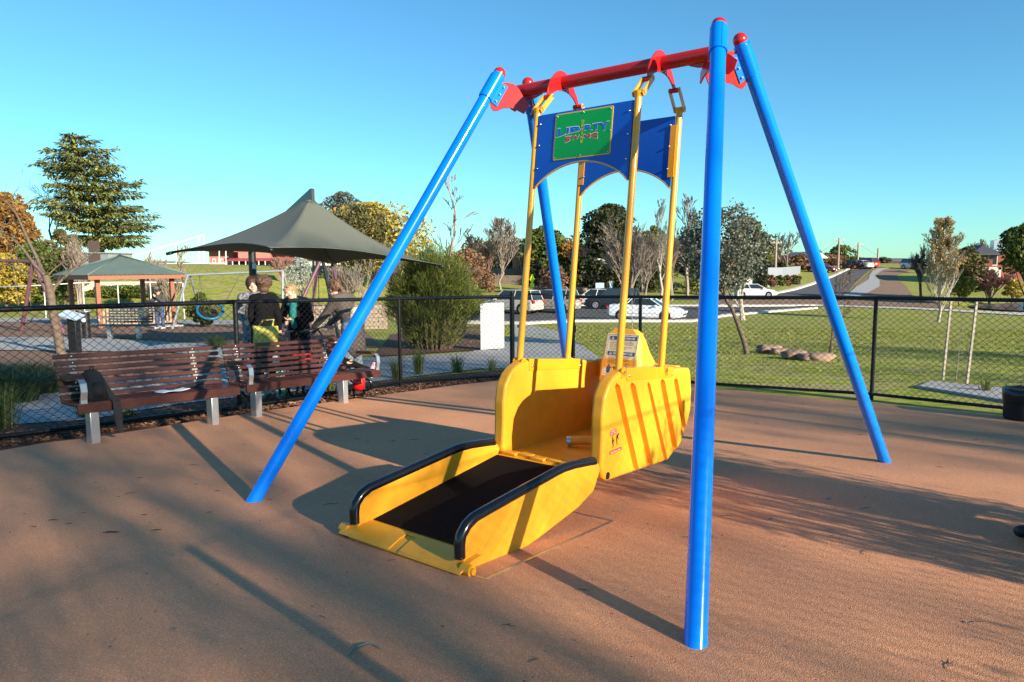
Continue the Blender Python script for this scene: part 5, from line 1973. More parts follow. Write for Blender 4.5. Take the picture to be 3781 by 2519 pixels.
bare_tree("young_tree", "thin young tree growing on the verge before the white sedan", 1452, 20, 560, 70, M_TWIG, 111, depth=3, kids=3, spread=0.4, base=G(1452, 768), minr=0.006, r=0.03)


# --- leaning bare tree by the bark play area
def leaning_tree():
    b = G(142, 815)
    Y = b.y
    th = thing("bare_tree", "grey leafless tree with a kinked trunk and long bare limbs behind the fence", "tree", b)
    mb = MB()
    rn = random.Random(9)

    def pt(vx, vy, d=0.0):
        return P(vx, vy, Y + d)
    mb.tube([Vector(b) - Vector((0, 0, .1)), pt(133, 770), pt(122, 720), pt(117, 680), pt(112, 655), pt(104, 634)], [0.115, 0.10, 0.095, 0.09, 0.08, 0.075], 9, caps=False)
    for l, r0 in (([(110, 650), (98, 625), (88, 600), (66, 555), (42, 500), (20, 470), (0, 455)], 0.06), ([(104, 634), (80, 610), (55, 575), (28, 548), (0, 535)], 0.05), ([(117, 682), (126, 660), (150, 636), (180, 612), (190, 598), (228, 573)], 0.045), ([(112, 655), (90, 645), (50, 625), (0, 597)], 0.032), ([(112, 632), (125, 618), (165, 590)], 0.02), ([(150, 636), (156, 625), (160, 612)], 0.01), ([(190, 598), (205, 596), (208, 604)], 0.01)):
        pts = [pt(a, c, 0.1 * i) for i, (a, c) in enumerate(l)]
        mb.tube(pts, [max(0.006, r0 * (1 - i / (len(pts) + 0.3))) for i in range(len(pts))], 6, caps=False)
        for k in range(3):
            i = rn.randrange(1, len(pts))
            branch_tree(mb, pts[i], Vector((rn.gauss(0, 1), rn.gauss(0, .5), 0.9)), 0.5, 0.010, 2, rn, 0.5, 0.1, 2, None, 0.7, 3, 0.1, 0.003, 4)
    mb.build("trunk", M_BARK, th, smooth=True)


leaning_tree()


# --- grass tufts and strap leaved clumps
def tuft(name, label, b, h, w, n, lm, seed, group, bw=0.004, curve=0.5):
    rn = random.Random(seed)
    mb = MB()
    for _ in range(n):
        a = rn.uniform(0, 2 * pi)
        r0 = rn.random() * w * 0.25
        foot = Vector((b.x + cos(a) * r0, b.y + sin(a) * r0, b.z - 0.01))
        out = Vector((cos(a), sin(a), 0)) * w * rn.uniform(0.1, 0.5)
        hh = h * rn.uniform(0.55, 1.0)
        p1 = foot + out * 0.35 + Vector((0, 0, hh * 0.6))
        p2 = foot + out * (1 + 0.2 * curve) + Vector((0, 0, hh * (1 - 0.25 * curve * rn.random())))
        e = Vector((-sin(a + rn.uniform(-1, 1)), cos(a), 0)) * bw
        o = len(mb.v)
        mb.v += [foot - e, foot + e, p1 + e * 0.8, p1 - e * 0.8, p2]
        mb.f += [(o, o + 1, o + 2, o + 3), (o + 3, o + 2, o + 4)]
        mb.mi += [0, 0]
    return mb.build(name, lm, label=label, cat="grass tuft", group=group, origin=b)


TG = "grass tufts planted along the fence"
TL = [("straw coloured grass tuft under the gap between bench leg and backpack", 295, 962, 0.22, 0.30, 90, LM_TUFT, TG),
      ("tall pale grass tuft at the outer end of the benches", 8, 985, 0.62, 0.55, 170, LM_TUFT, TG),
      ("thin grass tuft behind the seat of the bench with the backpack", 195, 962, 0.34, 0.30, 60, LM_TUFTD, TG),
      ("green grass tuft under the middle of the joined benches", 650, 908, 0.30, 0.34, 110, LM_TUFT, TG),
      ("green grass tuft in front of the second bench's last leg", 755, 900, 0.42, 0.36, 120, LM_TUFT, TG),
      ("grass tuft close to the middle fence post", 912, 872, 0.50, 0.36, 130, LM_TUFT, TG),
      ("tallest grass tuft on the far side of the mesh, next to the fine leaved bush", 962, 862, 0.66, 0.30, 140, LM_TUFT, TG),
      ("grass tuft midway between the bush and the white sign board", 1052, 856, 0.46, 0.40, 130, LM_TUFT, TG),
      ("small grass tuft just before the thick corner post", 1130, 852, 0.34, 0.26, 70, LM_TUFT, TG),
      ("dry grass tuft by the low concrete slab on the lawn", 2268, 905, 0.34, 0.34, 90, LM_TUFT, TG),
      ("low strap leaved clump beside the concrete path near the women", 500, 800, 0.45, 0.85, 420, LM_TUFTD, TG)]
for i, (lb, vx, vy, h, w, n, lm, gr) in enumerate(TL):
    tuft("grass_tuft", lb, G(vx, vy), h, w, n, lm, 200 + i, gr)
for i, (vx, vy, h, w) in enumerate(((30, 925, 0.55, 1.2), (95, 905, 0.5, 1.0), (-20, 900, 0.5, 1.1), (70, 880, 0.45, 1.1))):
    tuft("strap_leaf_plant", ["dark strap leaved plant nearest the leafless trunk", "dark strap leaved plant close to the bench end", "dark strap leaved plant furthest along the fence", "dark strap leaved plant on the far side of its bed"][i].replace("nearest", "next to").replace("furthest", "far"), G(vx, vy), h, w, 500, LM_TUFTD, 240 + i, "dark strap leaved plants behind the fence", bw=0.007, curve=1.0)

# lawn blades: nobody could count them
rn = random.Random(77)
lw = MB()
for _ in range(60000):
    t = rn.random() ** 0.6
    y = 11.0 + 24 * t
    x = rn.uniform(-0.15, 0.82) * y
    if x < 1.2 and y < 20:
        continue
    if noise.noise(Vector((x * 0.6, y * 1.1, 0))) > 0.12:
        continue
    z = gz(x, y)
    h = rn.uniform(0.015, 0.04) * (1 + y / 50)
    a = rn.uniform(0, 2 * pi)
    e = Vector((cos(a), sin(a), 0)) * (0.004 + y * 0.00055)
    o = len(lw.v)
    lw.v += [Vector((x, y, z)) - e, Vector((x, y, z)) + e, Vector((x + rn.gauss(0, .02), y + rn.gauss(0, .02), z + h))]
    lw.f.append((o, o + 1, o + 2))
    lw.mi.append(0)
lw.build("lawn_grass", LM_LAWN, kind="stuff", label="short blades of lawn grass beyond the black fence", cat="grass")
# bark chips in the bed along the fence
bk = MB()
M_CHIP = leafmat("bark_chips", [(0.05, 0.02, 0.012), (0.13, 0.05, 0.025), (0.24, 0.11, 0.06), (0.30, 0.20, 0.12)], rough=0.9, transl=0)


def chips(n, f, rn):
    for _ in range(n):
        x, y, z = f()
        d = Vector((rn.gauss(0, 1), rn.gauss(0, 1), rn.gauss(0, .25))).normalized()
        e = d.cross(Vector((rn.gauss(0, .5), rn.gauss(0, .5), 1))).normalized()
        s_, w_ = rn.uniform(0.012, 0.04), rn.uniform(0.005, 0.012)
        p0 = Vector((x, y, z + rn.uniform(0.004, 0.022)))
        o = len(bk.v)
        bk.v += [p0 - d * s_ - e * w_, p0 + d * s_ - e * w_, p0 + d * s_ + e * w_, p0 - d * s_ + e * w_]
        bk.f.append((o, o + 1, o + 2, o + 3))
        bk.mi.append(0)


bedA, bedB = G(-20, 1030), G(1188, 866)


def bed_pt():
    t = rn.random() ** 1.2
    w_ = rn.uniform(-0.12, 0.62) * (1 - 0.45 * t)
    x, y = bedA.x + (bedB.x - bedA.x) * t, bedA.y + (bedB.y - bedA.y) * t
    dd = Vector((bedB.x - bedA.x, bedB.y - bedA.y, 0)).normalized()
    x, y = x - dd.y * w_, y + dd.x * w_
    return x, y, gz(x, y) + 0.012


chips(5200, bed_pt, rn)
mc = G(2225, 893)


def ring_pt():
    a, r_ = rn.uniform(0, 2 * pi), sqrt(rn.random())
    x, y = mc.x + cos(a) * r_ * 0.62, mc.y + sin(a) * r_ * 0.5
    return x, y, gz(x, y) + 0.03 * (1 - r_)


chips(900, ring_pt, rn)
bk.build("bark_chips", M_CHIP, kind="stuff", label="loose bark chips in the beds along the fence", cat="bark chips")
# ------------------------------------------------------------------ shade sail
M_SAIL = mat("taupe_shade_cloth", (0.10, 0.11, 0.088), 0.75, var=0.1, scale=90, bump=0.15, bscale=300)
M_SAILPOST = mat("black_painted_steel", (0.012, 0.013, 0.016), 0.35, var=0.2, scale=6)
pb = B(585, 21.2)
sail = thing("shade_sail", "grey brown four cornered shade umbrella on a black cantilever post", "shade sail", pb)
ap = P(712, 462, 18.0)
corners = [P(385, 579, 18.0), P(622, 569, 14.2), P(1019, 609, 18.2), P(765, 607, 22.0)]
m_ = MB()
NU, NT = 18, 16


def sail_pt(k, a, t, drop=0.0):
    c0, c1 = corners[k], corners[(k + 1) % 4]
    e = c0.lerp(c1, a)
    cen = Vector((ap.x, ap.y, e.z))
    sag = 0.17 * (1 - (2 * a - 1) ** 2)
    e = e.lerp(cen, sag) + Vector((0, 0, 0.16 * (1 - (2 * a - 1) ** 2)))
    r0 = 0.13
    dirv = Vector((e.x - ap.x, e.y - ap.y, 0)).normalized()
    s_ = ap + dirv * r0
    q = s_.lerp(e, t)
    q.z = e.z + (ap.z - e.z) * (1 - t) ** 1.65
    # the ridges over the arms
    q.z += 0.05 * sin(pi * t) * abs(2 * a - 1) ** 3
    return q


for k in range(4):
    for i in range(NU):
        for j in range(NT + 1):
            m_.v.append(sail_pt(k, i / NU, j / NT))
W_ = 4 * NU
for i in range(W_):
    for j in range(NT):
        a, b = i * (NT + 1) + j, ((i + 1) % W_) * (NT + 1) + j
        m_.f.append((a, a + 1, b + 1, b))
        m_.mi.append(0)
cl = m_.build("canopy_cloth", M_SAIL, sail, smooth=True)
so = cl.modifiers.new("thick", 'SOLIDIFY')
so.thickness = 0.012
for k in range(4):
    arm = MB()
    pts = [sail_pt(k, 0.0, t) - Vector((0, 0, 0.05)) for t in (0.0, 0.2, 0.45, 0.75, 1.0)]
    pts[0] = ap + Vector((0, 0, -0.15))
    arm.tube(pts, [0.035, 0.03, 0.028, 0.025, 0.025], 8)
    arm.tube([pts[-2].lerp(pts[-1], 0.86), pts[-1] + (pts[-1] - pts[-2]).normalized() * 0.03], 0.04, 8)
    arm.build("canopy_arm", M_SAILPOST, sail, smooth=True)
m_ = MB()
m_.tube([ap + Vector((0, 0, -0.12)), ap + Vector((0, 0, 0.012))], [0.16, 0.14], 16)
m_.build("hub_cap", M_SAIL, sail, auto=50)
m_ = MB()
ptop = P(600, 548, 21.2)
m_.tube([(pb.x, pb.y, pb.z - 0.1), (pb.x, pb.y, ptop.z)], 0.11, 18)
m_.build("post", M_SAILPOST, sail, auto=50)
m_ = MB()
tip = P(714, 434, 18.0)
a0 = Vector((pb.x, pb.y, ptop.z - 0.12))
mid = P(650, 497, 19.8)
dirh = Vector((tip.x - a0.x, tip.y - a0.y, 0)).normalized()
sd = Vector((-dirh.y, dirh.x, 0))
prof = [a0 + Vector((0, 0, -0.15)), mid + Vector((0, 0, -0.22)), tip + Vector((0, 0, -0.50)), tip + dirh * 0.13 + Vector((0, 0, -0.50)), tip + dirh * 0.13 + Vector((0, 0, -0.03)), tip + dirh * 0.06, mid + Vector((0, 0, 0.03)), a0 + Vector((0, 0, 0.15))]
m_.add([q + sd * 0.045 for q in prof] + [q - sd * 0.045 for q in prof], [tuple(range(8)), tuple(range(15, 7, -1))] + [(i, 8 + i, 8 + (i + 1) % 8, (i + 1) % 8) for i in range(8)])
m_.build("cantilever_arm", M_SAILPOST, sail, bevel=0.01)
m_ = MB()
q = P(584, 612, 21.05)
m_.box((q.x, q.y, q.z), (0.11, 0.012, 0.16))
m_.build("notice_plate", mat("pale_notice", (0.45, 0.55, 0.55), 0.5), sail)

# ------------------------------------------------------------------ pavilion
M_POST = mat("stained_timber_post", (0.26, 0.10, 0.05), 0.6, col2=(0.22, 0.08, 0.04), scale=5, stretch=(3, 3, 0.6))
M_ROOFG = mat("green_ribbed_steel_roof", (0.10, 0.14, 0.12), 0.5, spec=0.4, var=0.1, scale=2)
M_SLAT = mat("weathered_timber_slats", (0.34, 0.24, 0.15), 0.75, var=0.25, scale=5)
c0 = P(203, 633, 28.5)
GA, GS = radians(50), 4.0
gc = Vector((c0.x, c0.y, 0)) + Vector((cos(GA) - sin(GA), sin(GA) + cos(GA), 0)) * GS / 2
gc.z = gz(gc.x, gc.y) + 0.03
Tg = frame(gc, GA)
zE = c0.z - gc.z
zA = ztop(583, gc.y) - gc.z
pav = thing("picnic_pavilion", "open timber pavilion with a green ribbed pyramid roof", "pavilion", Tg)
h = GS / 2
rf = MB(Tg)
for k in range(4):
    Rk = Matrix.Rotation(k * pi / 2, 3, 'Z')
    NR = 44
    # corrugated triangle
    for i in range(NR + 1):
        x = -h - 0.05 + (GS + 0.1) * i / NR
        wv = 0.018 * (1 if i % 2 else -1)
        t = 1 - abs(x) / (h + 0.05)
        rf.v += [Tg @ (Rk @ Vector((x, -h - 0.05, zE + wv))), Tg @ (Rk @ Vector((x * 1.0, -(h + 0.05) * (1 - t), zE + (zA - zE) * t + wv * (0.3 + 0.7 * (1 - t)))))]
    o = len(rf.v) - 2 * (NR + 1)
    for i in range(NR):
        rf.f.append((o + 2 * i, o + 2 * i + 2, o + 2 * i + 3, o + 2 * i + 1))
        rf.mi.append(0)
r_o = rf.build("roof", M_ROOFG, pav)
m_ = MB(Tg)
for sx_ in (-1, 1):
    for sy_ in (-1, 1):
        m_.tube([(sx_ * (h + 0.05), sy_ * (h + 0.05), zE + 0.01), (0, 0, zA + 0.03)], 0.035, 8)
m_.build("ridge_cap", M_ROOFG, r_o, smooth=True)
m_ = MB(Tg)
for k in range(4):
    Rk = Matrix.Rotation(k * pi / 2, 3, 'Z')
    m_.box(Rk @ Vector((0, -h + 0.02, zE - 0.10)), (GS - 0.02 if k % 2 else GS + 0.03, 0.05, 0.17), R=Rk)
m_.build("fascia_beam", M_POST, pav)
hp = 1.52
for sx_ in (-1, 1):
    for sy_ in (-1, 1):
        MB(Tg).box((sx_ * hp, sy_ * hp, (zE - 0.15) / 2), (0.17, 0.17, zE - 0.12)).build("post", M_POST, pav, bevel=0.01)
for k, (kk, lab) in enumerate(((0, 1), (1, 1))):
    Rk = Matrix.Rotation(-pi / 2 * 0 if k == 0 else pi / 2, 3, 'Z')
    m_ = MB(Tg)
    m_.box(Rk @ Vector((0, -hp, 1.0)), (2 * hp - 0.18, 0.06, 0.10), R=Rk)
    m_.box(Rk @ Vector((0, -hp, 0.16)), (2 * hp - 0.18, 0.05, 0.08), R=Rk)
    ns = 20
    for i in range(ns):
        x = -hp + 0.15 + (2 * hp - 0.3) * i / (ns - 1)
        m_.box(Rk @ Vector((x, -hp - 0.045, 0.55)), (0.085, 0.022, 0.86), R=Rk)
    m_.build("slatted_screen", M_SLAT if k == 0 else M_POST, pav)
# pavilion slab
q0_ = [Tg @ Vector((sx_ * 2.1, sy_ * 2.1, -0.12)) for sx_, sy_ in ((-1, -1), (1, -1), (1, 1), (-1, 1))]
m_ = MB()
m_.add(q0_ + [q + Vector((0, 0, 0.14)) for q in q0_], [(4, 5, 6, 7), (0, 1, 5, 4), (1, 2, 6, 5), (2, 3, 7, 6), (3, 0, 4, 7)])
m_.build("pavilion_slab", M_CONC, pav)

# ------------------------------------------------------------------ other swings
M_PURP = mat("faded_purple_paint", (0.13, 0.055, 0.075), 0.5, var=0.2, scale=5)
M_ZINC = mat("dull_galvanised_pipe", (0.36, 0.40, 0.42), 0.45, metal=0.5, var=0.15, scale=9)
M_CHAIN = mat("dull_steel_chain", (0.20, 0.19, 0.17), 0.5, metal=0.7)
fa, fb = G(48, 763), G(150, 768)
apx = P(76, 602, (fa.y + fb.y) / 2)
th = thing("swing_set", "purple painted steel swing set cut by the edge of the view", "swing set", fa)
for ft in (fa, fb):
    MB().tube([apx + Vector((0, 0, 0.02)), Vector((ft.x, ft.y, ft.z - 0.1))], 0.065, 14).build("leg", M_PURP, th, auto=50)
far = P(-220, 594, apx.y + 2.4)
MB().tube([apx + Vector((0.12, 0, 0)), far], 0.06, 14).build("beam", M_PURP, th, auto=50)
for ft in (Vector((far.x - 0.2, far.y - 0.9, gz(far.x, far.y))), Vector((far.x - 0.1, far.y + 1.0, gz(far.x, far.y)))):
    MB().tube([far, ft], 0.065, 12).build("leg", M_PURP, th, auto=50)
s0, s1 = P(42, 741, apx.y + .4), P(92, 741, apx.y + .4)
sx0, sx1 = P(44, 598, apx.y + .35), P(35, 600, apx.y + .35)
m_ = MB()
qa, qb = P(62, 602, apx.y + 0.2), P(28, 600, apx.y + 0.7)
m_.tube([qa, P(74, 735, apx.y + 0.25)], 0.010, 5)
m_.tube([qb, P(47, 735, apx.y + 0.45)], 0.010, 5)
m_.build("chain", M_CHAIN, th)
m_ = MB()
cc_ = [P(46, 732, apx.y + .45), P(52, 741, apx.y + .42), P(62, 745, apx.y + .36), P(70, 741, apx.y + .3), P(75, 732, apx.y + .25)]
m_.tube(cc_, [0.02, 0.03, 0.03, 0.03, 0.02], 8, flat=(Vector((0, 0, 1)), 0.4))
m_.build("swing_seat", M_FAB, th, smooth=True)

fa, fb = G(394, 757), G(470, 747)
apx = P(431, 633, (fa.y + fb.y) / 2)
th = thing("nest_swing", "galvanised pipe swing with a tilted blue ringed net seat", "swing", fa)
apx2 = P(437, 633, apx.y + 0.1)
MB().tube([apx, Vector((fa.x, fa.y, fa.z - .1))], 0.045, 12).build("leg", M_ZINC, th, auto=50)
MB().tube([apx2, Vector((fb.x, fb.y, fb.z - .1))], 0.045, 12).build("leg", M_ZINC, th, auto=50)
be = P(650, 623, apx.y + 0.5)
MB().tube([apx - Vector((0.1, 0, 0)), be], 0.05, 12).build("beam", M_ZINC, th, auto=50)
for dy in (-1.1, 1.1):
    MB().tube([be, Vector((be.x + 0.25, be.y + dy, gz(be.x, be.y + dy)))], 0.045, 12).build("leg", M_ZINC, th, auto=50)
rc = P(483, 713, apx.y - 0.6)
ax = Vector((0.32, -0.62, 0.72)).normalized()
MB().ring(rc, ax, 0.52, 0.055, 36, 10).build("seat_ring", mat("bright_blue_foam_ring", (0.0, 0.12, 0.24), 0.5), th, smooth=True)
m_ = MB()
a_ = ax.orthogonal().normalized()
b_ = ax.cross(a_)
for i in range(-5, 6):
    t = i / 5.5
    w_ = sqrt(1 - t * t) * 0.5
    for (e1, e2) in ((a_, b_), (b_, a_)):
        m_.tube([rc + e1 * t * 0.5 - e2 * w_, rc + e1 * t * 0.45 - ax * 0.12 * (1 - t * t), rc + e1 * t * 0.5 + e2 * w_], 0.013, 4, caps=False)
m_.build("seat_net", M_FAB, th)
for (vx, tgt) in ((459, -0.42), (552, 0.42)):
    tb = P(vx, 632, apx.y + 0.25)
    m_ = MB()
    for s_ in (-1, 1):
        e = rc + (Vector((1, 0, 0)) * tgt) + Vector((0, s_ * 0.3, 0.12 * s_))
        e = rc + ((e - rc) - ax * (e - rc).dot(ax)).normalized() * 0.52
        m_.tube([tb, e], 0.011, 5)
    m_.build("chain", M_CHAIN, th)

ap1 = P(705, 585, 24.5)
th = thing("swing_set", "tall purple and black framed swing set standing behind the women", "swing set", B(690, 24.5))
for (a, b, m1) in (((748, 575, 25.5), (650, 735, 24.2), M_PURP), ((735, 580, 26), (708, 745, 26.5), M_PURP), ((738, 580, 25.5), (778, 735, 24.4), M_SAILPOST), ((760, 590, 26), (800, 720, 27), M_PURP)):
    q1_ = P(a[0], a[1] + 0, a[2])
    q2_ = P(b[0], b[1], b[2])
    q2_.z = gz(q2_.x, q2_.y) - 0.1
    MB().tube([q1_, q2_], 0.06, 12).build("leg", m1, th, auto=50)
MB().tube([P(680, 574, 25.3), P(790, 576, 26)], 0.06, 12).build("beam", M_PURP, th, auto=50)
for vx in (718, 732, 754, 764):
    MB().tube([P(vx, 578, 25.6), P(vx + 1, 700, 25.4)], 0.014, 5).build("chain", M_CHAIN, th)
m_ = MB()
m_.box(P(725, 703, 25.4), (0.5, 0.18, 0.03))
m_.box(P(759, 703, 25.4), (0.4, 0.18, 0.03))
m_.build("swing_seat", M_FAB, th)

# ------------------------------------------------------------------ park bench, bollards, plinth, low walls
GM = mat("grey_green_painted_slats", (0.05, 0.075, 0.085), 0.45, var=0.2, scale=4)
l1, l2 = G(251, 779), G(318, 780)
dd = Vector((l2.x - l1.x, l2.y - l1.y, 0))
T = frame((l1.x, l1.y, l1.z), atan2(dd.y, dd.x))
th = thing("park_bench", "grey slatted park bench on the bark by the pavilion", "bench", T)
Lb = dd.length
for lx in (0, Lb):
    MB(T).box((lx, 0.05, 0.2), (0.13, 0.13, 0.42)).build("leg", M_ALU, th, bevel=0.01)
for i in range(5):
    MB(T).box((Lb / 2 - 0.05, -0.1 + i * 0.1, 0.43), (Lb + 1.05, 0.085, 0.035)).build("seat_slat", GM, th)
for i in range(6):
    MB(T).box((Lb / 2 - 0.0, 0.40 + i * 0.02, 0.52 + i * 0.085), (Lb + 0.55, 0.03, 0.06)).build("back_slat", GM, th)
for lx in (-0.25, Lb + 0.1):
    MB(T).tube([(lx, 0.4, 0.68), (lx, 0.05, 0.70), (lx, -0.08, 0.64), (lx, -0.08, 0.47)], 0.022, 8).build("armrest", M_ALU, th, smooth=True)

q = G(200, 780)
th = thing("drinking_tap_post", "short round black post with a flat cap and small badge", "bollard", q)
MB().tube([q + Vector((0, 0, -.05)), q + Vector((0, 0, 0.86))], 0.12, 20).build("shaft", M_SAILPOST, th, auto=50)
MB().tube([q + Vector((0, 0, 0.87)), q + Vector((0, 0, 0.90))], 0.17, 20).build("cap", M_ALU, th, auto=50)
MB().ball(q + Vector((0.0, -0.115, 0.62)), 0.07, 12, 8, sc=(1, 0.15, 1)).build("badge", M_WHITE, th, smooth=True)
q = G(174, 812)
th = thing("sign_plinth", "square black pillar carrying a tilted pale information plate", "sign", q)
MB().box(q + Vector((0, 0, 0.42)), (0.20, 0.20, 0.90)).build("pillar", M_SAILPOST, th, bevel=0.006)
Rt = Matrix.Rotation(-0.45, 3, 'Y') @ Matrix.Rotation(0.35, 3, 'X')
m_ = MB()
m_.box(q + Vector((-0.02, -0.03, 0.93)), (0.44, 0.34, 0.035), R=Matrix.Rotation(0.3, 3, 'Y') @ Matrix.Rotation(0.3, 3, 'X'))
m_.build("information_plate", mat("pale_blue_enamel", (0.35, 0.45, 0.62), 0.25), th)

M_STONE = mat("layered_tan_stone", (0.36, 0.30, 0.22), 0.9, col2=(0.13, 0.10, 0.075), scale=4, stretch=(0.6, 0.6, 9), bump=0.6, bscale=12)
M_BLOCK = mat("brown_block_wall", (0.30, 0.235, 0.185), 0.9, col2=(0.16, 0.12, 0.095), scale=5, stretch=(1, 1, 6), bump=0.5, bscale=10)
M_RENDERW = mat("cream_rendered_wall", (0.46, 0.40, 0.31), 0.9, var=0.15, scale=2)


def wall_px(name, label, a, b, vt, thick, m, Ya=None, Yb=None, cat="wall", courses=0):
    A = G(*a) if Ya is None else B(a[0], Ya)
    Bq = G(*b) if Yb is None else B(b[0], Yb)
    top = [ztop(vt[0], A.y), ztop(vt[1], Bq.y)]
    d = Vector((Bq.x - A.x, Bq.y - A.y, 0)).normalized()
    n = Vector((-d.y, d.x, 0)) * thick
    zb = min(A.z, Bq.z) - 0.3
    mb = MB()
    L = (Bq - A).length
    if courses:
        rn_ = random.Random(len(label))
        nc = courses
        for r_ in range(nc):
            nb_ = max(2, int(L / 0.42))
            for i in range(nb_):
                t0, t1 = (i + 0.02 + 0.5 * (r_ % 2)) / nb_, (i + 0.98 + 0.5 * (r_ % 2)) / nb_
                t0, t1 = max(0, min(1, t0)), max(0, min(1, t1))
                if t1 - t0 < 0.004:
                    continue
                pA, pB = A.lerp(Bq, t0), A.lerp(Bq, t1)
                za = min(A.z, Bq.z) - 0.05
                hA = (top[0] + (top[1] - top[0]) * (t0 + t1) / 2 - za)
                z0, z1 = za + hA * r_ / nc, za + hA * (r_ + 0.94) / nc
                off = n * rn_.uniform(-0.08, 0.03)
                q_ = [pA + off, pB + off, pB + n, pA + n]
                mb.add([Vector((v.x, v.y, z0)) for v in q_] + [Vector((v.x, v.y, z1)) for v in q_], [(3, 2, 1, 0), (4, 5, 6, 7), (0, 1, 5, 4), (1, 2, 6, 5), (2, 3, 7, 6), (3, 0, 4, 7)])
    else:
        q_ = [A, Bq, Bq + n, A + n]
        mb.add([Vector((v.x, v.y, zb)) for v in q_] + [Vector((q_[i].x, q_[i].y, top[(0, 1, 1, 0)[i]])) for i in range(4)], [(3, 2, 1, 0), (4, 5, 6, 7), (0, 1, 5, 4), (1, 2, 6, 5), (2, 3, 7, 6), (3, 0, 4, 7)])
    return mb.build(name, m, label=label, cat=cat, origin=A)


wall_px("stone_wall", "low wall of layered tan stone behind the scarfed woman", (690, 735), (890, 735), (697, 699), 0.5, M_STONE, 29, 31, courses=6)
wall_px("retaining_wall", "cream rendered retaining wall seen through the pavilion", (195, 680), (380, 680), (641, 648), 0.4, M_RENDERW, 52, 54)
leafy_tree("creeper", "green creeper spilling over the cream retaining wall", 290, 50, 650, 210, LM_GREEN, M_BARK, 130, n=6000, leaf=0.09, lobes=34, vcrown=690, cat="creeper", cw=0.12, fill=0.12)
wall_px("block_wall", "brown block retaining wall at the roadside under the pale poplar", (1108, 665), (1212, 668), (632, 634), 0.5, M_BLOCK, 92, 90, courses=10)
wall_px("block_wall", "upper terrace of brown blocks behind the pale poplar", (1130, 660), (1230, 660), (616, 618), 0.5, M_BLOCK, 97, 95, courses=8)
# garden rocks
M_ROCK = mat("sandy_rock", (0.40, 0.27, 0.19), 0.9, col2=(0.15, 0.10, 0.08), scale=3, bump=0.7, bscale=8)


def rock(name, label, c, sx_, sy_, sz_, seed, m=None, group=None):
    rn_ = random.Random(seed)
    mb = MB()
    mb.ball((0, 0, 0), 1.0, 14, 10)
    off = Vector((rn_.uniform(-9, 9), rn_.uniform(-9, 9), rn_.uniform(-9, 9)))
    vs = []
    for v in mb.v:
        d = v.normalized()
        k = 1 + 0.42 * noise.noise(d * 1.3 + off) + 0.2 * noise.noise(d * 3.0 + off) + 0.08 * noise.noise(d * 8 + off)
        d2 = Vector((math.copysign(abs(d.x) ** 0.75, d.x), math.copysign(abs(d.y) ** 0.75, d.y), math.copysign(abs(d.z) ** 0.8, d.z))) * k
        vs.append(Vector((c[0] + d2.x * sx_, c[1] + d2.y * sy_, c[2] + d2.z * sz_)))
    mb.v = vs
    return mb.build(name, m or M_ROCK, smooth=True, label=label, cat="rock", group=group, origin=Vector(c) - Vector((0, 0, sz_)))


rn = random.Random(4)
for i, (vx, vy) in enumerate(((1238, 668), (1248, 661), (1259, 668), (1270, 664), (1284, 669), (1296, 667), (1310, 671), (1322, 668), (1334, 672), (1346, 670), (1361, 673), (1373, 671))):
    q = B(vx, 80 + rn.uniform(-1, 1))
    z = ztop(vy, q.y)
    rock("garden_rock", "pale boulder set in the garden bank behind the parked cars", (q.x, q.y, max(q.z + 0.2, z)), 0.55, 0.5, 0.36, 300 + i, group="boulders in the garden bank")
# boulders on the lawn
for i, (vx, vy, w, hh_, lb) in enumerate(((1767, 812, 0.33, 0.13, "flat sandstone boulder at the end nearer the leaning gum"), (1790, 815, 0.22, 0.10, "low boulder wedged second in the row on the lawn"), (1829, 826, 0.31, 0.13, "middle sandstone boulder of the row on the lawn, dark faced"), (1855, 829, 0.2, 0.10, "small rounded boulder between two longer ones on the lawn"), (1889, 830, 0.32, 0.12, "pale rounded boulder at the end of the row under the young tree"))):
    q = G(vx, vy)
    rock("boulder", lb, (q.x, q.y, q.z + hh_ * 0.75), w, 0.2, hh_, 320 + i, group="row of boulders on the lawn")
# concrete slab
a, b_, c_, d_ = G(2105, 893), G(2330, 930), G(2345, 905), G(2140, 882)
m_ = MB()
qs = [a, b_, c_ + Vector((0.3, 0, 0)), d_]
m_.add([Vector((v.x, v.y, v.z - 0.05)) for v in qs] + [Vector((v.x, v.y, v.z + 0.05)) for v in qs], [(4, 5, 6, 7), (0, 1, 5, 4), (1, 2, 6, 5), (2, 3, 7, 6), (3, 0, 4, 7)])
m_.build("concrete_slab", M_CONC, label="low grey concrete slab in the grass outside the fence", cat="slab", origin=a, bevel=0.02)
# stakes and sapling
M_STAKE = mat("grey_hardwood_stake", (0.36, 0.31, 0.25), 0.85, var=0.2, scale=8)
for (vb, vt_, lb) in (((2167, 873), (2186, 693), "grey timber stake on the gum tree's side of the sapling"), ((2221, 889), (2245, 694), "grey timber stake on the pond side of the sapling")):
    a = G(*vb)
    t = P(vt_[0], vt_[1], a.y + 0.05)
    MB().tube([a - Vector((0, 0, .1)), t], 0.024, 4).build("tree_stake", M_STAKE, label=lb, cat="stake", group="pair of stakes beside the sapling", origin=a)
a = G(2196, 882)
th = thing("sapling", "thin leafless whip of a sapling between two grey stakes", "sapling", a)
m_ = MB()
pts = [a] + [P(x, y, a.y) for x, y in ((2200, 850), (2205, 800), (2212, 750), (2217, 705))]
m_.tube(pts, [0.009, 0.008, 0.006, 0.005, 0.003], 5)
for (p_, q_) in (((2203, 815), (2222, 808)), ((2207, 790), (2196, 775)), ((2210, 765), (2222, 745)), ((2214, 735), (2206, 715))):
    m_.tube([P(*p_, a.y), P(*q_, a.y + 0.05)], 0.003, 4)
m_.build("stem", M_TWIG, th)

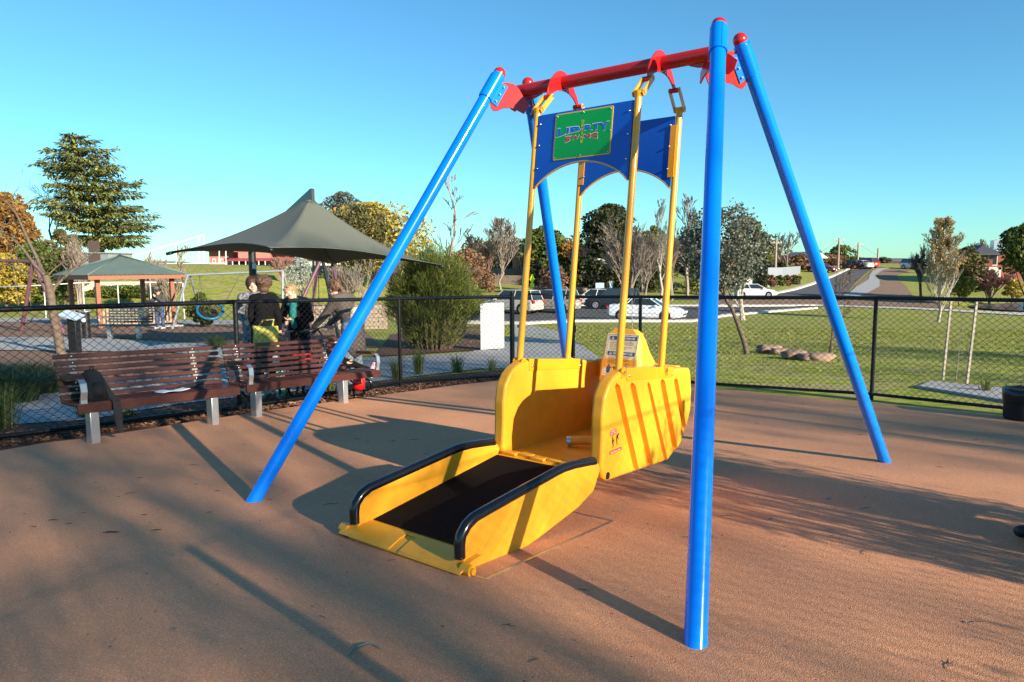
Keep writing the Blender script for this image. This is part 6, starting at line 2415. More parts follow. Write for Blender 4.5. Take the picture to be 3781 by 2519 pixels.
# ------------------------------------------------------------------ signs
q = G(1132, 807)
M_SIGNW = mat("white_sign_metal", (0.50, 0.52, 0.54), 0.4, var=0.05, scale=2)
d = Vector((1, 0.12, 0)).normalized()
th = thing("sign_board", "blank white back of an upright sign board beyond the gate", "sign board", q)
wS = (1160 - 1105) * VS / FPX * q.y
hS = ztop(696, q.y) - q.z
Ts = frame(q, 0.1)
m_ = MB(Ts)
m_.prism([(-wS / 2, 0.03), (wS / 2, 0.07), (wS / 2, hS), (wS * -0.2, hS), (-wS * 0.5, hS * 0.98)], lambda a_, k: Vector((a_[0], k, a_[1])), -0.02, 0.02)
m_.build("panel", M_SIGNW, th, bevel=0.008)
for s_ in (-0.3, 0.3):
    MB(Ts).box((s_ * wS, 0.05, hS * 0.45), (0.05, 0.05, hS * 0.95)).build("post", M_ALU, th)
q = B(1224, 70)
th = thing("warning_sign", "yellow diamond road sign seen edge on beside the block wall", "road sign", q)
zt_ = ztop(634, q.y)
MB().tube([q, Vector((q.x, q.y, zt_))], 0.035, 8).build("pole", M_ZINC, th, smooth=True)
ms = mat("fluorescent_yellow_sheet", (0.60, 0.72, 0.02), 0.5)
for zc, s_ in ((zt_ - 0.35, 0.48), (zt_ - 0.95, 0.36)):
    m_ = MB()
    dv_ = Vector((0.55, 0.83, 0))
    pts = [dv_ * s_, Vector((0, 0, s_)), dv_ * -s_, Vector((0, 0, -s_))] if zc > zt_ - 0.5 else [dv_ * s_ + Vector((0, 0, .2)), dv_ * -s_ + Vector((0, 0, .2)), dv_ * -s_ - Vector((0, 0, .2)), dv_ * s_ - Vector((0, 0, .2))]
    c_ = Vector((q.x, q.y - 0.05, zc))
    nn = Vector((0.83, -0.55, 0)) * 0.01
    m_.add([c_ + p_ + nn for p_ in pts] + [c_ + p_ - nn for p_ in pts], [(0, 1, 2, 3), (7, 6, 5, 4)] + [(i, 4 + i, 4 + (i + 1) % 4, (i + 1) % 4) for i in range(4)])
    m_.build("plate", ms, th)
for (vx, lb) in ((1379, "pale square street sign on twin posts by the hedge"), (1405, "narrow pale street sign by the hedge")):
    q = B(vx, 74)
    th = thing("street_sign", lb, "street sign", q)
    zt_ = ztop(650, 74)
    MB().tube([q, Vector((q.x, q.y, zt_))], 0.04, 6).build("pole", M_ZINC, th, smooth=True)
    MB().box((q.x, q.y - 0.06, zt_ - 0.35), (0.9 if vx < 1390 else 0.35, 0.03, 0.55 if vx < 1390 else 0.9)).build("plate", mat("pale_blue_enamel", (0.35, 0.45, 0.62), 0.25), th)


# ------------------------------------------------------------------ power poles
def power_pole(vx, vb, vt, label, arm=1.6, wood=True, ang=0.4):
    q = G(vx, vb) if vb else None
    Y = q.y
    zt_ = ztop(vt, Y)
    th = thing("power_pole", label, "power pole", q)
    r_ = 0.19 if wood else 0.08
    m = mat("grey_timber_pole", (0.30, 0.25, 0.19), 0.85, var=0.2, scale=3)
    MB().tube([q - Vector((0, 0, .2)), Vector((q.x, q.y, zt_))], [r_, r_ * 0.72], 10).build("pole", m, th, auto=50)
    if arm:
        m_ = MB()
        m_.box((q.x, q.y, zt_ - 0.35), (arm, 0.10, 0.12), R=Matrix.Rotation(ang, 3, 'Z'))
        am = m_.build("cross_arm", m, th)
        m_ = MB()
        for k in (-0.45, -0.2, 0.2, 0.45):
            v = Matrix.Rotation(ang, 3, 'Z') @ Vector((k * arm, 0, 0))
            m_.tube([(q.x + v.x, q.y + v.y, zt_ - 0.3), (q.x + v.x, q.y + v.y, zt_ - 0.12)], 0.035, 6)
        m_.build("insulator", M_WHITE, am)
    return Vector((q.x, q.y, zt_ - 0.12))


t1 = power_pole(1781, 656, 556, "stout timber power pole beside the grey boundary wall", 1.9)
t2 = power_pole(1926, 622, 552, "timber power pole halfway up the street", 2.4)
t3 = power_pole(1971, 614, 563, "timber power pole near the crest of the street", 2.4)
t4 = power_pole(2017, 612, 576, "plain pole past the crest of the street", 0)
t0 = P(1180, 568, 95)
t5 = P(2110, 585, 190)
t00 = P(1560, 620, 70)


def cable(a, b, sag, label):
    pts = [a.lerp(b, i / 14) - Vector((0, 0, sag * 4 * (i / 14) * (1 - i / 14))) for i in range(15)]
    MB().tube(pts, 0.022, 4).build("power_line", mat("grey_cable", (0.14, 0.14, 0.14), 0.6), label=label, cat="cable", origin=a, smooth=True)


cable(t1, t2, 2.0, "sagging overhead cable between the stout pole and the street pole")
cable(t2 + Vector((0.4, 0, 0)), t3, 1.2, "overhead cable between the two street poles")
cable(t3, t5, 2.2, "long overhead cable running past the crest towards the poplar")
cable(P(1205, 602, 86), P(1540, 634, 72), 0.9, "single dark cable crossing in front of the gum trees")
cable(t1, P(1690, 598, 88), 0.5, "short overhead cable running from the stout pole into the gum crown")


# ------------------------------------------------------------------ buildings
M_BRICK = mat("red_brick", (0.34, 0.10, 0.06), 0.9, col2=(0.22, 0.065, 0.045), scale=10)
M_PINK = mat("pink_brick", (0.34, 0.17, 0.135), 0.9, var=0.12, scale=4)
M_TILE = mat("dark_roof_tiles", (0.055, 0.06, 0.07), 0.7, var=0.2, scale=4)
M_REDR = mat("dull_red_roof", (0.35, 0.06, 0.07), 0.6, var=0.12, scale=2)
M_CREAM = mat("cream_weatherboard", (0.60, 0.57, 0.50), 0.7, var=0.06, scale=3)
M_GLASS = mat("dark_window_glass", (0.02, 0.03, 0.035), 0.06, spec=0.7)
M_FRAMEW = mat("white_window_frame", (0.70, 0.70, 0.68), 0.5)
M_CBOND = mat("pale_grey_steel_fence", (0.22, 0.25, 0.28), 0.6, var=0.06, scale=1)


def block(T, x0, x1, y0, y1, z0, z1):
    return MB(T).box(((x0 + x1) / 2, (y0 + y1) / 2, (z0 + z1) / 2), (x1 - x0, y1 - y0, z1 - z0))


def window(T, x, z, w, h_, parent, y=0.0, bars=1, m=None):
    fr_ = MB(T)
    fr_.box((x, y - 0.03, z + h_ / 2), (w, 0.06, 0.07))
    fr_.box((x, y - 0.03, z - h_ / 2), (w, 0.06, 0.09))
    for s_ in (-1, 1):
        fr_.box((x + s_ * (w / 2 - 0.03), y - 0.03, z), (0.06, 0.05, h_ - 0.08))
    for k in range(bars):
        fr_.box((x - w / 2 + w * (k + 1) / (bars + 1), y - 0.025, z), (0.05, 0.04, h_ - 0.08))
    f_ = fr_.build("window", m or M_FRAMEW, parent)
    MB(T).box((x, y - 0.008, z), (w - 0.08, 0.015, h_ - 0.08)).build("pane", M_GLASS, f_)


def hip_roof(T, x0, x1, y0, y1, z0, z1, parent, m, over=0.5, gable=False, name="roof"):
    a = [(x0 - over, y0 - over, z0), (x1 + over, y0 - over, z0), (x1 + over, y1 + over, z0), (x0 - over, y1 + over, z0)]
    d_ = min(x1 - x0, y1 - y0) / 2 + over
    if x1 - x0 >= y1 - y0:
        in_ = 0 if gable else d_
        r_ = [(x0 - over + in_, (y0 + y1) / 2, z1), (x1 + over - in_, (y0 + y1) / 2, z1)]
        fs = [(0, 1, 5, 4), (2, 3, 4, 5), (3, 0, 4), (1, 2, 5)]
    else:
        in_ = 0 if gable else d_
        r_ = [((x0 + x1) / 2, y0 - over + in_, z1), ((x0 + x1) / 2, y1 + over - in_, z1)]
        fs = [(0, 1, 4), (1, 2, 5, 4), (2, 3, 5), (3, 0, 4, 5)]
    mb = MB(T)
    lo = [(x, y, z - 0.18) for x, y, z in a]
    mb.add(a + r_ + lo, fs + [(0, 6, 7, 1), (1, 7, 8, 2), (2, 8, 9, 3), (3, 9, 6, 0), (9, 8, 7, 6)])
    return mb.build(name, m, parent)


# red brick house by the pond
q = B(2235, 92)
q.z = ztop(645, 92) - 0.3
T = frame(q, -0.25)
th = thing("brick_house", "two storey red brick house with a dark tiled roof past the pond", "house", T)
s_ = VS / FPX * 92
W1_ = 100 * s_
zE_, zR = ztop(590, 92) - q.z, ztop(570, 92) - q.z
zm_ = ztop(620, 92) - q.z
wl_ = block(T, 0, W1_ * 0.95, 0, 8, -1, zE_ - 0.18).build("wall", M_BRICK, th)
hip_roof(T, 0.0, W1_ * 0.42, -0.2, 8, zE_, zR, th, M_TILE, 0.6)
hip_roof(T, W1_ * 0.42, W1_ * 1.0, 0.5, 8, zE_ + 0.2, zR - 0.5, th, M_TILE, 0.4)
window(T, 28 * s_, (zE_ + zm_) / 2 + 0.3, 2.0, 1.9, th, bars=1)
m_ = MB(T)
m_.box((34 * s_, -0.12, zm_ - 0.25), (44 * s_, 0.24, 0.4))
for xx in (14 * s_, 45 * s_, 50 * s_):
    m_.box((xx, -0.12, (zm_ - 0.45) / 2 + 0.2), (0.32, 0.24, zm_ - 0.75))
m_.build("balcony_trim", M_CREAM, th)
MB(T).box((26 * s_, -0.04, 1.5), (20 * s_, 0.08, 2.3)).build("garage_door", mat("maroon_garage_door", (0.20, 0.03, 0.03), 0.6), th)
m_ = MB(T)
m_.box((62 * s_, 2.5, zR + 0.1), (1.5, 1.3, 1.1))
m_.build("roof_cooler", M_ALU, th)

# school on the bank
q = B(478, 92)
T = frame(q, 0.1)
th = thing("school_building", "long pink and red brick school building with red roof on the bank", "school", T)
s_ = VS / FPX * 92
zb = q.z


def zz(v, Y=92):
    return ztop(v, Y) - zb


wl_ = block(T, 3 * s_, 62 * s_, 1, 14, -0.5, zz(572)).build("wall", M_PINK, th)
w2 = block(T, 62 * s_, 160 * s_, 0, 14, -0.5, zz(574)).build("wall", M_BRICK, th)
w3 = block(T, 80 * s_, 150 * s_, -1.5, 0, -0.5, zz(573)).build("wall", M_PINK, th)
hip_roof(T, 0, 95 * s_, 0, 14, zz(570), zz(544), th, M_REDR, 0.5)
hip_roof(T, 80 * s_, 170 * s_, -1.0, 14, zz(573), zz(560), th, M_REDR, 0.5)
m_ = MB(T)
m_.prism([(-1.5, zz(590)), (-3.8, zz(596)), (-3.8, zz(597)), (-1.5, zz(592))], lambda a_, k: Vector((k, a_[0], a_[1])), 62 * s_, 165 * s_)
m_.build("awning", M_REDR, th)
for k in range(7):
    window(T, (84 + k * 10.2) * s_, zz(601), 8 * s_, 6 * s_, th, y=-1.52, bars=0, m=M_REDR)
for k in range(3):
    window(T, (14 + k * 17) * s_, zz(596), 7 * s_, 9 * s_, th, y=0.98, bars=1)
for k in range(8):
    MB(T).tube([((64 + k * 14) * s_, -3.7, -0.5), ((64 + k * 14) * s_, -3.7, zz(596.5))], 0.07, 6).build("veranda_post", M_FRAMEW, th)
q = B(704, 88)
T = frame(q, 0.05)
zb = q.z
th = thing("white_hall", "small white weatherboard building with blue window on the bank", "building", T)
block(T, 0, 8, 0, 8, -0.5, ztop(590, 88) - zb - 0.2).build("wall", M_CREAM, th)
hip_roof(T, 0, 8, 0, 8, ztop(590, 88) - zb, ztop(580, 88) - zb, th, mat("brown_tin_roof", (0.20, 0.10, 0.06), 0.6), 0.6)
for k in range(3):
    window(T, 1.3 + k * 2.3, (ztop(601, 88) - zb), 0.9, 1.1, th, bars=1)
# corrugated shed by the cedar
q = B(312 / 1.0 - 0, 70)
q = B(188, 64)
T = frame(q, 0.0)
zb = q.z
th = thing("tin_shed", "grey corrugated tin shed at the foot of the cedar", "shed", T)
wS_ = 70 * VS / FPX * 64
block(T, 0, wS_, 0, 4, -0.5, ztop(577, 64) - zb).build("wall", mat("ribbed_grey_tin", (0.33, 0.34, 0.34), 0.6, col2=(0.22, 0.225, 0.23), scale=8, stretch=(6, 1, 0.05)), th)
m_ = MB(T)
for k in range(34):
    m_.box((wS_ * (k + 0.5) / 34, -0.02, (ztop(577, 64) - zb) / 2), (0.05, 0.04, ztop(577, 64) - zb - 0.1))
m_.build("cladding_ribs", M_CBOND, th)
block(T, -0.15, wS_ + 0.15, -0.2, 4.1, ztop(577, 64) - zb + 0.003, ztop(574.5, 64) - zb).build("roof", M_ZINC, th)
MB(T).box((wS_ * 0.55, -0.06, 1.0), (1.0, 0.08, 2.3)).build("door", mat("dark_brown_door", (0.07, 0.05, 0.04), 0.6), th)
# white goal-like ball frame on the bank
th = thing("ball_net_frame", "white pipe frame of a sloping ball net on the bank top", "net frame", B(400, 70))
mW = mat("white_pipe_paint", (0.75, 0.75, 0.74), 0.4)
for (a, b) in (((300, 591), (469, 540)), ((469, 540), (469, 606)), ((457, 542), (457, 606)), ((504, 570), (504, 606)), ((519, 572), (519, 606)), ((405, 562), (405, 606)), ((345, 580), (345, 600)), ((300, 606), (520, 606))):
    pa, pb_ = P(a[0], a[1], 70), P(b[0], b[1], 70)
    MB().tube([pa, pb_], 0.055, 6).build("pipe", mW, th)
# pipe rail on the slope
th = thing("pipe_railing", "thin white pipe handrail on the slope behind the pavilion", "railing", B(250, 40))
MB().tube([P(0, 660, 40), P(100, 656, 40), P(190, 650, 40), P(330, 649, 41), P(420, 650, 42)], 0.03, 6).build("top_pipe", mW, th, smooth=True)
for vx in (100, 190, 270, 345, 420):
    t = P(vx, 651, 40.6)
    MB().tube([t, Vector((t.x, t.y, gz(t.x, t.y) - .1))], 0.028, 6).build("upright", mW, th)

# houses of the street
HS = [(1190, 96, 50, 8, 566, 580, M_TILE, M_BRICK, "dark roofed house half hidden behind the pale poplar", False),
      (1322, 94, 60, 9, 590, 598, M_CREAM, M_BLOCK, "low house with a pale flat roof edge behind the conifers", False),
      (1860, 122, 28, 9, 582, 596, M_CREAM, M_CREAM, "white gabled house beside the power pole", True),
      (1812, 118, 44, 9, 590, 602, M_REDR, M_BRICK, "red roofed house beyond the grey boundary wall", False),
      (1620, 104, 60, 9, 606, 620, M_TILE, M_CREAM, "cream house showing between the garden trees", False),
      (2068, 230, 30, 12, 606, 610, M_REDR, M_BRICK, "far red roofed house past the crest of the road", False)]
for (vx, Y, wv, dp, vr, ve, mr_, mw_, lb, gb) in HS:
    q = B(vx, Y)
    T = frame(q, 0.08)
    zb = q.z
    w_ = wv * VS / FPX * Y
    th = thing("house", lb, "house", T)
    block(T, 0, w_, 0, dp, -0.5, ztop(ve, Y) - zb - 0.19).build("wall", mw_, th)
    hip_roof(T, 0, w_, 0, dp, ztop(ve, Y) - zb, ztop(vr, Y) - zb, th, mr_, 0.6, gb)
    for k in range(2):
        window(T, w_ * (0.28 + 0.44 * k), max(0.9, (ztop(ve, Y) - zb) * 0.55), 1.4, 1.1, th, bars=1)

# grey boundary wall and steel fence
wall_px("boundary_wall", "pale grey boundary wall stepping up beside the street", (1764, 641), (1797, 641), (619, 619), 0.15, M_CBOND, 90, 92)
wall_px("boundary_wall", "pale grey boundary wall running uphill along the street", (1797, 645), (1838, 632), (618.5, 616), 0.15, M_CBOND, 92, 112)
for i, vx in enumerate((1752, 1774, 1792, 1808, 1826)):
    leafy_tree("garden_shrub", ["dark shrub at the slatted end of the boundary wall", "reddish shrub in front of the pale boundary wall", "low dark shrub by the stout power pole's foot", "bronze shrub midway along the boundary wall", "olive shrub at the uphill end of the boundary wall"][i], vx, 86 + i * 2, 636 - (i == 0) * 6, 26, (LM_DARK, LM_BRONZE, LM_GREEN, LM_BRONZE, LM_OLIVE)[i], M_BARK, 140 + i, n=1100, leaf=0.12, lobes=8, vcrown=660, cat="shrub")
wall_px("palisade_fence", "dark green upright slatted fence joining the grey wall", (1738, 642), (1763, 642), (622, 620), 0.1, mat("dark_green_slats", (0.06, 0.10, 0.08), 0.6), 92, 90, cat="fence")
wall_px("garden_wall", "low cream garden wall behind the white trunked tree", (1696, 652), (1728, 654), (644, 645), 0.2, M_CREAM, 76, 78)


# ------------------------------------------------------------------ vehicles
def vehicle(name, label, T, L, Wd, prof, roof, wheels, rw, paint, cat="car", group=None, tail=True, simple=False):
    """prof: (x, belt z) from rear (0) to front (L); roof: greenhouse (x_bottom, x_top, z) list rear to front"""
    mp_ = mat(paint[0], paint[1], 0.25, coat=0.6, var=0.04, scale=1.5)
    th = thing(name, label, cat, T, group)
    zb_ = rw * 0.62
    body = MB(T)
    ns = 26
    for i in range(ns + 1):
        x = L * i / ns
        zt_ = interp([(a, b) for a, b in prof], x)
        e = min(1, min(x, L - x) / 0.32)
        w_ = Wd / 2 * (0.80 + 0.20 * sqrt(max(0, 1 - (1 - e) ** 2)))
        lift = 0.10 * (1 - smooth(min(x, L - x) / 0.5))
        zc_ = zb_ + (zt_ - zb_) * 0.45
        for (yy, z_) in ((-w_ * 0.90, zb_ + lift), (-w_, zb_ + lift + 0.10), (-w_ * 1.0, zc_), (-w_ * 0.955, zt_ - 0.04), (-w_ * 0.86, zt_), (-w_ * 0.4, zt_ + 0.025), (w_ * 0.4, zt_ + 0.025), (w_ * 0.86, zt_), (w_ * 0.955, zt_ - 0.04), (w_ * 1.0, zc_), (w_, zb_ + lift + 0.10), (w_ * 0.90, zb_ + lift)):
            body.v.append(T @ Vector((x, yy, z_)))
    for i in range(ns):
        for k in range(12):
            k2 = (k + 1) % 12
            body.f.append((i * 12 + k, (i + 1) * 12 + k, (i + 1) * 12 + k2, i * 12 + k2))
    body.f += [tuple(range(12)), tuple(ns * 12 + k for k in range(11, -1, -1))]
    body.mi = [0] * len(body.f)
    bo = body.build("body", mp_, th, auto=35)
    gh = MB(T)
    (rb0, rb1, rt0, rt1, zt_) = roof
    wb, wr = Wd / 2 * 0.86, Wd / 2 * 0.70
    zr0, zr1 = interp(prof, rb0), interp(prof, rb1)
    vs = [(rb0, -wb, zr0), (rb1, -wb, zr1), (rb1, wb, zr1), (rb0, wb, zr0), (rt0, -wr, zt_), (rt1, -wr, zt_), (rt1, wr, zt_), (rt0, wr, zt_)]
    gh.add(vs, [(0, 1, 5, 4), (1, 2, 6, 5), (2, 3, 7, 6), (3, 0, 4, 7), (4, 5, 6, 7)])
    gh.build("window_glass", M_GLASS, th)
    rf_ = MB(T)
    n_ = 8
    for i in range(n_ + 1):
        x = rt0 - 0.06 + (rt1 - rt0 + 0.12) * i / n_
        zc_ = zt_ + 0.045 * sin(pi * (i + 0.6) / (n_ + 1.2))
        rf_.v += [T @ Vector((x, -wr - 0.02, zt_ - 0.015)), T @ Vector((x, -wr * 0.6, zc_ + 0.005)), T @ Vector((x, wr * 0.6, zc_ + 0.005)), T @ Vector((x, wr + 0.02, zt_ - 0.015))]
    for i in range(n_):
        for k in range(4):
            k2 = (k + 1) % 4
            rf_.f.append((i * 4 + k, (i + 1) * 4 + k, (i + 1) * 4 + k2, i * 4 + k2))
    rf_.f += [(0, 1, 2, 3), (n_ * 4 + 3, n_ * 4 + 2, n_ * 4 + 1, n_ * 4)]
    rf_.mi = [0] * len(rf_.f)
    rf_.build("roof", mp_, th, smooth=True)
    pl_ = MB(T)
    for sy_ in (-1, 1):
        for (xa, xb) in ((rb0, rt0), (rb1, rt1), (rb0 + (rb1 - rb0) * 0.48, rt0 + (rt1 - rt0) * 0.52)):
            za = interp(prof, xa)
            pl_.tube([(xa, sy_ * (wb + 0.004), za - 0.02), (xb, sy_ * (wr + 0.004), zt_)], 0.035, 6)
        if L > 4.2 and not simple:
            xa, xb = rb0 + (rb1 - rb0) * 0.18, rt0 + (rt1 - rt0) * 0.12
            pl_.tube([(xa, sy_ * (wb + 0.004), interp(prof, xa)), (xb, sy_ * (wr + 0.004), zt_)], 0.03, 6)
    pl_.build("pillar", mp_, th)
    for xw in wheels:
        for sy_ in (-1, 1):
            ar = MB(T)
            yo = sy_ * (Wd / 2 - 0.055)
            ar.tube([(xw, yo - sy_ * 0.1, rw + 0.02), (xw, sy_ * (Wd / 2 + 0.004), rw + 0.02)], rw * 1.17, 24)
            ar.build("wheel_well_disc", M_FAB, th)  # black disc on the body side stands in for the wheel well's dark hollow
            tw = MB(T)
            tw.tube([(xw, yo - sy_ * 0.14, rw), (xw, sy_ * (Wd / 2 + 0.012), rw)], rw, 24)
            ty = tw.build("tyre", M_BLACKT, th, auto=40)
            rm = MB(T)
            rm.tube([(xw, sy_ * (Wd / 2 + 0.010), rw), (xw, sy_ * (Wd / 2 + 0.018), rw)], rw * 0.64, 20)
            rmo = rm.build("rim", M_ALU, ty, auto=40)
            if not simple:
                sp_ = MB(T)
                for k in range(5):
                    a = 2 * pi * k / 5 + 0.3
                    sp_.box((xw + cos(a) * rw * 0.36, sy_ * (Wd / 2 + 0.02), rw + sin(a) * rw * 0.36), (rw * 0.18, 0.006, rw * 0.18), R=Matrix.Rotation(-a, 3, 'Y'))
                sp_.build("rim_opening", M_INK, ty)
    for sy_ in (-1, 1):
        hl_ = MB(T)
        zf = interp(prof, L - 0.15)
        hl_.box((L - 0.045, sy_ * Wd * 0.36, zf - 0.13), (0.12, Wd * 0.17, 0.14), R=Matrix.Rotation(-sy_ * 0.25, 3, 'Z'))
        hl_.build("headlight", mat("clear_lamp_glass", (0.7, 0.72, 0.74), 0.1, spec=0.8), th, bevel=0.02)
        tl = MB(T)
        zf = interp(prof, 0.15)
        tl.box((0.02, sy_ * Wd * 0.40, zf - 0.13), (0.14, Wd * 0.13, 0.22 if roof[4] > 1.6 else 0.14))
        tl.build("tail_light", mat("red_lamp_glass", (0.55, 0.015, 0.02), 0.15, spec=0.7), th, bevel=0.02)
    m_ = MB(T)
    m_.box((L - 0.01, 0, zb_ + 0.22), (0.06, Wd * 0.5, 0.12))
    m_.box((L / 2, 0, zb_ + 0.02), (L * 0.86, Wd * 0.86, 0.1))
    m_.build("grille_and_sill", M_FAB, th)
    m_ = MB(T)
    m_.box((-0.012, 0, interp(prof, 0.1) - 0.35), (0.03, 0.42, 0.12))
    m_.box((L + 0.012, 0, zb_ + 0.12), (0.03, 0.38, 0.11))
    m_.build("number_plate", M_WHITE, th)
    m_ = MB(T)
    for sy_ in (-1, 1):
        m_.box((rb1 - 0.35, sy_ * (Wd / 2 + 0.06), interp(prof, rb1) + 0.05), (0.14, 0.16, 0.11))
    m_.build("wing_mirror", mp_, th, bevel=0.02)
    m_ = MB(T)
    for sy_ in (-1, 1):
        for xx in (rb0 + (rb1 - rb0) * 0.25, rb0 + (rb1 - rb0) * 0.62):
            m_.box((xx, sy_ * (Wd / 2 * 0.985), interp(prof, xx) - 0.16), (0.16, 0.03, 0.03))
    m_.build("door_handle", mp_, th)
    if not simple:
        m_ = MB(T)
        for sy_ in (-1, 1):
            for xx in (rb0 + 0.25, rb0 + (rb1 - rb0) * 0.48, rb1 + 0.02):
                m_.box((xx, sy_ * (Wd / 2 * 1.0015), zb_ + (interp(prof, xx) - zb_) * 0.48), (0.012, 0.006, (interp(prof, xx) - zb_) * 0.62))
            m_.box((L * 0.5, sy_ * (Wd / 2 * 1.0015), zb_ + 0.27), (L * 0.42, 0.006, 0.02))
        m_.build("door_seam", M_INK, bo)
    return th


SEDAN = ([(0, 0.82), (0.08, 0.98), (0.9, 1.03), (1.3, 1.02), (3.1, 0.98), (3.35, 0.95), (4.3, 0.82), (4.62, 0.70), (4.8, 0.48)], (0.75, 3.55, 1.45, 2.75, 1.40))
WAGON = ([(0, 0.95), (0.05, 1.05), (2.5, 1.05), (3.3, 1.02), (4.3, 0.92), (4.6, 0.78), (4.7, 0.55)], (0.08, 3.5, 0.35, 2.7, 1.72))
WHITE = ("white_car_paint", (0.72, 0.76, 0.80))
SILV = ("champagne_silver_car_paint", (0.46, 0.43, 0.38))
DARK = ("black_car_paint", (0.012, 0.014, 0.02))
WHIT2 = ("bright_white_car_paint", (0.78, 0.78, 0.76))


def park(vx, vy, ang, L, back=0.5):
    """ground centre of the vehicle under a photo point"""
    q = G(vx, vy)
    T = frame((q.x, q.y, gz(q.x, q.y) + 0.03), ang)
    return T @ Matrix.Translation((-L * back, 0, 0))


vehicle("parked_car", "white sedan facing the gum tree, parked side on behind the mesh fence", park(1486, 737, -0.42, 4.8), 4.8, 1.78, *SEDAN, (0.95, 3.75), 0.31, WHITE, group="cars in the car park")
vehicle("parked_car", "champagne silver wagon parked tail towards the gate, half behind the corner post", park(1176, 721, radians(148), 4.7), 4.7, 1.82, *WAGON, (0.95, 3.7), 0.36, SILV, group="cars in the car park")
vehicle("parked_car", "dull silver wagon with roof rails parked between the yellow rods", park(1262, 719, radians(152), 4.7), 4.7, 1.82, *WAGON, (0.95, 3.7), 0.37, ("pewter_car_paint", (0.30, 0.285, 0.25)), group="cars in the car park")
vehicle("parked_car", "small pale hatchback beyond the black four wheel drive", park(1364, 703, radians(150), 4.0), 4.0, 1.68, [(0, 0.86), (0.05, 0.95), (2.3, 0.95), (3.0, 0.9), (3.7, 0.75), (4.0, 0.5)], (0.1, 2.9, 0.45, 2.1, 1.48), (0.7, 3.2), 0.3, WHIT2, group="cars in the car park")
vehicle("parked_car", "black four wheel drive showing its chrome front wheel behind the sedan", park(1408, 711, radians(168), 4.7), 4.7, 1.85, *WAGON, (0.95, 3.7), 0.38, DARK, group="cars in the car park")
vehicle("parked_car", "small white wagon stopped on the far side of the street", park(1736, 684, -0.25, 4.4), 4.4, 1.72, [(0, 0.86), (0.05, 0.98), (2.3, 0.96), (3.2, 0.92), (4.1, 0.78), (4.4, 0.5)], (0.08, 3.3, 0.3, 2.4, 1.42), (0.8, 3.5), 0.3, WHIT2, group="vehicles along the street", simple=True)
FAR = [(1958, 618, 2.0, DARK, SEDAN, "tiny dark car at the top of the street"), (1976, 618.5, 1.9, SILV, SEDAN, "tiny silver car parked at the top of the street"), (1988, 617, 1.9, ("red_car_paint", (0.40, 0.02, 0.02)), WAGON, "tiny red wagon at the top of the street"), (2102, 619, -1.3, WHIT2, WAGON, "white utility parked on the rise beside the bare tree"), (1890, 626, -1.0, ("maroon_car_paint", (0.16, 0.02, 0.03)), SEDAN, "maroon car parked under the street trees")]
for (vx, vy, an, pt_, (pf, rf2), lb) in FAR:
    vehicle("parked_car", lb, park(vx, vy, an, 4.7), 4.8 if pf is SEDAN[0] else 4.7, 1.78, pf, rf2, (0.95, 3.7), 0.33, pt_, group="vehicles along the street", simple=True)
# ------------------------------------------------------------------ people
SKIN = mat("fair_skin", (0.62, 0.36, 0.26), 0.5, var=0.06, scale=20)
SKIN2 = mat("ruddy_skin", (0.58, 0.31, 0.22), 0.5, var=0.06, scale=20)
LIPS = mat("lips", (0.42, 0.12, 0.11), 0.4)
EYE = mat("dark_eyes", (0.02, 0.015, 0.012), 0.2)


def chain(mb, pts, rs, n=12, flat=None):
    pts = [Vector(p) for p in pts]
    fine, fr_ = [pts[0]], [rs[0]]
    for i in range(len(pts) - 1):
        for k in (1, 2, 3):
            fine.append(pts[i].lerp(pts[i + 1], k / 3))
            fr_.append(rs[i] + (rs[i + 1] - rs[i]) * k / 3)
    mb.tube(fine, fr_, n, flat=flat)
    for p, r in zip(pts, rs):
        mb.ball(p, r, n, 8)


def remesh(o, vox, it=2, fac=0.5):
    m = o.modifiers.new("remesh", 'REMESH')
    m.mode = 'VOXEL'
    m.voxel_size = vox
    m.use_smooth_shade = True
    s_ = o.modifiers.new("smooth", 'SMOOTH')
    s_.factor = fac
    s_.iterations = it
    return o


def hand(mb, w, d, side, s, curl=0.5):
    """w: wrist, d: direction of the forearm, side: thumb side"""
    d = d.normalized()
    side = (side - d * side.dot(d)).normalized()
    nrm = d.cross(side)
    palm = w + d * 0.045 * s
    mb.tube([w, w + d * 0.03 * s, w + d * 0.085 * s], [0.024 * s, 0.034 * s, 0.036 * s], 10, flat=(nrm, 0.5))
    mb.ball(palm, 0.033 * s, 10, 6, sc=(1, 1, 1))
    for k, ln in enumerate((0.066, 0.075, 0.070, 0.055)):
        b = w + d * 0.083 * s + side * (0.026 - 0.0175 * k) * s
        p1 = b + (d * cos(curl * 0.4) + nrm * sin(curl * 0.4)) * ln * 0.5 * s
        p2 = p1 + (d * cos(curl * 1.0) + nrm * sin(curl * 1.0)) * ln * 0.3 * s
        p3 = p2 + (d * cos(curl * 1.7) + nrm * sin(curl * 1.7)) * ln * 0.25 * s
        mb.tube([b, p1, p2, p3], [0.0088 * s, 0.0082 * s, 0.0075 * s, 0.006 * s], 7)
    b = w + d * 0.02 * s + side * 0.026 * s
    p1 = b + (d * 0.6 + side * 0.8).normalized() * 0.035 * s
    p2 = p1 + (d * 0.85 + side * 0.4 + nrm * 0.3).normalized() * 0.032 * s
    mb.tube([b, p1, p2], [0.012 * s, 0.010 * s, 0.0075 * s], 8)


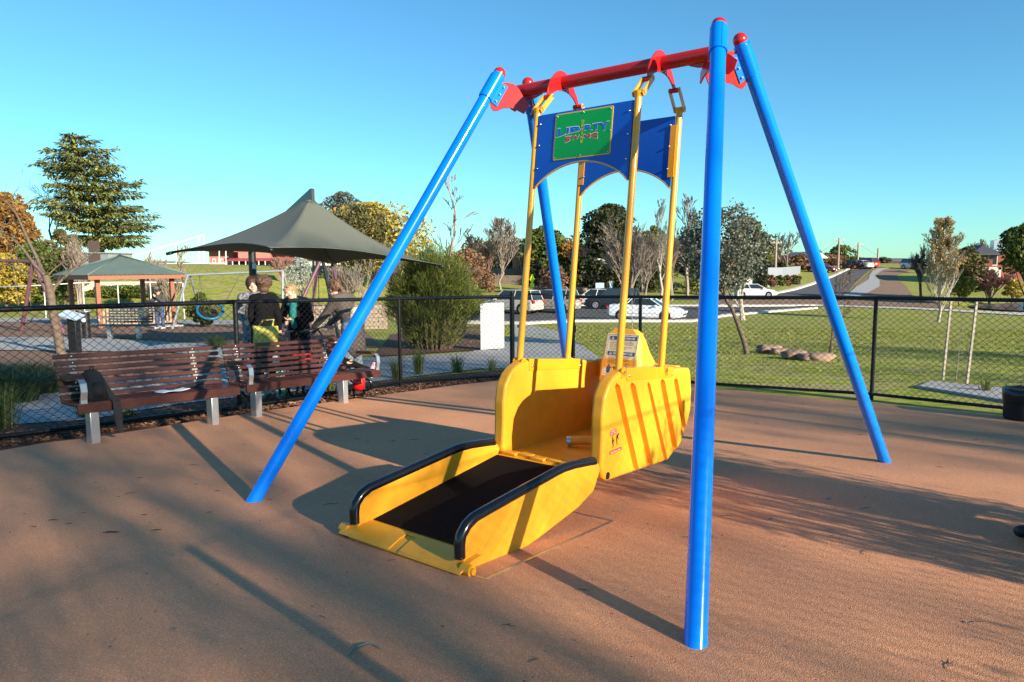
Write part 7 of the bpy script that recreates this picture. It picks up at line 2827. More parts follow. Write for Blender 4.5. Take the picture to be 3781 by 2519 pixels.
def person(label, loc, ang, H, pose, looks, cat="person", name="person"):
    """local frame: x to the figure's own right, y forward, z up; all joints for a 1.65 m figure"""
    s = H / 1.65
    T = frame(loc, ang) @ Matrix.Scale(s, 4)
    Tr = frame(loc, ang)
    th = thing(name, label, cat, Tr)
    g_ = dict(pel=(0, 0, 0.93), chest=(0, 0.0, 1.24), neck=(0, 0.0, 1.40), head=(0, 0.02, 1.535), hd=(0, 1, 0), hup=(0, 0, 1), shw=0.165, belly=0.125,
              armR=[(0.22, 0.0, 1.10), (0.24, 0.06, 0.86)], armL=[(-0.22, 0.0, 1.10), (-0.24, 0.06, 0.86)],
              legR=[(0.095, 0.02, 0.50), (0.10, -0.01, 0.09)], legL=[(-0.095, 0.02, 0.50), (-0.10, -0.01, 0.09)], curl=0.5, footdir=(0, 1, 0))
    g_.update(pose)
    V3 = lambda p: T @ Vector(p)
    D3 = lambda d: (Tr.to_3x3() @ Vector(d)).normalized()
    pel, ch_, nk, hd_ = [Vector(g_[k]) for k in ("pel", "chest", "neck", "head")]
    fwd = Vector(g_["hd"]).normalized()
    up = Vector(g_["hup"])
    up = (up - fwd * up.dot(fwd)).normalized()
    rt = fwd.cross(up)
    RH = Matrix((rt, fwd, up)).transposed()
    bd = MB(T)
    # skull, jaw, nose, ears, neck
    bd.ball(hd_ + up * 0.02, 0.098, 18, 14, sc=(0.78, 0.96, 1.06), R=RH)
    bd.ball(hd_ + RH @ Vector((0, 0.018, -0.052)), 0.066, 16, 10, sc=(0.88, 1.0, 1.0), R=RH)
    bd.ball(hd_ + RH @ Vector((0, 0.055, -0.088)), 0.028, 10, 8)
    bd.tube([hd_ + RH @ Vector((0, 0.086, 0.018)), hd_ + RH @ Vector((0, 0.104, -0.010)), hd_ + RH @ Vector((0, 0.106, -0.022))], [0.009, 0.012, 0.014], 8)
    for e in (-1, 1):
        bd.ball(hd_ + RH @ Vector((e * 0.077, -0.005, -0.008)), 0.026, 8, 8, sc=(0.4, 0.8, 1.15), R=RH)
        bd.ball(hd_ + RH @ Vector((e * 0.040, 0.058, -0.030)), 0.030, 8, 8, sc=(1, 0.7, 0.9), R=RH)
    chain(bd, [nk + Vector((0, -0.01, -0.03)), hd_ + RH @ Vector((0, -0.018, -0.065))], [0.056, 0.050])
    # trunk
    shl = Vector((-g_["shw"], ch_.y, ch_.z + 0.10)) + Vector((ch_.x, 0, 0))
    shr = Vector((g_["shw"], ch_.y, ch_.z + 0.10)) + Vector((ch_.x, 0, 0))
    chain(bd, [pel, pel.lerp(ch_, 0.5), ch_ + Vector((0, 0, -0.02)), ch_ + Vector((0, 0, 0.07))], [0.135, 0.115, 0.128, 0.10], 16)
    chain(bd, [shl, ch_ + Vector((0, 0, 0.12)), shr], [0.058, 0.085, 0.058])
    chain(bd, [nk + Vector((0, 0, -0.06)), nk], [0.075, 0.056])
    for sh, key, sd_ in ((shr, "armR", 1), (shl, "armL", -1)):
        el, wr = Vector(g_[key][0]), Vector(g_[key][1])
        chain(bd, [sh, sh.lerp(el, 0.5), el], [0.056, 0.045, 0.038])
        chain(bd, [el, el.lerp(wr, 0.35), wr], [0.038, 0.037, 0.025])
        hand(bd, wr, wr - el, Vector((-sd_ * 0.7, 0.7, 0)), 1.0, g_["curl"])
    for key, sd_ in (("legR", 1), ("legL", -1)):
        kn, an = Vector(g_[key][0]), Vector(g_[key][1])
        hp_ = pel + Vector((sd_ * 0.085, 0, -0.04))
        chain(bd, [hp_, hp_.lerp(kn, 0.5), kn], [0.098, 0.078, 0.056])
        chain(bd, [kn, kn.lerp(an, 0.35), an], [0.054, 0.055, 0.036])
        fd = Vector(g_["footdir"]).normalized()
        dn = (an - kn).normalized()
        chain(bd, [an + dn * 0.035 - fd * 0.03, an + dn * 0.05 + fd * 0.08, an + dn * 0.058 + fd * 0.15], [0.04, 0.036, 0.026])
    remesh(bd.build("body", looks.get("skin", SKIN), th, smooth=True), 0.007)
    # face
    fc = MB(T)
    if not looks.get("noface"):
        for e in (-1, 1):
            fc.ball(hd_ + RH @ Vector((e * 0.031, 0.0855, 0.016)), 0.0085, 8, 6, sc=(1.3, 0.5, 0.75), R=RH)
            fc.tube([hd_ + RH @ Vector((e * 0.017, 0.092, 0.038)), hd_ + RH @ Vector((e * 0.033, 0.090, 0.043)), hd_ + RH @ Vector((e * 0.050, 0.078, 0.038))], 0.003, 5)
        fc.build("eyes", EYE, th)
        mo = MB(T)
        mo.tube([hd_ + RH @ Vector((-0.024, 0.080, -0.052)), hd_ + RH @ Vector((0, 0.0885, -0.055)), hd_ + RH @ Vector((0.024, 0.080, -0.052))], [0.003, 0.0065, 0.003], 6)
        mo.build("mouth", LIPS, th)
    # hair
    hr = looks.get("hair")
    if hr:
        hb = MB(T)
        style = hr[0]
        off = (lambda a, b, c: hd_ + RH @ Vector((a, b, c)))
        if style == "bob":
            hb.ball(off(0, -0.022, 0.035), 0.116, 18, 12, sc=(0.90, 0.98, 1.0), R=RH)
            hb.ball(off(0, -0.055, -0.03), 0.088, 14, 10, sc=(1.0, 0.75, 1.0), R=RH)
            hb.ball(off(0, 0.052, 0.085), 0.045, 12, 8, sc=(1.5, 0.8, 0.7), R=RH)
            for e in (-1, 1):
                hb.ball(off(e * 0.077, -0.015, -0.005), 0.046, 12, 8, sc=(0.6, 1.0, 1.3), R=RH)
        elif style == "short":
            hb.ball(off(0, -0.020, 0.042), 0.106, 18, 12, sc=(0.86, 0.98, 0.98), R=RH)
            hb.ball(off(0.02, 0.050, 0.088), 0.038, 12, 8, sc=(1.6, 0.9, 0.7), R=RH)
        elif style == "pony":
            hb.ball(off(0, -0.020, 0.038), 0.105, 18, 12, sc=(0.84, 1.0, 1.0), R=RH)
            hb.ball(off(0, -0.12, 0.0), 0.032, 10, 8)
            chain(hb, [off(0, -0.12, 0.0), off(0, -0.16, -0.06), off(0.01, -0.155, -0.14), off(0.01, -0.14, -0.21)], [0.028, 0.036, 0.034, 0.012])
        elif style == "curly":
            rn_ = random.Random(3)
            hb.ball(off(0, -0.025, 0.045), 0.122, 18, 12, sc=(0.95, 0.98, 0.95), R=RH)
            for k in range(46):
                a, b_ = rn_.uniform(0, 2 * pi), rn_.uniform(-0.3, 1.4)
                hb.ball(off(cos(a) * cos(b_) * 0.108, -0.03 + sin(a) * cos(b_) * 0.11 if sin(a) < 0.4 else 0.02, 0.04 + sin(b_) * 0.105), rn_.uniform(0.022, 0.034), 8, 6)
            hb.ball(off(0, -0.075, -0.055), 0.065, 12, 8, sc=(1.1, 0.7, 0.9), R=RH)
        elif style == "cap":
            hb.ball(off(0, -0.012, 0.050), 0.103, 18, 12, sc=(0.86, 1.0, 0.80), R=RH)
            hb.tube([off(-0.02, 0.07, 0.052), off(0.0, 0.115, 0.045), off(0.0, 0.155, 0.035)], [0.055, 0.06, 0.045], 12, flat=(Vector(RH @ Vector((0, 0, 1))), 0.14))
        hm_ = mat(hr[1], hr[2], 0.6, col2=hr[3], scale=30, stretch=(3, 3, 0.7), bump=0.5, bscale=60)
        remesh(hb.build("cap" if style == "cap" else "hair", hm_, th, smooth=True), 0.008, 1)
        if style != "cap":
            rn_ = random.Random(len(label))
            sb_ = MB(T)
            for k in range(190):
                a, b_ = rn_.uniform(0, 2 * pi), rn_.uniform(-0.5, 1.5)
                if sin(a) > 0.45 and b_ < 0.55:
                    continue
                R0 = 0.114 if style in ("curly", "bob") else 0.102
                pts = []
                cu = rn_.gauss(0, 0.10)
                for i in range(4):
                    bb_ = b_ - i * rn_.uniform(0.10, 0.22)
                    aa = a + cu * i
                    rr = R0 * (1.02 + 0.03 * i * rn_.random())
                    pts.append(off(cos(aa) * cos(bb_) * rr * 0.92, -0.024 + sin(aa) * cos(bb_) * rr, 0.040 + sin(bb_) * rr))
                sb_.tube(pts, [0.003, 0.0035, 0.003, 0.001], 3, caps=False)
            sb_.build("hair_strands", hm_, th)
    if looks.get("shades"):
        sh_ = MB(T)
        dz = looks["shades"]
        for e in (-1, 1):
            sh_.ball(hd_ + RH @ Vector((e * 0.031, 0.094 - dz * 0.55, 0.016 + dz)), 0.022, 10, 6, sc=(1.15, 0.3, 0.85), R=RH)
            sh_.tube([hd_ + RH @ Vector((e * 0.055, 0.085 - dz * 0.5, 0.02 + dz)), hd_ + RH @ Vector((e * 0.084, -0.01, 0.01 + dz * 0.6))], 0.004, 5)
        sh_.build("sunglasses", M_INK, th)
    # clothes
    c = looks.get("top")
    if c:
        jb = MB(T)
        ex = c.get("ease", 0.018)
        hem = c.get("hem", 0.78)
        pts = [pel + Vector((0, 0, hem - 0.93)), pel, pel.lerp(ch_, 0.5), ch_ + Vector((0, 0, -0.02)), ch_ + Vector((0, 0, 0.07))]
        chain(jb, pts, [0.165 + ex, 0.152 + ex, 0.118 + ex, 0.135 + ex, 0.108 + ex], 18)
        chain(jb, [shl, ch_ + Vector((0, 0, 0.115)), shr], [0.064 + ex, 0.088 + ex * 0.6, 0.064 + ex])
        chain(jb, [nk + Vector((0, -0.005, -0.07)), nk + Vector((0, -0.01, -0.022))], [0.085, 0.064])
        for sh, key in ((shr, "armR"), (shl, "armL")):
            el, wr = Vector(g_[key][0]), Vector(g_[key][1])
            chain(jb, [sh, sh.lerp(el, 0.5), el], [0.062 + ex, 0.052 + ex, 0.045 + ex])
            we = el.lerp(wr, 0.93)
            chain(jb, [el, el.lerp(wr, 0.5), we], [0.045 + ex, 0.040 + ex, 0.034 + ex * 0.8])
        o_ = remesh(jb.build(c.get("name", "jacket"), c["mat"], th, smooth=True), 0.012, 3)
    c = looks.get("bottom")
    if c:
        tb_ = MB(T)
        ex = c.get("ease", 0.012)
        chain(tb_, [pel + Vector((0, 0, -0.02)), pel + Vector((0, 0, 0.06))], [0.142, 0.13])
        for key, sd_ in (("legR", 1), ("legL", -1)):
            kn, an = Vector(g_[key][0]), Vector(g_[key][1])
            hp_ = pel + Vector((sd_ * 0.085, 0, -0.04))
            chain(tb_, [hp_, hp_.lerp(kn, 0.5), kn], [0.102 + ex, 0.082 + ex, 0.062 + ex])
            chain(tb_, [kn, kn.lerp(an, 0.5), kn.lerp(an, 0.95)], [0.062 + ex, 0.058 + ex, 0.050 + ex])
        remesh(tb_.build("trousers", c["mat"], th, smooth=True), 0.012, 3)
    c = looks.get("shoes")
    if c:
        for key in ("legR", "legL"):
            sb = MB(T)
            kn, an = Vector(g_[key][0]), Vector(g_[key][1])
            fd = Vector(g_["footdir"]).normalized()
            dn = (an - kn).normalized()
            z0 = an + dn * 0.052
            chain(sb, [z0 - fd * 0.05, z0 + fd * 0.04, z0 + fd * 0.12, z0 + fd * 0.185], [0.046, 0.046, 0.044, 0.034])
            chain(sb, [an - fd * 0.01, z0], [0.046, 0.048])
            remesh(sb.build("shoe", c, th, smooth=True), 0.009, 2)
    c = looks.get("scarf")
    if c:
        sc_ = MB(T)
        rn_ = random.Random(2)
        for k in range(4):
            z_ = -0.075 + 0.028 * k
            r_ = 0.098 - 0.009 * k
            pts = []
            for i in range(15):
                a = 2 * pi * i / 14
                pts.append(nk + Vector((cos(a) * r_, sin(a) * r_ * 0.95 + 0.012, z_ + 0.012 * sin(a * 2 + k) + (0.0 if sin(a) < 0.3 else -0.02))))
            sc_.tube(pts, 0.030, 8)
        chain(sc_, [nk + Vector((-0.03, 0.10, -0.08)), nk + Vector((-0.05, 0.15, -0.20)), nk + Vector((-0.06, 0.16, -0.34)), nk + Vector((-0.07, 0.155, -0.44))], [0.05, 0.06, 0.055, 0.045])
        remesh(sc_.build("scarf", c, th, smooth=True), 0.010, 1)
    return th


def stand(vx, Y, vtop):
    q = B(vx, Y)
    return q, (ztop(vtop, Y) - q.z) / 1.0


CL_BLACK = mat("black_wool_cloth", (0.007, 0.0065, 0.0065), 0.95, spec=0.15, var=0.3, scale=40, bump=0.7, bscale=11)
CL_GREY = mat("grey_brown_coat_cloth", (0.085, 0.072, 0.062), 0.9, var=0.2, scale=40, bump=0.7, bscale=11)
CL_FLORAL = mat("grey_patterned_cloth", (0.20, 0.20, 0.21), 0.85, col2=(0.05, 0.055, 0.065), scale=22, lo=0.45, hi=0.55)
CL_OLIVE = mat("dark_olive_knit", (0.045, 0.05, 0.045), 0.9, var=0.2, scale=40)
CL_JEAN = mat("blue_denim", (0.035, 0.07, 0.15), 0.85, var=0.25, scale=18)
CL_TEAL = mat("teal_woven_scarf", (0.01, 0.20, 0.17), 0.85, col2=(0.005, 0.10, 0.10), scale=40, bump=0.5, bscale=80)
CL_SHOE = mat("black_leather_shoe", (0.012, 0.012, 0.013), 0.35)
CL_PALE = mat("pale_blue_grey_trousers", (0.16, 0.20, 0.24), 0.85, var=0.15, scale=20)

# woman seen from behind
q, hh = stand(607, 11.1, 627)
H1 = hh / 1.035
person("woman in a black jacket with short curly brown hair, seen from behind", q, 0.25, H1,
       dict(shw=0.145, armR=[(0.195, 0.03, 1.09), (0.20, 0.14, 0.86)], armL=[(-0.195, 0.04, 1.09), (-0.18, 0.18, 0.88)], hd=(-0.3, 0.95, -0.08)),
       dict(hair=("curly", "dark_brown_hair", (0.12, 0.06, 0.032), (0.045, 0.022, 0.012)), top=dict(mat=CL_BLACK, ease=0.008, hem=0.74), bottom=dict(mat=CL_BLACK), shoes=CL_SHOE, skin=SKIN))
# woman with patterned top facing the camera
q, hh = stand(584, 12.1, 629)
person("smiling brown haired woman in a grey patterned top facing the camera", q, radians(205), hh / 1.03,
       dict(armR=[(0.24, 0.03, 1.08), (0.16, 0.20, 0.98)], armL=[(-0.24, 0.03, 1.08), (-0.12, 0.22, 0.98)], hd=(0.12, 0.98, -0.05), hup=(0.12, 0, 1)),
       dict(hair=("bob", "chestnut_hair", (0.10, 0.045, 0.025), (0.035, 0.016, 0.01)), top=dict(mat=CL_FLORAL, hem=0.62, ease=0.02, name="tunic"), bottom=dict(mat=CL_PALE), shoes=CL_SHOE))
# woman with scarf, laughing and leaning
q, hh = stand(686, 12.0, 644)
person("blonde woman in a black coat and teal scarf bending her head", q, radians(168), hh / 1.02,
       dict(chest=(0.0, 0.05, 1.235), neck=(0.02, 0.09, 1.385), head=(0.045, 0.15, 1.50), hd=(0.35, 0.92, -0.35), hup=(0.38, 0.1, 1), armR=[(0.27, 0.08, 1.06), (0.10, 0.25, 1.02)], armL=[(-0.26, 0.08, 1.06), (-0.04, 0.26, 1.06)], curl=0.8),
       dict(hair=("short", "blonde_hair", (0.52, 0.38, 0.20), (0.24, 0.16, 0.08)), top=dict(mat=CL_BLACK, ease=0.022, hem=0.50, name="coat"), bottom=dict(mat=CL_BLACK), shoes=CL_SHOE, scarf=CL_TEAL, shades=0.085))
# woman with pony tail, leaning over a pushchair
q, hh = stand(810, 11.0, 637)
person("ponytailed woman in a grey coat leaning forward with outstretched arms", q, radians(62), hh * 1.035,
       dict(chest=(0, 0.16, 1.19), neck=(0, 0.26, 1.32), head=(0, 0.33, 1.435), hd=(0.0, 0.97, -0.18), hup=(0, 0.2, 1), armR=[(0.20, 0.38, 1.06), (0.16, 0.60, 0.90)], armL=[(-0.20, 0.36, 1.04), (-0.16, 0.60, 0.88)], curl=1.1),
       dict(hair=("pony", "light_brown_hair", (0.20, 0.11, 0.06), (0.09, 0.045, 0.025)), top=dict(mat=CL_GREY, ease=0.012, hem=0.62, name="coat"), bottom=dict(mat=CL_PALE), shoes=CL_SHOE))
# man by the pavilion
q = G(369, 756)
hh = ztop(658, q.y) - q.z
person("man in cap, sunglasses, dark jumper and jeans with folded arms", q, radians(178), hh / 1.03,
       dict(shw=0.19, armR=[(0.30, 0.02, 1.12), (0.04, 0.20, 1.14)], armL=[(-0.28, 0.12, 1.10), (0.02, 0.18, 1.36)], legR=[(0.12, 0.03, 0.50), (0.13, 0.0, 0.09)], legL=[(-0.12, 0.03, 0.50), (-0.13, -0.02, 0.09)], curl=1.0),
       dict(hair=("cap", "dark_navy_cap", (0.02, 0.025, 0.035), (0.014, 0.018, 0.025)), skin=SKIN2, top=dict(mat=CL_OLIVE, ease=0.028, hem=0.86, name="jumper"), bottom=dict(mat=CL_JEAN, ease=0.02), shoes=mat("white_trainer", (0.5, 0.52, 0.55), 0.5), shades=0.001))
# person at the rim of the view, only the shoe tips show; made to sit so its shadow stays short
ta, tb2 = G(2328, 1234, pad_z), G(2325, 1266, pad_z)
mid_ = (ta + tb2) / 2 + Vector((0.275, -0.03, 0))
mid_.z = pad_z(mid_.x, mid_.y) + 0.005
person("person in dark trousers and black trainers with grey toe trim, sitting at the edge", mid_, radians(84), 1.74,
       dict(shw=0.18, pel=(0, -0.44, 0.53), chest=(0, -0.40, 0.84), neck=(0, -0.37, 1.0), head=(0, -0.34, 1.135), legR=[(0.095, -0.02, 0.50), (0.085, -0.01, 0.088)], legL=[(-0.095, 0.0, 0.50), (-0.085, 0.01, 0.088)], armR=[(0.24, -0.36, 0.70), (0.14, -0.14, 0.62)], armL=[(-0.24, -0.36, 0.70), (-0.14, -0.14, 0.62)]),
       dict(hair=("short", "dark_brown_hair", (0.12, 0.06, 0.032), (0.045, 0.022, 0.012)), top=dict(mat=CL_OLIVE, hem=0.84), bottom=dict(mat=CL_BLACK, ease=0.02), shoes=mat("black_trainer", (0.016, 0.018, 0.02), 0.55, var=0.3, scale=40)))
pr_ = bpy.data.objects[[o.name for o in bpy.data.objects if o.name.startswith("person") and o.parent is None][-1]]
sT = frame(mid_, radians(84)) @ Matrix.Scale(1.74 / 1.65, 4)
for sx_ in (-1, 1):
    m_ = MB(sT)
    yo = -0.01 if sx_ > 0 else 0.01
    for k, (y0_, z0_) in enumerate(((0.13, 0.080), (0.155, 0.072))):
        m_.tube([(sx_ * 0.085 - 0.040, y0_ + yo - 0.02, z0_ - 0.022), (sx_ * 0.085 - 0.02, y0_ + yo, z0_ + 0.002), (sx_ * 0.085, y0_ + yo + 0.006, z0_ + 0.008), (sx_ * 0.085 + 0.02, y0_ + yo, z0_ + 0.002), (sx_ * 0.085 + 0.040, y0_ + yo - 0.02, z0_ - 0.022)], 0.0045, 6)
    for k in range(3):
        y0_ = 0.095 - 0.03 * k + yo
        m_.tube([(sx_ * 0.085 - 0.03, y0_, 0.085 + 0.006 * k), (sx_ * 0.085, y0_ - 0.012, 0.100 + 0.006 * k), (sx_ * 0.085 + 0.03, y0_, 0.085 + 0.006 * k)], 0.003, 5)
    m_.build("shoe_trim", M_ALU, pr_, smooth=True)

qk = frame(mid_, radians(84)) @ Vector((0, -0.47, 0))
stl = thing("camp_stool", "small black folding stool under the sitting person at the edge", "stool", frame(qk, radians(84)))  # unseen stool added for the seated pose
SK = frame(qk, radians(84))
for sx_ in (-1, 1):
    for sy_ in (-1, 1):
        MB(SK).tube([(sx_ * 0.17, sy_ * 0.15, 0.005), (sx_ * 0.15, -sy_ * 0.14, 0.40)], 0.012, 8).build("leg", M_SAILPOST, stl)
MB(SK).box((0, 0, 0.41), (0.36, 0.32, 0.025)).build("seat", M_FAB, stl, bevel=0.008)

# ------------------------------------------------------------------ things round the women
M_YBAG = mat("lemon_yellow_fabric", (0.66, 0.58, 0.12), 0.8, col2=(0.50, 0.43, 0.09), scale=5, bump=0.3, bscale=14)
qc = B(612, 9.9)
wc = thing("wheelchair", "wheelchair with black tubes pushed by the woman in the black jacket", "wheelchair", qc)
for sx_ in (-1, 1):
    x = qc.x + sx_ * 0.27
    m_ = MB()
    m_.tube([(x, qc.y + 0.30, qc.z + 0.92), (x, qc.y + 0.12, qc.z + 0.94), (x, qc.y + 0.10, qc.z + 0.45), (x, qc.y - 0.30, qc.z + 0.45), (x, qc.y - 0.38, qc.z + 0.12)], 0.014, 8)
    m_.tube([(x, qc.y + 0.10, qc.z + 0.45), (x, qc.y + 0.12, qc.z + 0.30)], 0.014, 8)
    m_.tube([(x, qc.y + 0.10, qc.z + 0.68), (x, qc.y - 0.2, qc.z + 0.68)], 0.018, 8)
    m_.build("side_frame", M_SAILPOST, wc, smooth=True)
    wh = MB().ring((x + sx_ * 0.06, qc.y + 0.05, qc.z + 0.31), (1, 0, 0), 0.285, 0.018, 28, 6).build("wheel", M_BLACKT, wc, smooth=True)
    m_ = MB()
    for k in range(12):
        a = pi * k / 6
        c0_ = Vector((x + sx_ * 0.06, qc.y + 0.05, qc.z + 0.31))
        m_.tube([c0_, c0_ + Vector((0, cos(a), sin(a))) * 0.27], 0.002, 3, caps=False)
    m_.build("spokes", M_ALU, wh)
m_ = MB()
m_.box((qc.x, qc.y - 0.1, qc.z + 0.46), (0.50, 0.42, 0.05))
m_.box((qc.x, qc.y + 0.10, qc.z + 0.66), (0.50, 0.03, 0.38))
m_.build("seat", M_FAB, wc, bevel=0.01)
# yellow satchel hangs over the back of it
yt, yb = ztop(745, 9.75), ztop(792, 9.75)
xa, xb = P(583, 760, 9.75).x, P(641, 760, 9.75).x
m_ = MB()
n1, n2 = 10, 8
for s_ in (0, 1):
    for i in range(n1 + 1):
        for j in range(n2 + 1):
            x = xa + (xb - xa) * i / n1
            z = yb - 0.06 + (yt - yb + 0.06) * j / n2
            ed_ = min(i, n1 - i, j, n2 - j) / 2.0
            bl = 0.07 * min(1, ed_) ** 0.5 + 0.006 * sin(i * 1.7 + j)
            m_.v.append(Vector((x + 0.006 * sin(j * 1.3), 9.75 - 0.02 + (-bl if s_ == 0 else bl), z - 0.008 * sin(pi * i / n1) * (j == n2))))
NN = (n1 + 1) * (n2 + 1)
for s_ in (0, 1):
    for i in range(n1):
        for j in range(n2):
            a = s_ * NN + i * (n2 + 1) + j
            f_ = (a, a + n2 + 1, a + n2 + 2, a + 1)
            m_.f.append(f_ if s_ == 0 else f_[::-1])
            m_.mi.append(0)
yb_ = thing("tote_bag", "bright yellow fabric bag hanging behind the black mesh fence", "bag", (0.5 * (xa + xb), 9.75, yb - 0.06))
m_.build("bag_body", M_YBAG, yb_, smooth=True)
m_ = MB()
for s_ in (0.3, 0.7):
    x = xa + (xb - xa) * s_
m_.tube([(xa + 0.08, 9.72, yt - 0.01), (xa + 0.10, 9.86, yt + 0.07), (xb - 0.10, 9.86, yt + 0.07), (xb - 0.08, 9.72, yt - 0.01)], 0.012, 6)
m_.build("bag_strap", M_YBAG, yb_, smooth=True)


def soft_bag(name, label, c, w, d, h_, m, seed, cat="bag"):
    rn_ = random.Random(seed)
    mb = MB()
    mb.ball((0, 0, 0), 1.0, 16, 12)
    off = Vector((seed, 3, 1))
    mb.v = [Vector((c[0] + math.copysign(abs(v.x) ** 0.7, v.x) * w * (1 + 0.14 * noise.noise(v * 2 + off)), c[1] + math.copysign(abs(v.y) ** 0.7, v.y) * d * (1 + 0.14 * noise.noise(v * 2.4 + off)), c[2] + math.copysign(abs(v.z) ** 0.8, v.z) * h_ * (1 + 0.18 * noise.noise(v * 2 - off)))) for v in mb.v]
    return mb.build(name, m, smooth=True, label=label, cat=cat, origin=(c[0], c[1], c[2] - h_))


M_REDP = mat("shiny_red_plastic", (0.55, 0.01, 0.01), 0.25, spec=0.7)
M_REDC = mat("dark_red_cloth", (0.30, 0.015, 0.015), 0.7)
M_PINKC = mat("pink_printed_cloth", (0.60, 0.10, 0.22), 0.7, col2=(0.75, 0.60, 0.62), scale=20, lo=0.4, hi=0.6)
M_TEALP = mat("sea_green_packaging", (0.12, 0.42, 0.30), 0.5, col2=(0.55, 0.60, 0.50), scale=12, lo=0.42, hi=0.5)
# picnic table with the belongings behind the bench
qt = B(668, 10.0)
tb_ = thing("folding_table", "low folding table covered with belongings behind the bench back", "table", qt)
m_ = MB()
ztb = 0.44
m_.box((qt.x, qt.y, qt.z + ztb), (1.5, 0.55, 0.035))
m_.build("tabletop", M_SAILPOST, tb_, bevel=0.006)
for sx_ in (-1, 1):
    for sy_ in (-1, 1):
        MB().tube([(qt.x + sx_ * 0.7, qt.y + sy_ * 0.22, qt.z), (qt.x + sx_ * 0.66, qt.y + sy_ * 0.2, qt.z + ztb - .02)], 0.014, 8).build("leg", M_ALU, tb_)
zt2 = qt.z + ztb + 0.018


def at_table(vx, dy=0.0):
    return P(vx, 780, qt.y + dy).x


soft_bag("red_jacket", "crumpled dark red jacket behind the scarfed woman's coat", (at_table(690), 10.02, zt2 + 0.10), 0.17, 0.13, 0.10, M_REDC, 3, "jacket")
soft_bag("red_pouch", "bright red orange pouch next to the white cloth", (at_table(665), 9.86, zt2 + 0.09), 0.07, 0.06, 0.055, mat("orange_red_cloth", (0.70, 0.05, 0.01), 0.6), 5, "pouch")
soft_bag("white_cloth", "white and pink cloth hanging beside the yellow bag", (at_table(647), 9.74, zt2 + 0.10), 0.045, 0.05, 0.13, M_WHITE, 6, "cloth")
soft_bag("food_package", "green and white package glimpsed between the bench slats, under the white cloth", (P(642, 825, 9.6).x, 9.6, gz(-3.3, 9.6) + 0.22), 0.07, 0.06, 0.20, M_TEALP, 7, "package")
soft_bag("food_package", "small green package glimpsed between the bench slats, under the yellow bag", (P(602, 835, 9.6).x, 9.6, gz(-3.5, 9.6) + 0.17), 0.04, 0.05, 0.16, M_TEALP, 8, "package")
soft_bag("carry_bag", "shiny red plastic bag on the ground past the end of the bench", (P(824, 832, 9.75).x, 9.75, gz(-2.1, 9.75) + 0.24), 0.085, 0.10, 0.11, M_REDP, 9)
soft_bag("soft_toy", "cream coloured soft toy by the coat of the ponytailed woman", (P(818, 725, 10.3).x, 10.3, P(818, 727, 10.3).z), 0.09, 0.07, 0.13, mat("cream_plush", (0.55, 0.46, 0.32), 0.9, var=0.2, scale=30), 12, "soft toy")

# pushchair that the ponytailed woman holds, with a child in it
qs = B(765, 10.15)
ps = thing("pushchair", "black pushchair in front of the ponytailed woman", "pushchair", qs)
m_ = MB()
for sy_ in (-0.2, 0.2):
    m_.tube([(qs.x - 0.42, qs.y + sy_, qs.z + 0.95), (qs.x - 0.30, qs.y + sy_, qs.z + 0.98), (qs.x + 0.05, qs.y + sy_, qs.z + 0.5), (qs.x + 0.40, qs.y + sy_, qs.z + 0.12)], 0.013, 8)
    m_.tube([(qs.x - 0.10, qs.y + sy_, qs.z + 0.70), (qs.x - 0.30, qs.y + sy_, qs.z + 0.10)], 0.013, 8)
m_.tube([(qs.x - 0.42, qs.y - 0.2, qs.z + 0.95), (qs.x - 0.42, qs.y + 0.2, qs.z + 0.95)], 0.018, 8)
m_.build("tube_frame", M_SAILPOST, ps, smooth=True)
for (dx, r_) in ((-0.30, 0.12), (0.40, 0.10)):
    for sy_ in (-0.24, 0.24):
        MB().ring((qs.x + dx, qs.y + sy_, qs.z + r_ + 0.02), (0, 1, 0), r_ - 0.02, 0.022, 20, 6).build("wheel", M_BLACKT, ps, smooth=True)
m_ = MB()
m_.prism([(-0.25, 0.86), (-0.14, 0.42), (0.12, 0.36), (0.14, 0.32), (-0.17, 0.36), (-0.30, 0.84)], lambda a_, k: Vector((qs.x + a_[0], qs.y + k, qs.z + a_[1])), -0.18, 0.18)
m_.build("seat", M_FAB, ps, bevel=0.01)
m_ = MB()
for i in range(7):
    a = pi * 0.35 + pi * 0.5 * i / 6
    m_.v += [Vector((qs.x - 0.10 + cos(a) * 0.26, qs.y + k, qs.z + 0.80 + sin(a) * 0.22)) for k in (-0.19, 0.19)]
for i in range(6):
    m_.f.append((2 * i, 2 * i + 1, 2 * i + 3, 2 * i + 2))
    m_.mi.append(0)
hd2 = m_.build("hood", M_FAB, ps, smooth=True)
hd2.modifiers.new("thick", 'SOLIDIFY').thickness = 0.01
kid_leg = [(0.08, 0.55, 0.75), (0.09, 0.95, 0.78)]
person("small child in dark clothes and pink shoes sitting in the pushchair", (qs.x + 0.02, qs.y, qs.z + 0.42 - 0.55), radians(-90), 1.02,
       dict(pel=(0, 0, 0.93), chest=(0, -0.06, 1.22), neck=(0, -0.07, 1.36), head=(0, -0.05, 1.50), legR=[(0.09, 0.42, 0.97), (0.10, 0.80, 0.84)], legL=[(-0.09, 0.42, 0.95), (-0.10, 0.78, 0.72)], armR=[(0.22, 0.04, 1.06), (0.16, 0.28, 1.02)], armL=[(-0.22, 0.04, 1.06), (-0.16, 0.28, 1.02)], footdir=(0, 0.35, 0.9)),
       dict(hair=("bob", "chestnut_hair", (0.10, 0.045, 0.025), (0.035, 0.016, 0.01)), top=dict(mat=CL_BLACK, hem=0.90), bottom=dict(mat=CL_BLACK), shoes=M_PINKC))
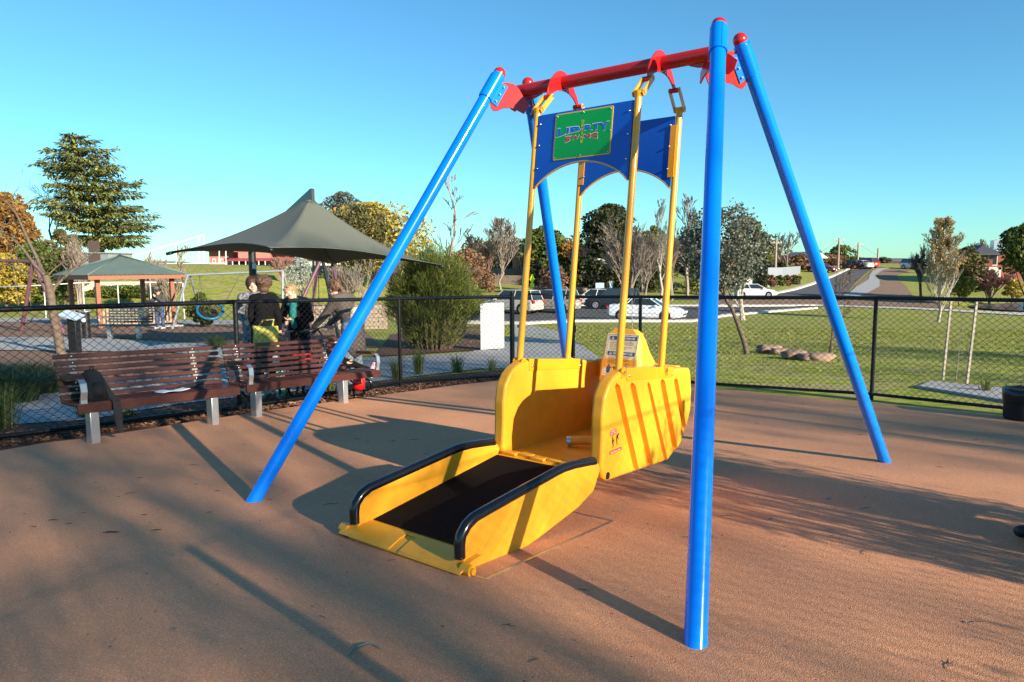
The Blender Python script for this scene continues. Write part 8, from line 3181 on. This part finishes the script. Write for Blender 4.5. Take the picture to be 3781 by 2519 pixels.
# ------------------------------------------------------------------ litter on the rubber
def on_pad(vx, vy, dz=0.0):
    q = G(vx, vy, pad_z)
    return Vector((q.x, q.y, pad_z(q.x, q.y) + dz))


# the long curved gum leaf
q = on_pad(838, 1497)
m_ = MB()
pts = [on_pad(x, y, 0.004) for x, y in ((801, 1512), (815, 1500), (832, 1492), (850, 1488), (866, 1489), (877, 1495))]
wd = [0.001, 0.007, 0.010, 0.009, 0.006, 0.001]
for i, p_ in enumerate(pts):
    d = (pts[min(5, i + 1)] - pts[max(0, i - 1)]).normalized()
    n_v = Vector((-d.y, d.x, 0))
    hgt = 0.012 * sin(pi * i / 5)
    m_.v += [p_ + n_v * wd[i] + Vector((0, 0, hgt)), p_ + Vector((0, 0, hgt * 0.5)), p_ - n_v * wd[i] + Vector((0, 0, hgt))]
for i in range(5):
    for k in range(2):
        m_.f.append((i * 3 + k, i * 3 + k + 1, i * 3 + k + 4, i * 3 + k + 3))
        m_.mi.append(0)
m_.build("gum_leaf", mat("grey_green_dry_leaf", (0.12, 0.17, 0.14), 0.5, var=0.2, scale=60), smooth=True, label="long curved grey green gum leaf lying by itself on the rubber", cat="leaf", origin=q)
M_POD = mat("dark_dry_pod", (0.05, 0.022, 0.015), 0.7, var=0.3, scale=40)
M_TW = mat("dry_twig", (0.09, 0.06, 0.045), 0.85)
PODS = [(122, 1198, 0.05), (256, 1226, 0.088), (360, 1221, 0.055), (331, 1186, 0.035), (193, 1182, 0.028), (158, 1206, 0.035), (272, 1144, 0.022), (56, 1184, 0.02), (78, 1213, 0.03)]
PODLB = ["dark seed pod lying between the small pods and the long one", "longest dark seed pod on the rubber", "dark pointed seed pod beside the longest one", "slim dark pod just beyond the pointed one", "small dark pod in the middle of the scatter", "short dark pod next to the small middle one", "tiny dark pod lying closest to the bench legs", "tiny dark pod nearest the outer rim of the rubber", "second tiny dark pod near the outer rim, closer to the long pods"]
for i, (vx, vy, ln) in enumerate(PODS):
    ln *= 0.55
    q = on_pad(vx, vy, 0.004)
    T = frame(q, rnd.uniform(0.0, 0.5))
    m_ = MB(T)
    m_.tube([(-ln, 0, 0.001), (-ln * 0.5, 0.003, 0.004), (0, 0, 0.005), (ln * 0.6, -0.002, 0.004), (ln, 0.0, 0.001)], [0.0015, ln * 0.16, ln * 0.18, ln * 0.15, 0.0015], 8, flat=(Vector((0, 0, 1)), 0.4))
    m_.build("seed_pod", M_POD, smooth=True, label=PODLB[i], cat="seed pod", group="dark seed pods on the rubber", origin=q)
TW = [(1013, 1058), (980, 1045), (845, 1017), (905, 1014), (955, 1068), (950, 1012), (820, 1010), (700, 1010), (640, 1040), (560, 1023), (445, 1070), (600, 1085), (1440, 1040), (1760, 925), (1845, 930), (1905, 960), (2115, 930), (2150, 935), (2245, 1012), (2262, 1018), (2300, 1020), (2160, 1075), (2262, 1045), (1640, 990), (1830, 1080), (1990, 1170), (1580, 1237), (1635, 1235), (1670, 1187), (1770, 1195), (1830, 1150), (1905, 1148), (1988, 1270), (1340, 1358), (1600, 1250), (400, 1448), (740, 1420), (900, 1290), (1170, 1440), (2225, 1433), (2250, 1432), (2185, 1530), (1230, 1520), (450, 1115), (300, 1135), (500, 1130), (620, 1150), (480, 1180), (220, 1110), (320, 1100), (760, 1160), (1660, 920), (1740, 975), (1975, 1000)]
for i, (vx, vy) in enumerate(TW):
    q = on_pad(vx, vy, 0.003)
    k = i % 4
    T = frame(q, rnd.uniform(-0.6, 0.9))
    ln = rnd.uniform(0.018, 0.05)
    m_ = MB(T)
    if k < 3:
        m_.tube([(-ln, 0, 0.001), (-ln * 0.2, ln * 0.12, 0.003), (ln * 0.4, -ln * 0.05, 0.002), (ln, ln * 0.1, 0.001)], [0.0008, 0.0018, 0.0016, 0.0008], 5)
        if k == 1:
            m_.tube([(0, ln * 0.06, 0.003), (ln * 0.5, ln * 0.4, 0.002)], 0.0009, 4)
        m_.build("fallen_twig", M_TW, label="thin dry twig fallen on the rubber", cat="twig", group="twigs fallen on the rubber", origin=q)
    else:
        w_ = ln * 0.3
        m_.add([(-ln * 0.7, 0, 0.001), (0, w_, 0.006), (ln * 0.7, 0, 0.001), (0, -w_, 0.004)], [(0, 3, 2, 1)])
        m_.build("fallen_leaf", mat("grey_green_dry_leaf", (0.12, 0.17, 0.14), 0.5), label="small curled grey leaf fallen on the rubber", cat="leaf", group="small leaves fallen on the rubber", origin=q)


# ------------------------------------------------------------------ trees behind the photographer: they stand towards the sun and dapple the pad
def shade_tree(label, dist, side, H_, W_, seed, nleaf, leaf, depth=5, kids=3, spread=0.5, lm=None, zmin=0, lobes=22, bm=None, latw=99):
    back = Vector((-SUN_DIR.x, -SUN_DIR.y, 0)).normalized()
    sd_ = Vector((-back.y, back.x, 0))
    p = Vector((0.3, 4.5, 0)) + back * dist + sd_ * side
    p.z = gz(p.x, p.y)
    th = thing("gum_tree", label, "tree", p)
    rn_ = random.Random(seed)
    mb = MB()
    tips = []
    tot = sum(0.72 ** i for i in range(depth + 1))
    branch_tree(mb, p - Vector((0, 0, 0.1)), Vector((rn_.gauss(0, .06), rn_.gauss(0, .06), 1)), H_ / tot * 1.1, H_ * 0.02, depth, rn_, spread, 0.15, kids, tips, 0.72, 3, 0.09, 0.008, 6)
    mb.build("trunk", bm or M_BARK, th, smooth=True)
    cr = MB()
    hi_t = [t for t in tips if t.z > zmin and abs((t - p).dot(sd_)) < latw]
    rn_.shuffle(hi_t)
    for t in hi_t[:lobes]:
        r_ = W_ * rn_.uniform(0.10, 0.20)
        leaf_quads(cr, t, nleaf // lobes, (r_, r_, r_ * 0.8), leaf, rn_, droop=1.2, aspect=0.22)
    cr.build("crown", lm or LM_OLIVE, th)


for (lb, di, sd_, H_, W_, se, nl, lo) in (("open crowned gum tree towards the sun", 24, -3.4, 11, 6.0, 501, 2200, 34), ("second gum tree towards the sun with drooping leaves", 31, 5.0, 12, 6, 502, 3600, 20),
                                          ("spare gum tree standing alone towards the sun", 27, 10.5, 10, 6.5, 503, 4200, 22), ("tall gum tree towards the sun with a wide crown", 33, -6.4, 14, 8, 504, 3900, 38),
                                          ("gum tree at the far end of the row towards the sun", 26, 17, 10, 7, 505, 5200, 22), ("thin crowned gum tree towards the sun", 38, -1.2, 15, 5, 506, 1500, 16)):
    shade_tree(lb, di, sd_, H_, W_, se, nl, 0.11, lobes=lo)
shade_tree("tallest unseen gum tree added towards the sun to shade the path", 30, 3.0, 18, 8, 507, 4600, 0.12, lobes=34, zmin=12.2)  # added to shade the path; leafed only high up so the cabin stays lit
shade_tree("slender unseen gum tree added towards the sun to shade the bench", 30, -1.9, 17, 4, 508, 3900, 0.11, lobes=30, zmin=11.9, latw=1.2)  # added to shade the bench; crown trimmed so the cabin stays lit
# unseen airy shrubs put outside the taller fence to shade the pad
rn = random.Random(88)
for i in range(19):
    k = i / 14
    x, y = 6.3 + (1.6 - 6.3) * k + 0.5, 5.2 + (-4.6 - 5.2) * k - 0.3
    h_ = (0.6 if k < 0.5 else 1.4) * rn.uniform(0.85, 1.15)
    if i > 14:
        x, y = [(5.1, 1.95), (4.85, 1.6), (5.35, 2.3), (4.75, 1.3)][i - 15]
        h_ = 2.15  # extra tall ones added to break up the sitter's shadow
    b = Vector((x, y, gz(x, y)))
    th = thing("shade_shrub", "unseen airy narrow leaved shrub outside the taller fence, added for its shade", "shrub", b, "unseen shade shrubs outside the taller fence")
    st, cr = MB(), MB()
    for j in range(16 if i < 15 else 30):
        a = rn.uniform(0, 2 * pi)
        tip = b + Vector((cos(a) * 0.45 * rn.random(), sin(a) * 0.45 * rn.random(), h_ * rn.uniform(0.75, 1.05)))
        mid = b.lerp(tip, 0.5) + Vector((0, 0, 0.08))
        st.tube([b, mid, tip], [0.012, 0.008, 0.003], 4, caps=False)
        for q in range(26 if i < 15 else 44):
            t = rn.uniform(0.1, 1.0)
            c = b.lerp(tip, t) + Vector((rn.gauss(0, .07), rn.gauss(0, .07), 0))
            leaf_quads(cr, c, 1, (0.03, 0.03, 0.03), 0.05, rn, droop=-0.8, aspect=0.2)
    st.build("stems", M_BARK, th)
    cr.build("foliage", LM_OLIVE, th)

# crumbs and grit: nobody could count them
gr = MB()
rn = random.Random(13)
for _ in range(900):
    x, y = rn.uniform(-3.5, 4.5), rn.uniform(1.9, 8.5)
    if y > 8 + x * 0.3 or abs(x) > y * 0.8:
        continue
    p0 = Vector((x, y, pad_z(x, y) + 0.0015))
    s_ = rn.uniform(0.0012, 0.005)
    a = rn.uniform(0, 6)
    o = len(gr.v)
    gr.v += [p0 + Vector((cos(a + k * 2.1) * s_ * (2 if k == 0 else 1), sin(a + k * 2.1) * s_, 0)) for k in range(3)] + [p0 + Vector((0, 0, s_ * 0.8))]
    gr.f += [(o, o + 1, o + 3), (o + 1, o + 2, o + 3), (o + 2, o, o + 3)]
    gr.mi += [0, 0, 0]
gr.build("grit", M_TW, kind="stuff", label="dark grit and leaf crumbs on the rubber", cat="grit")
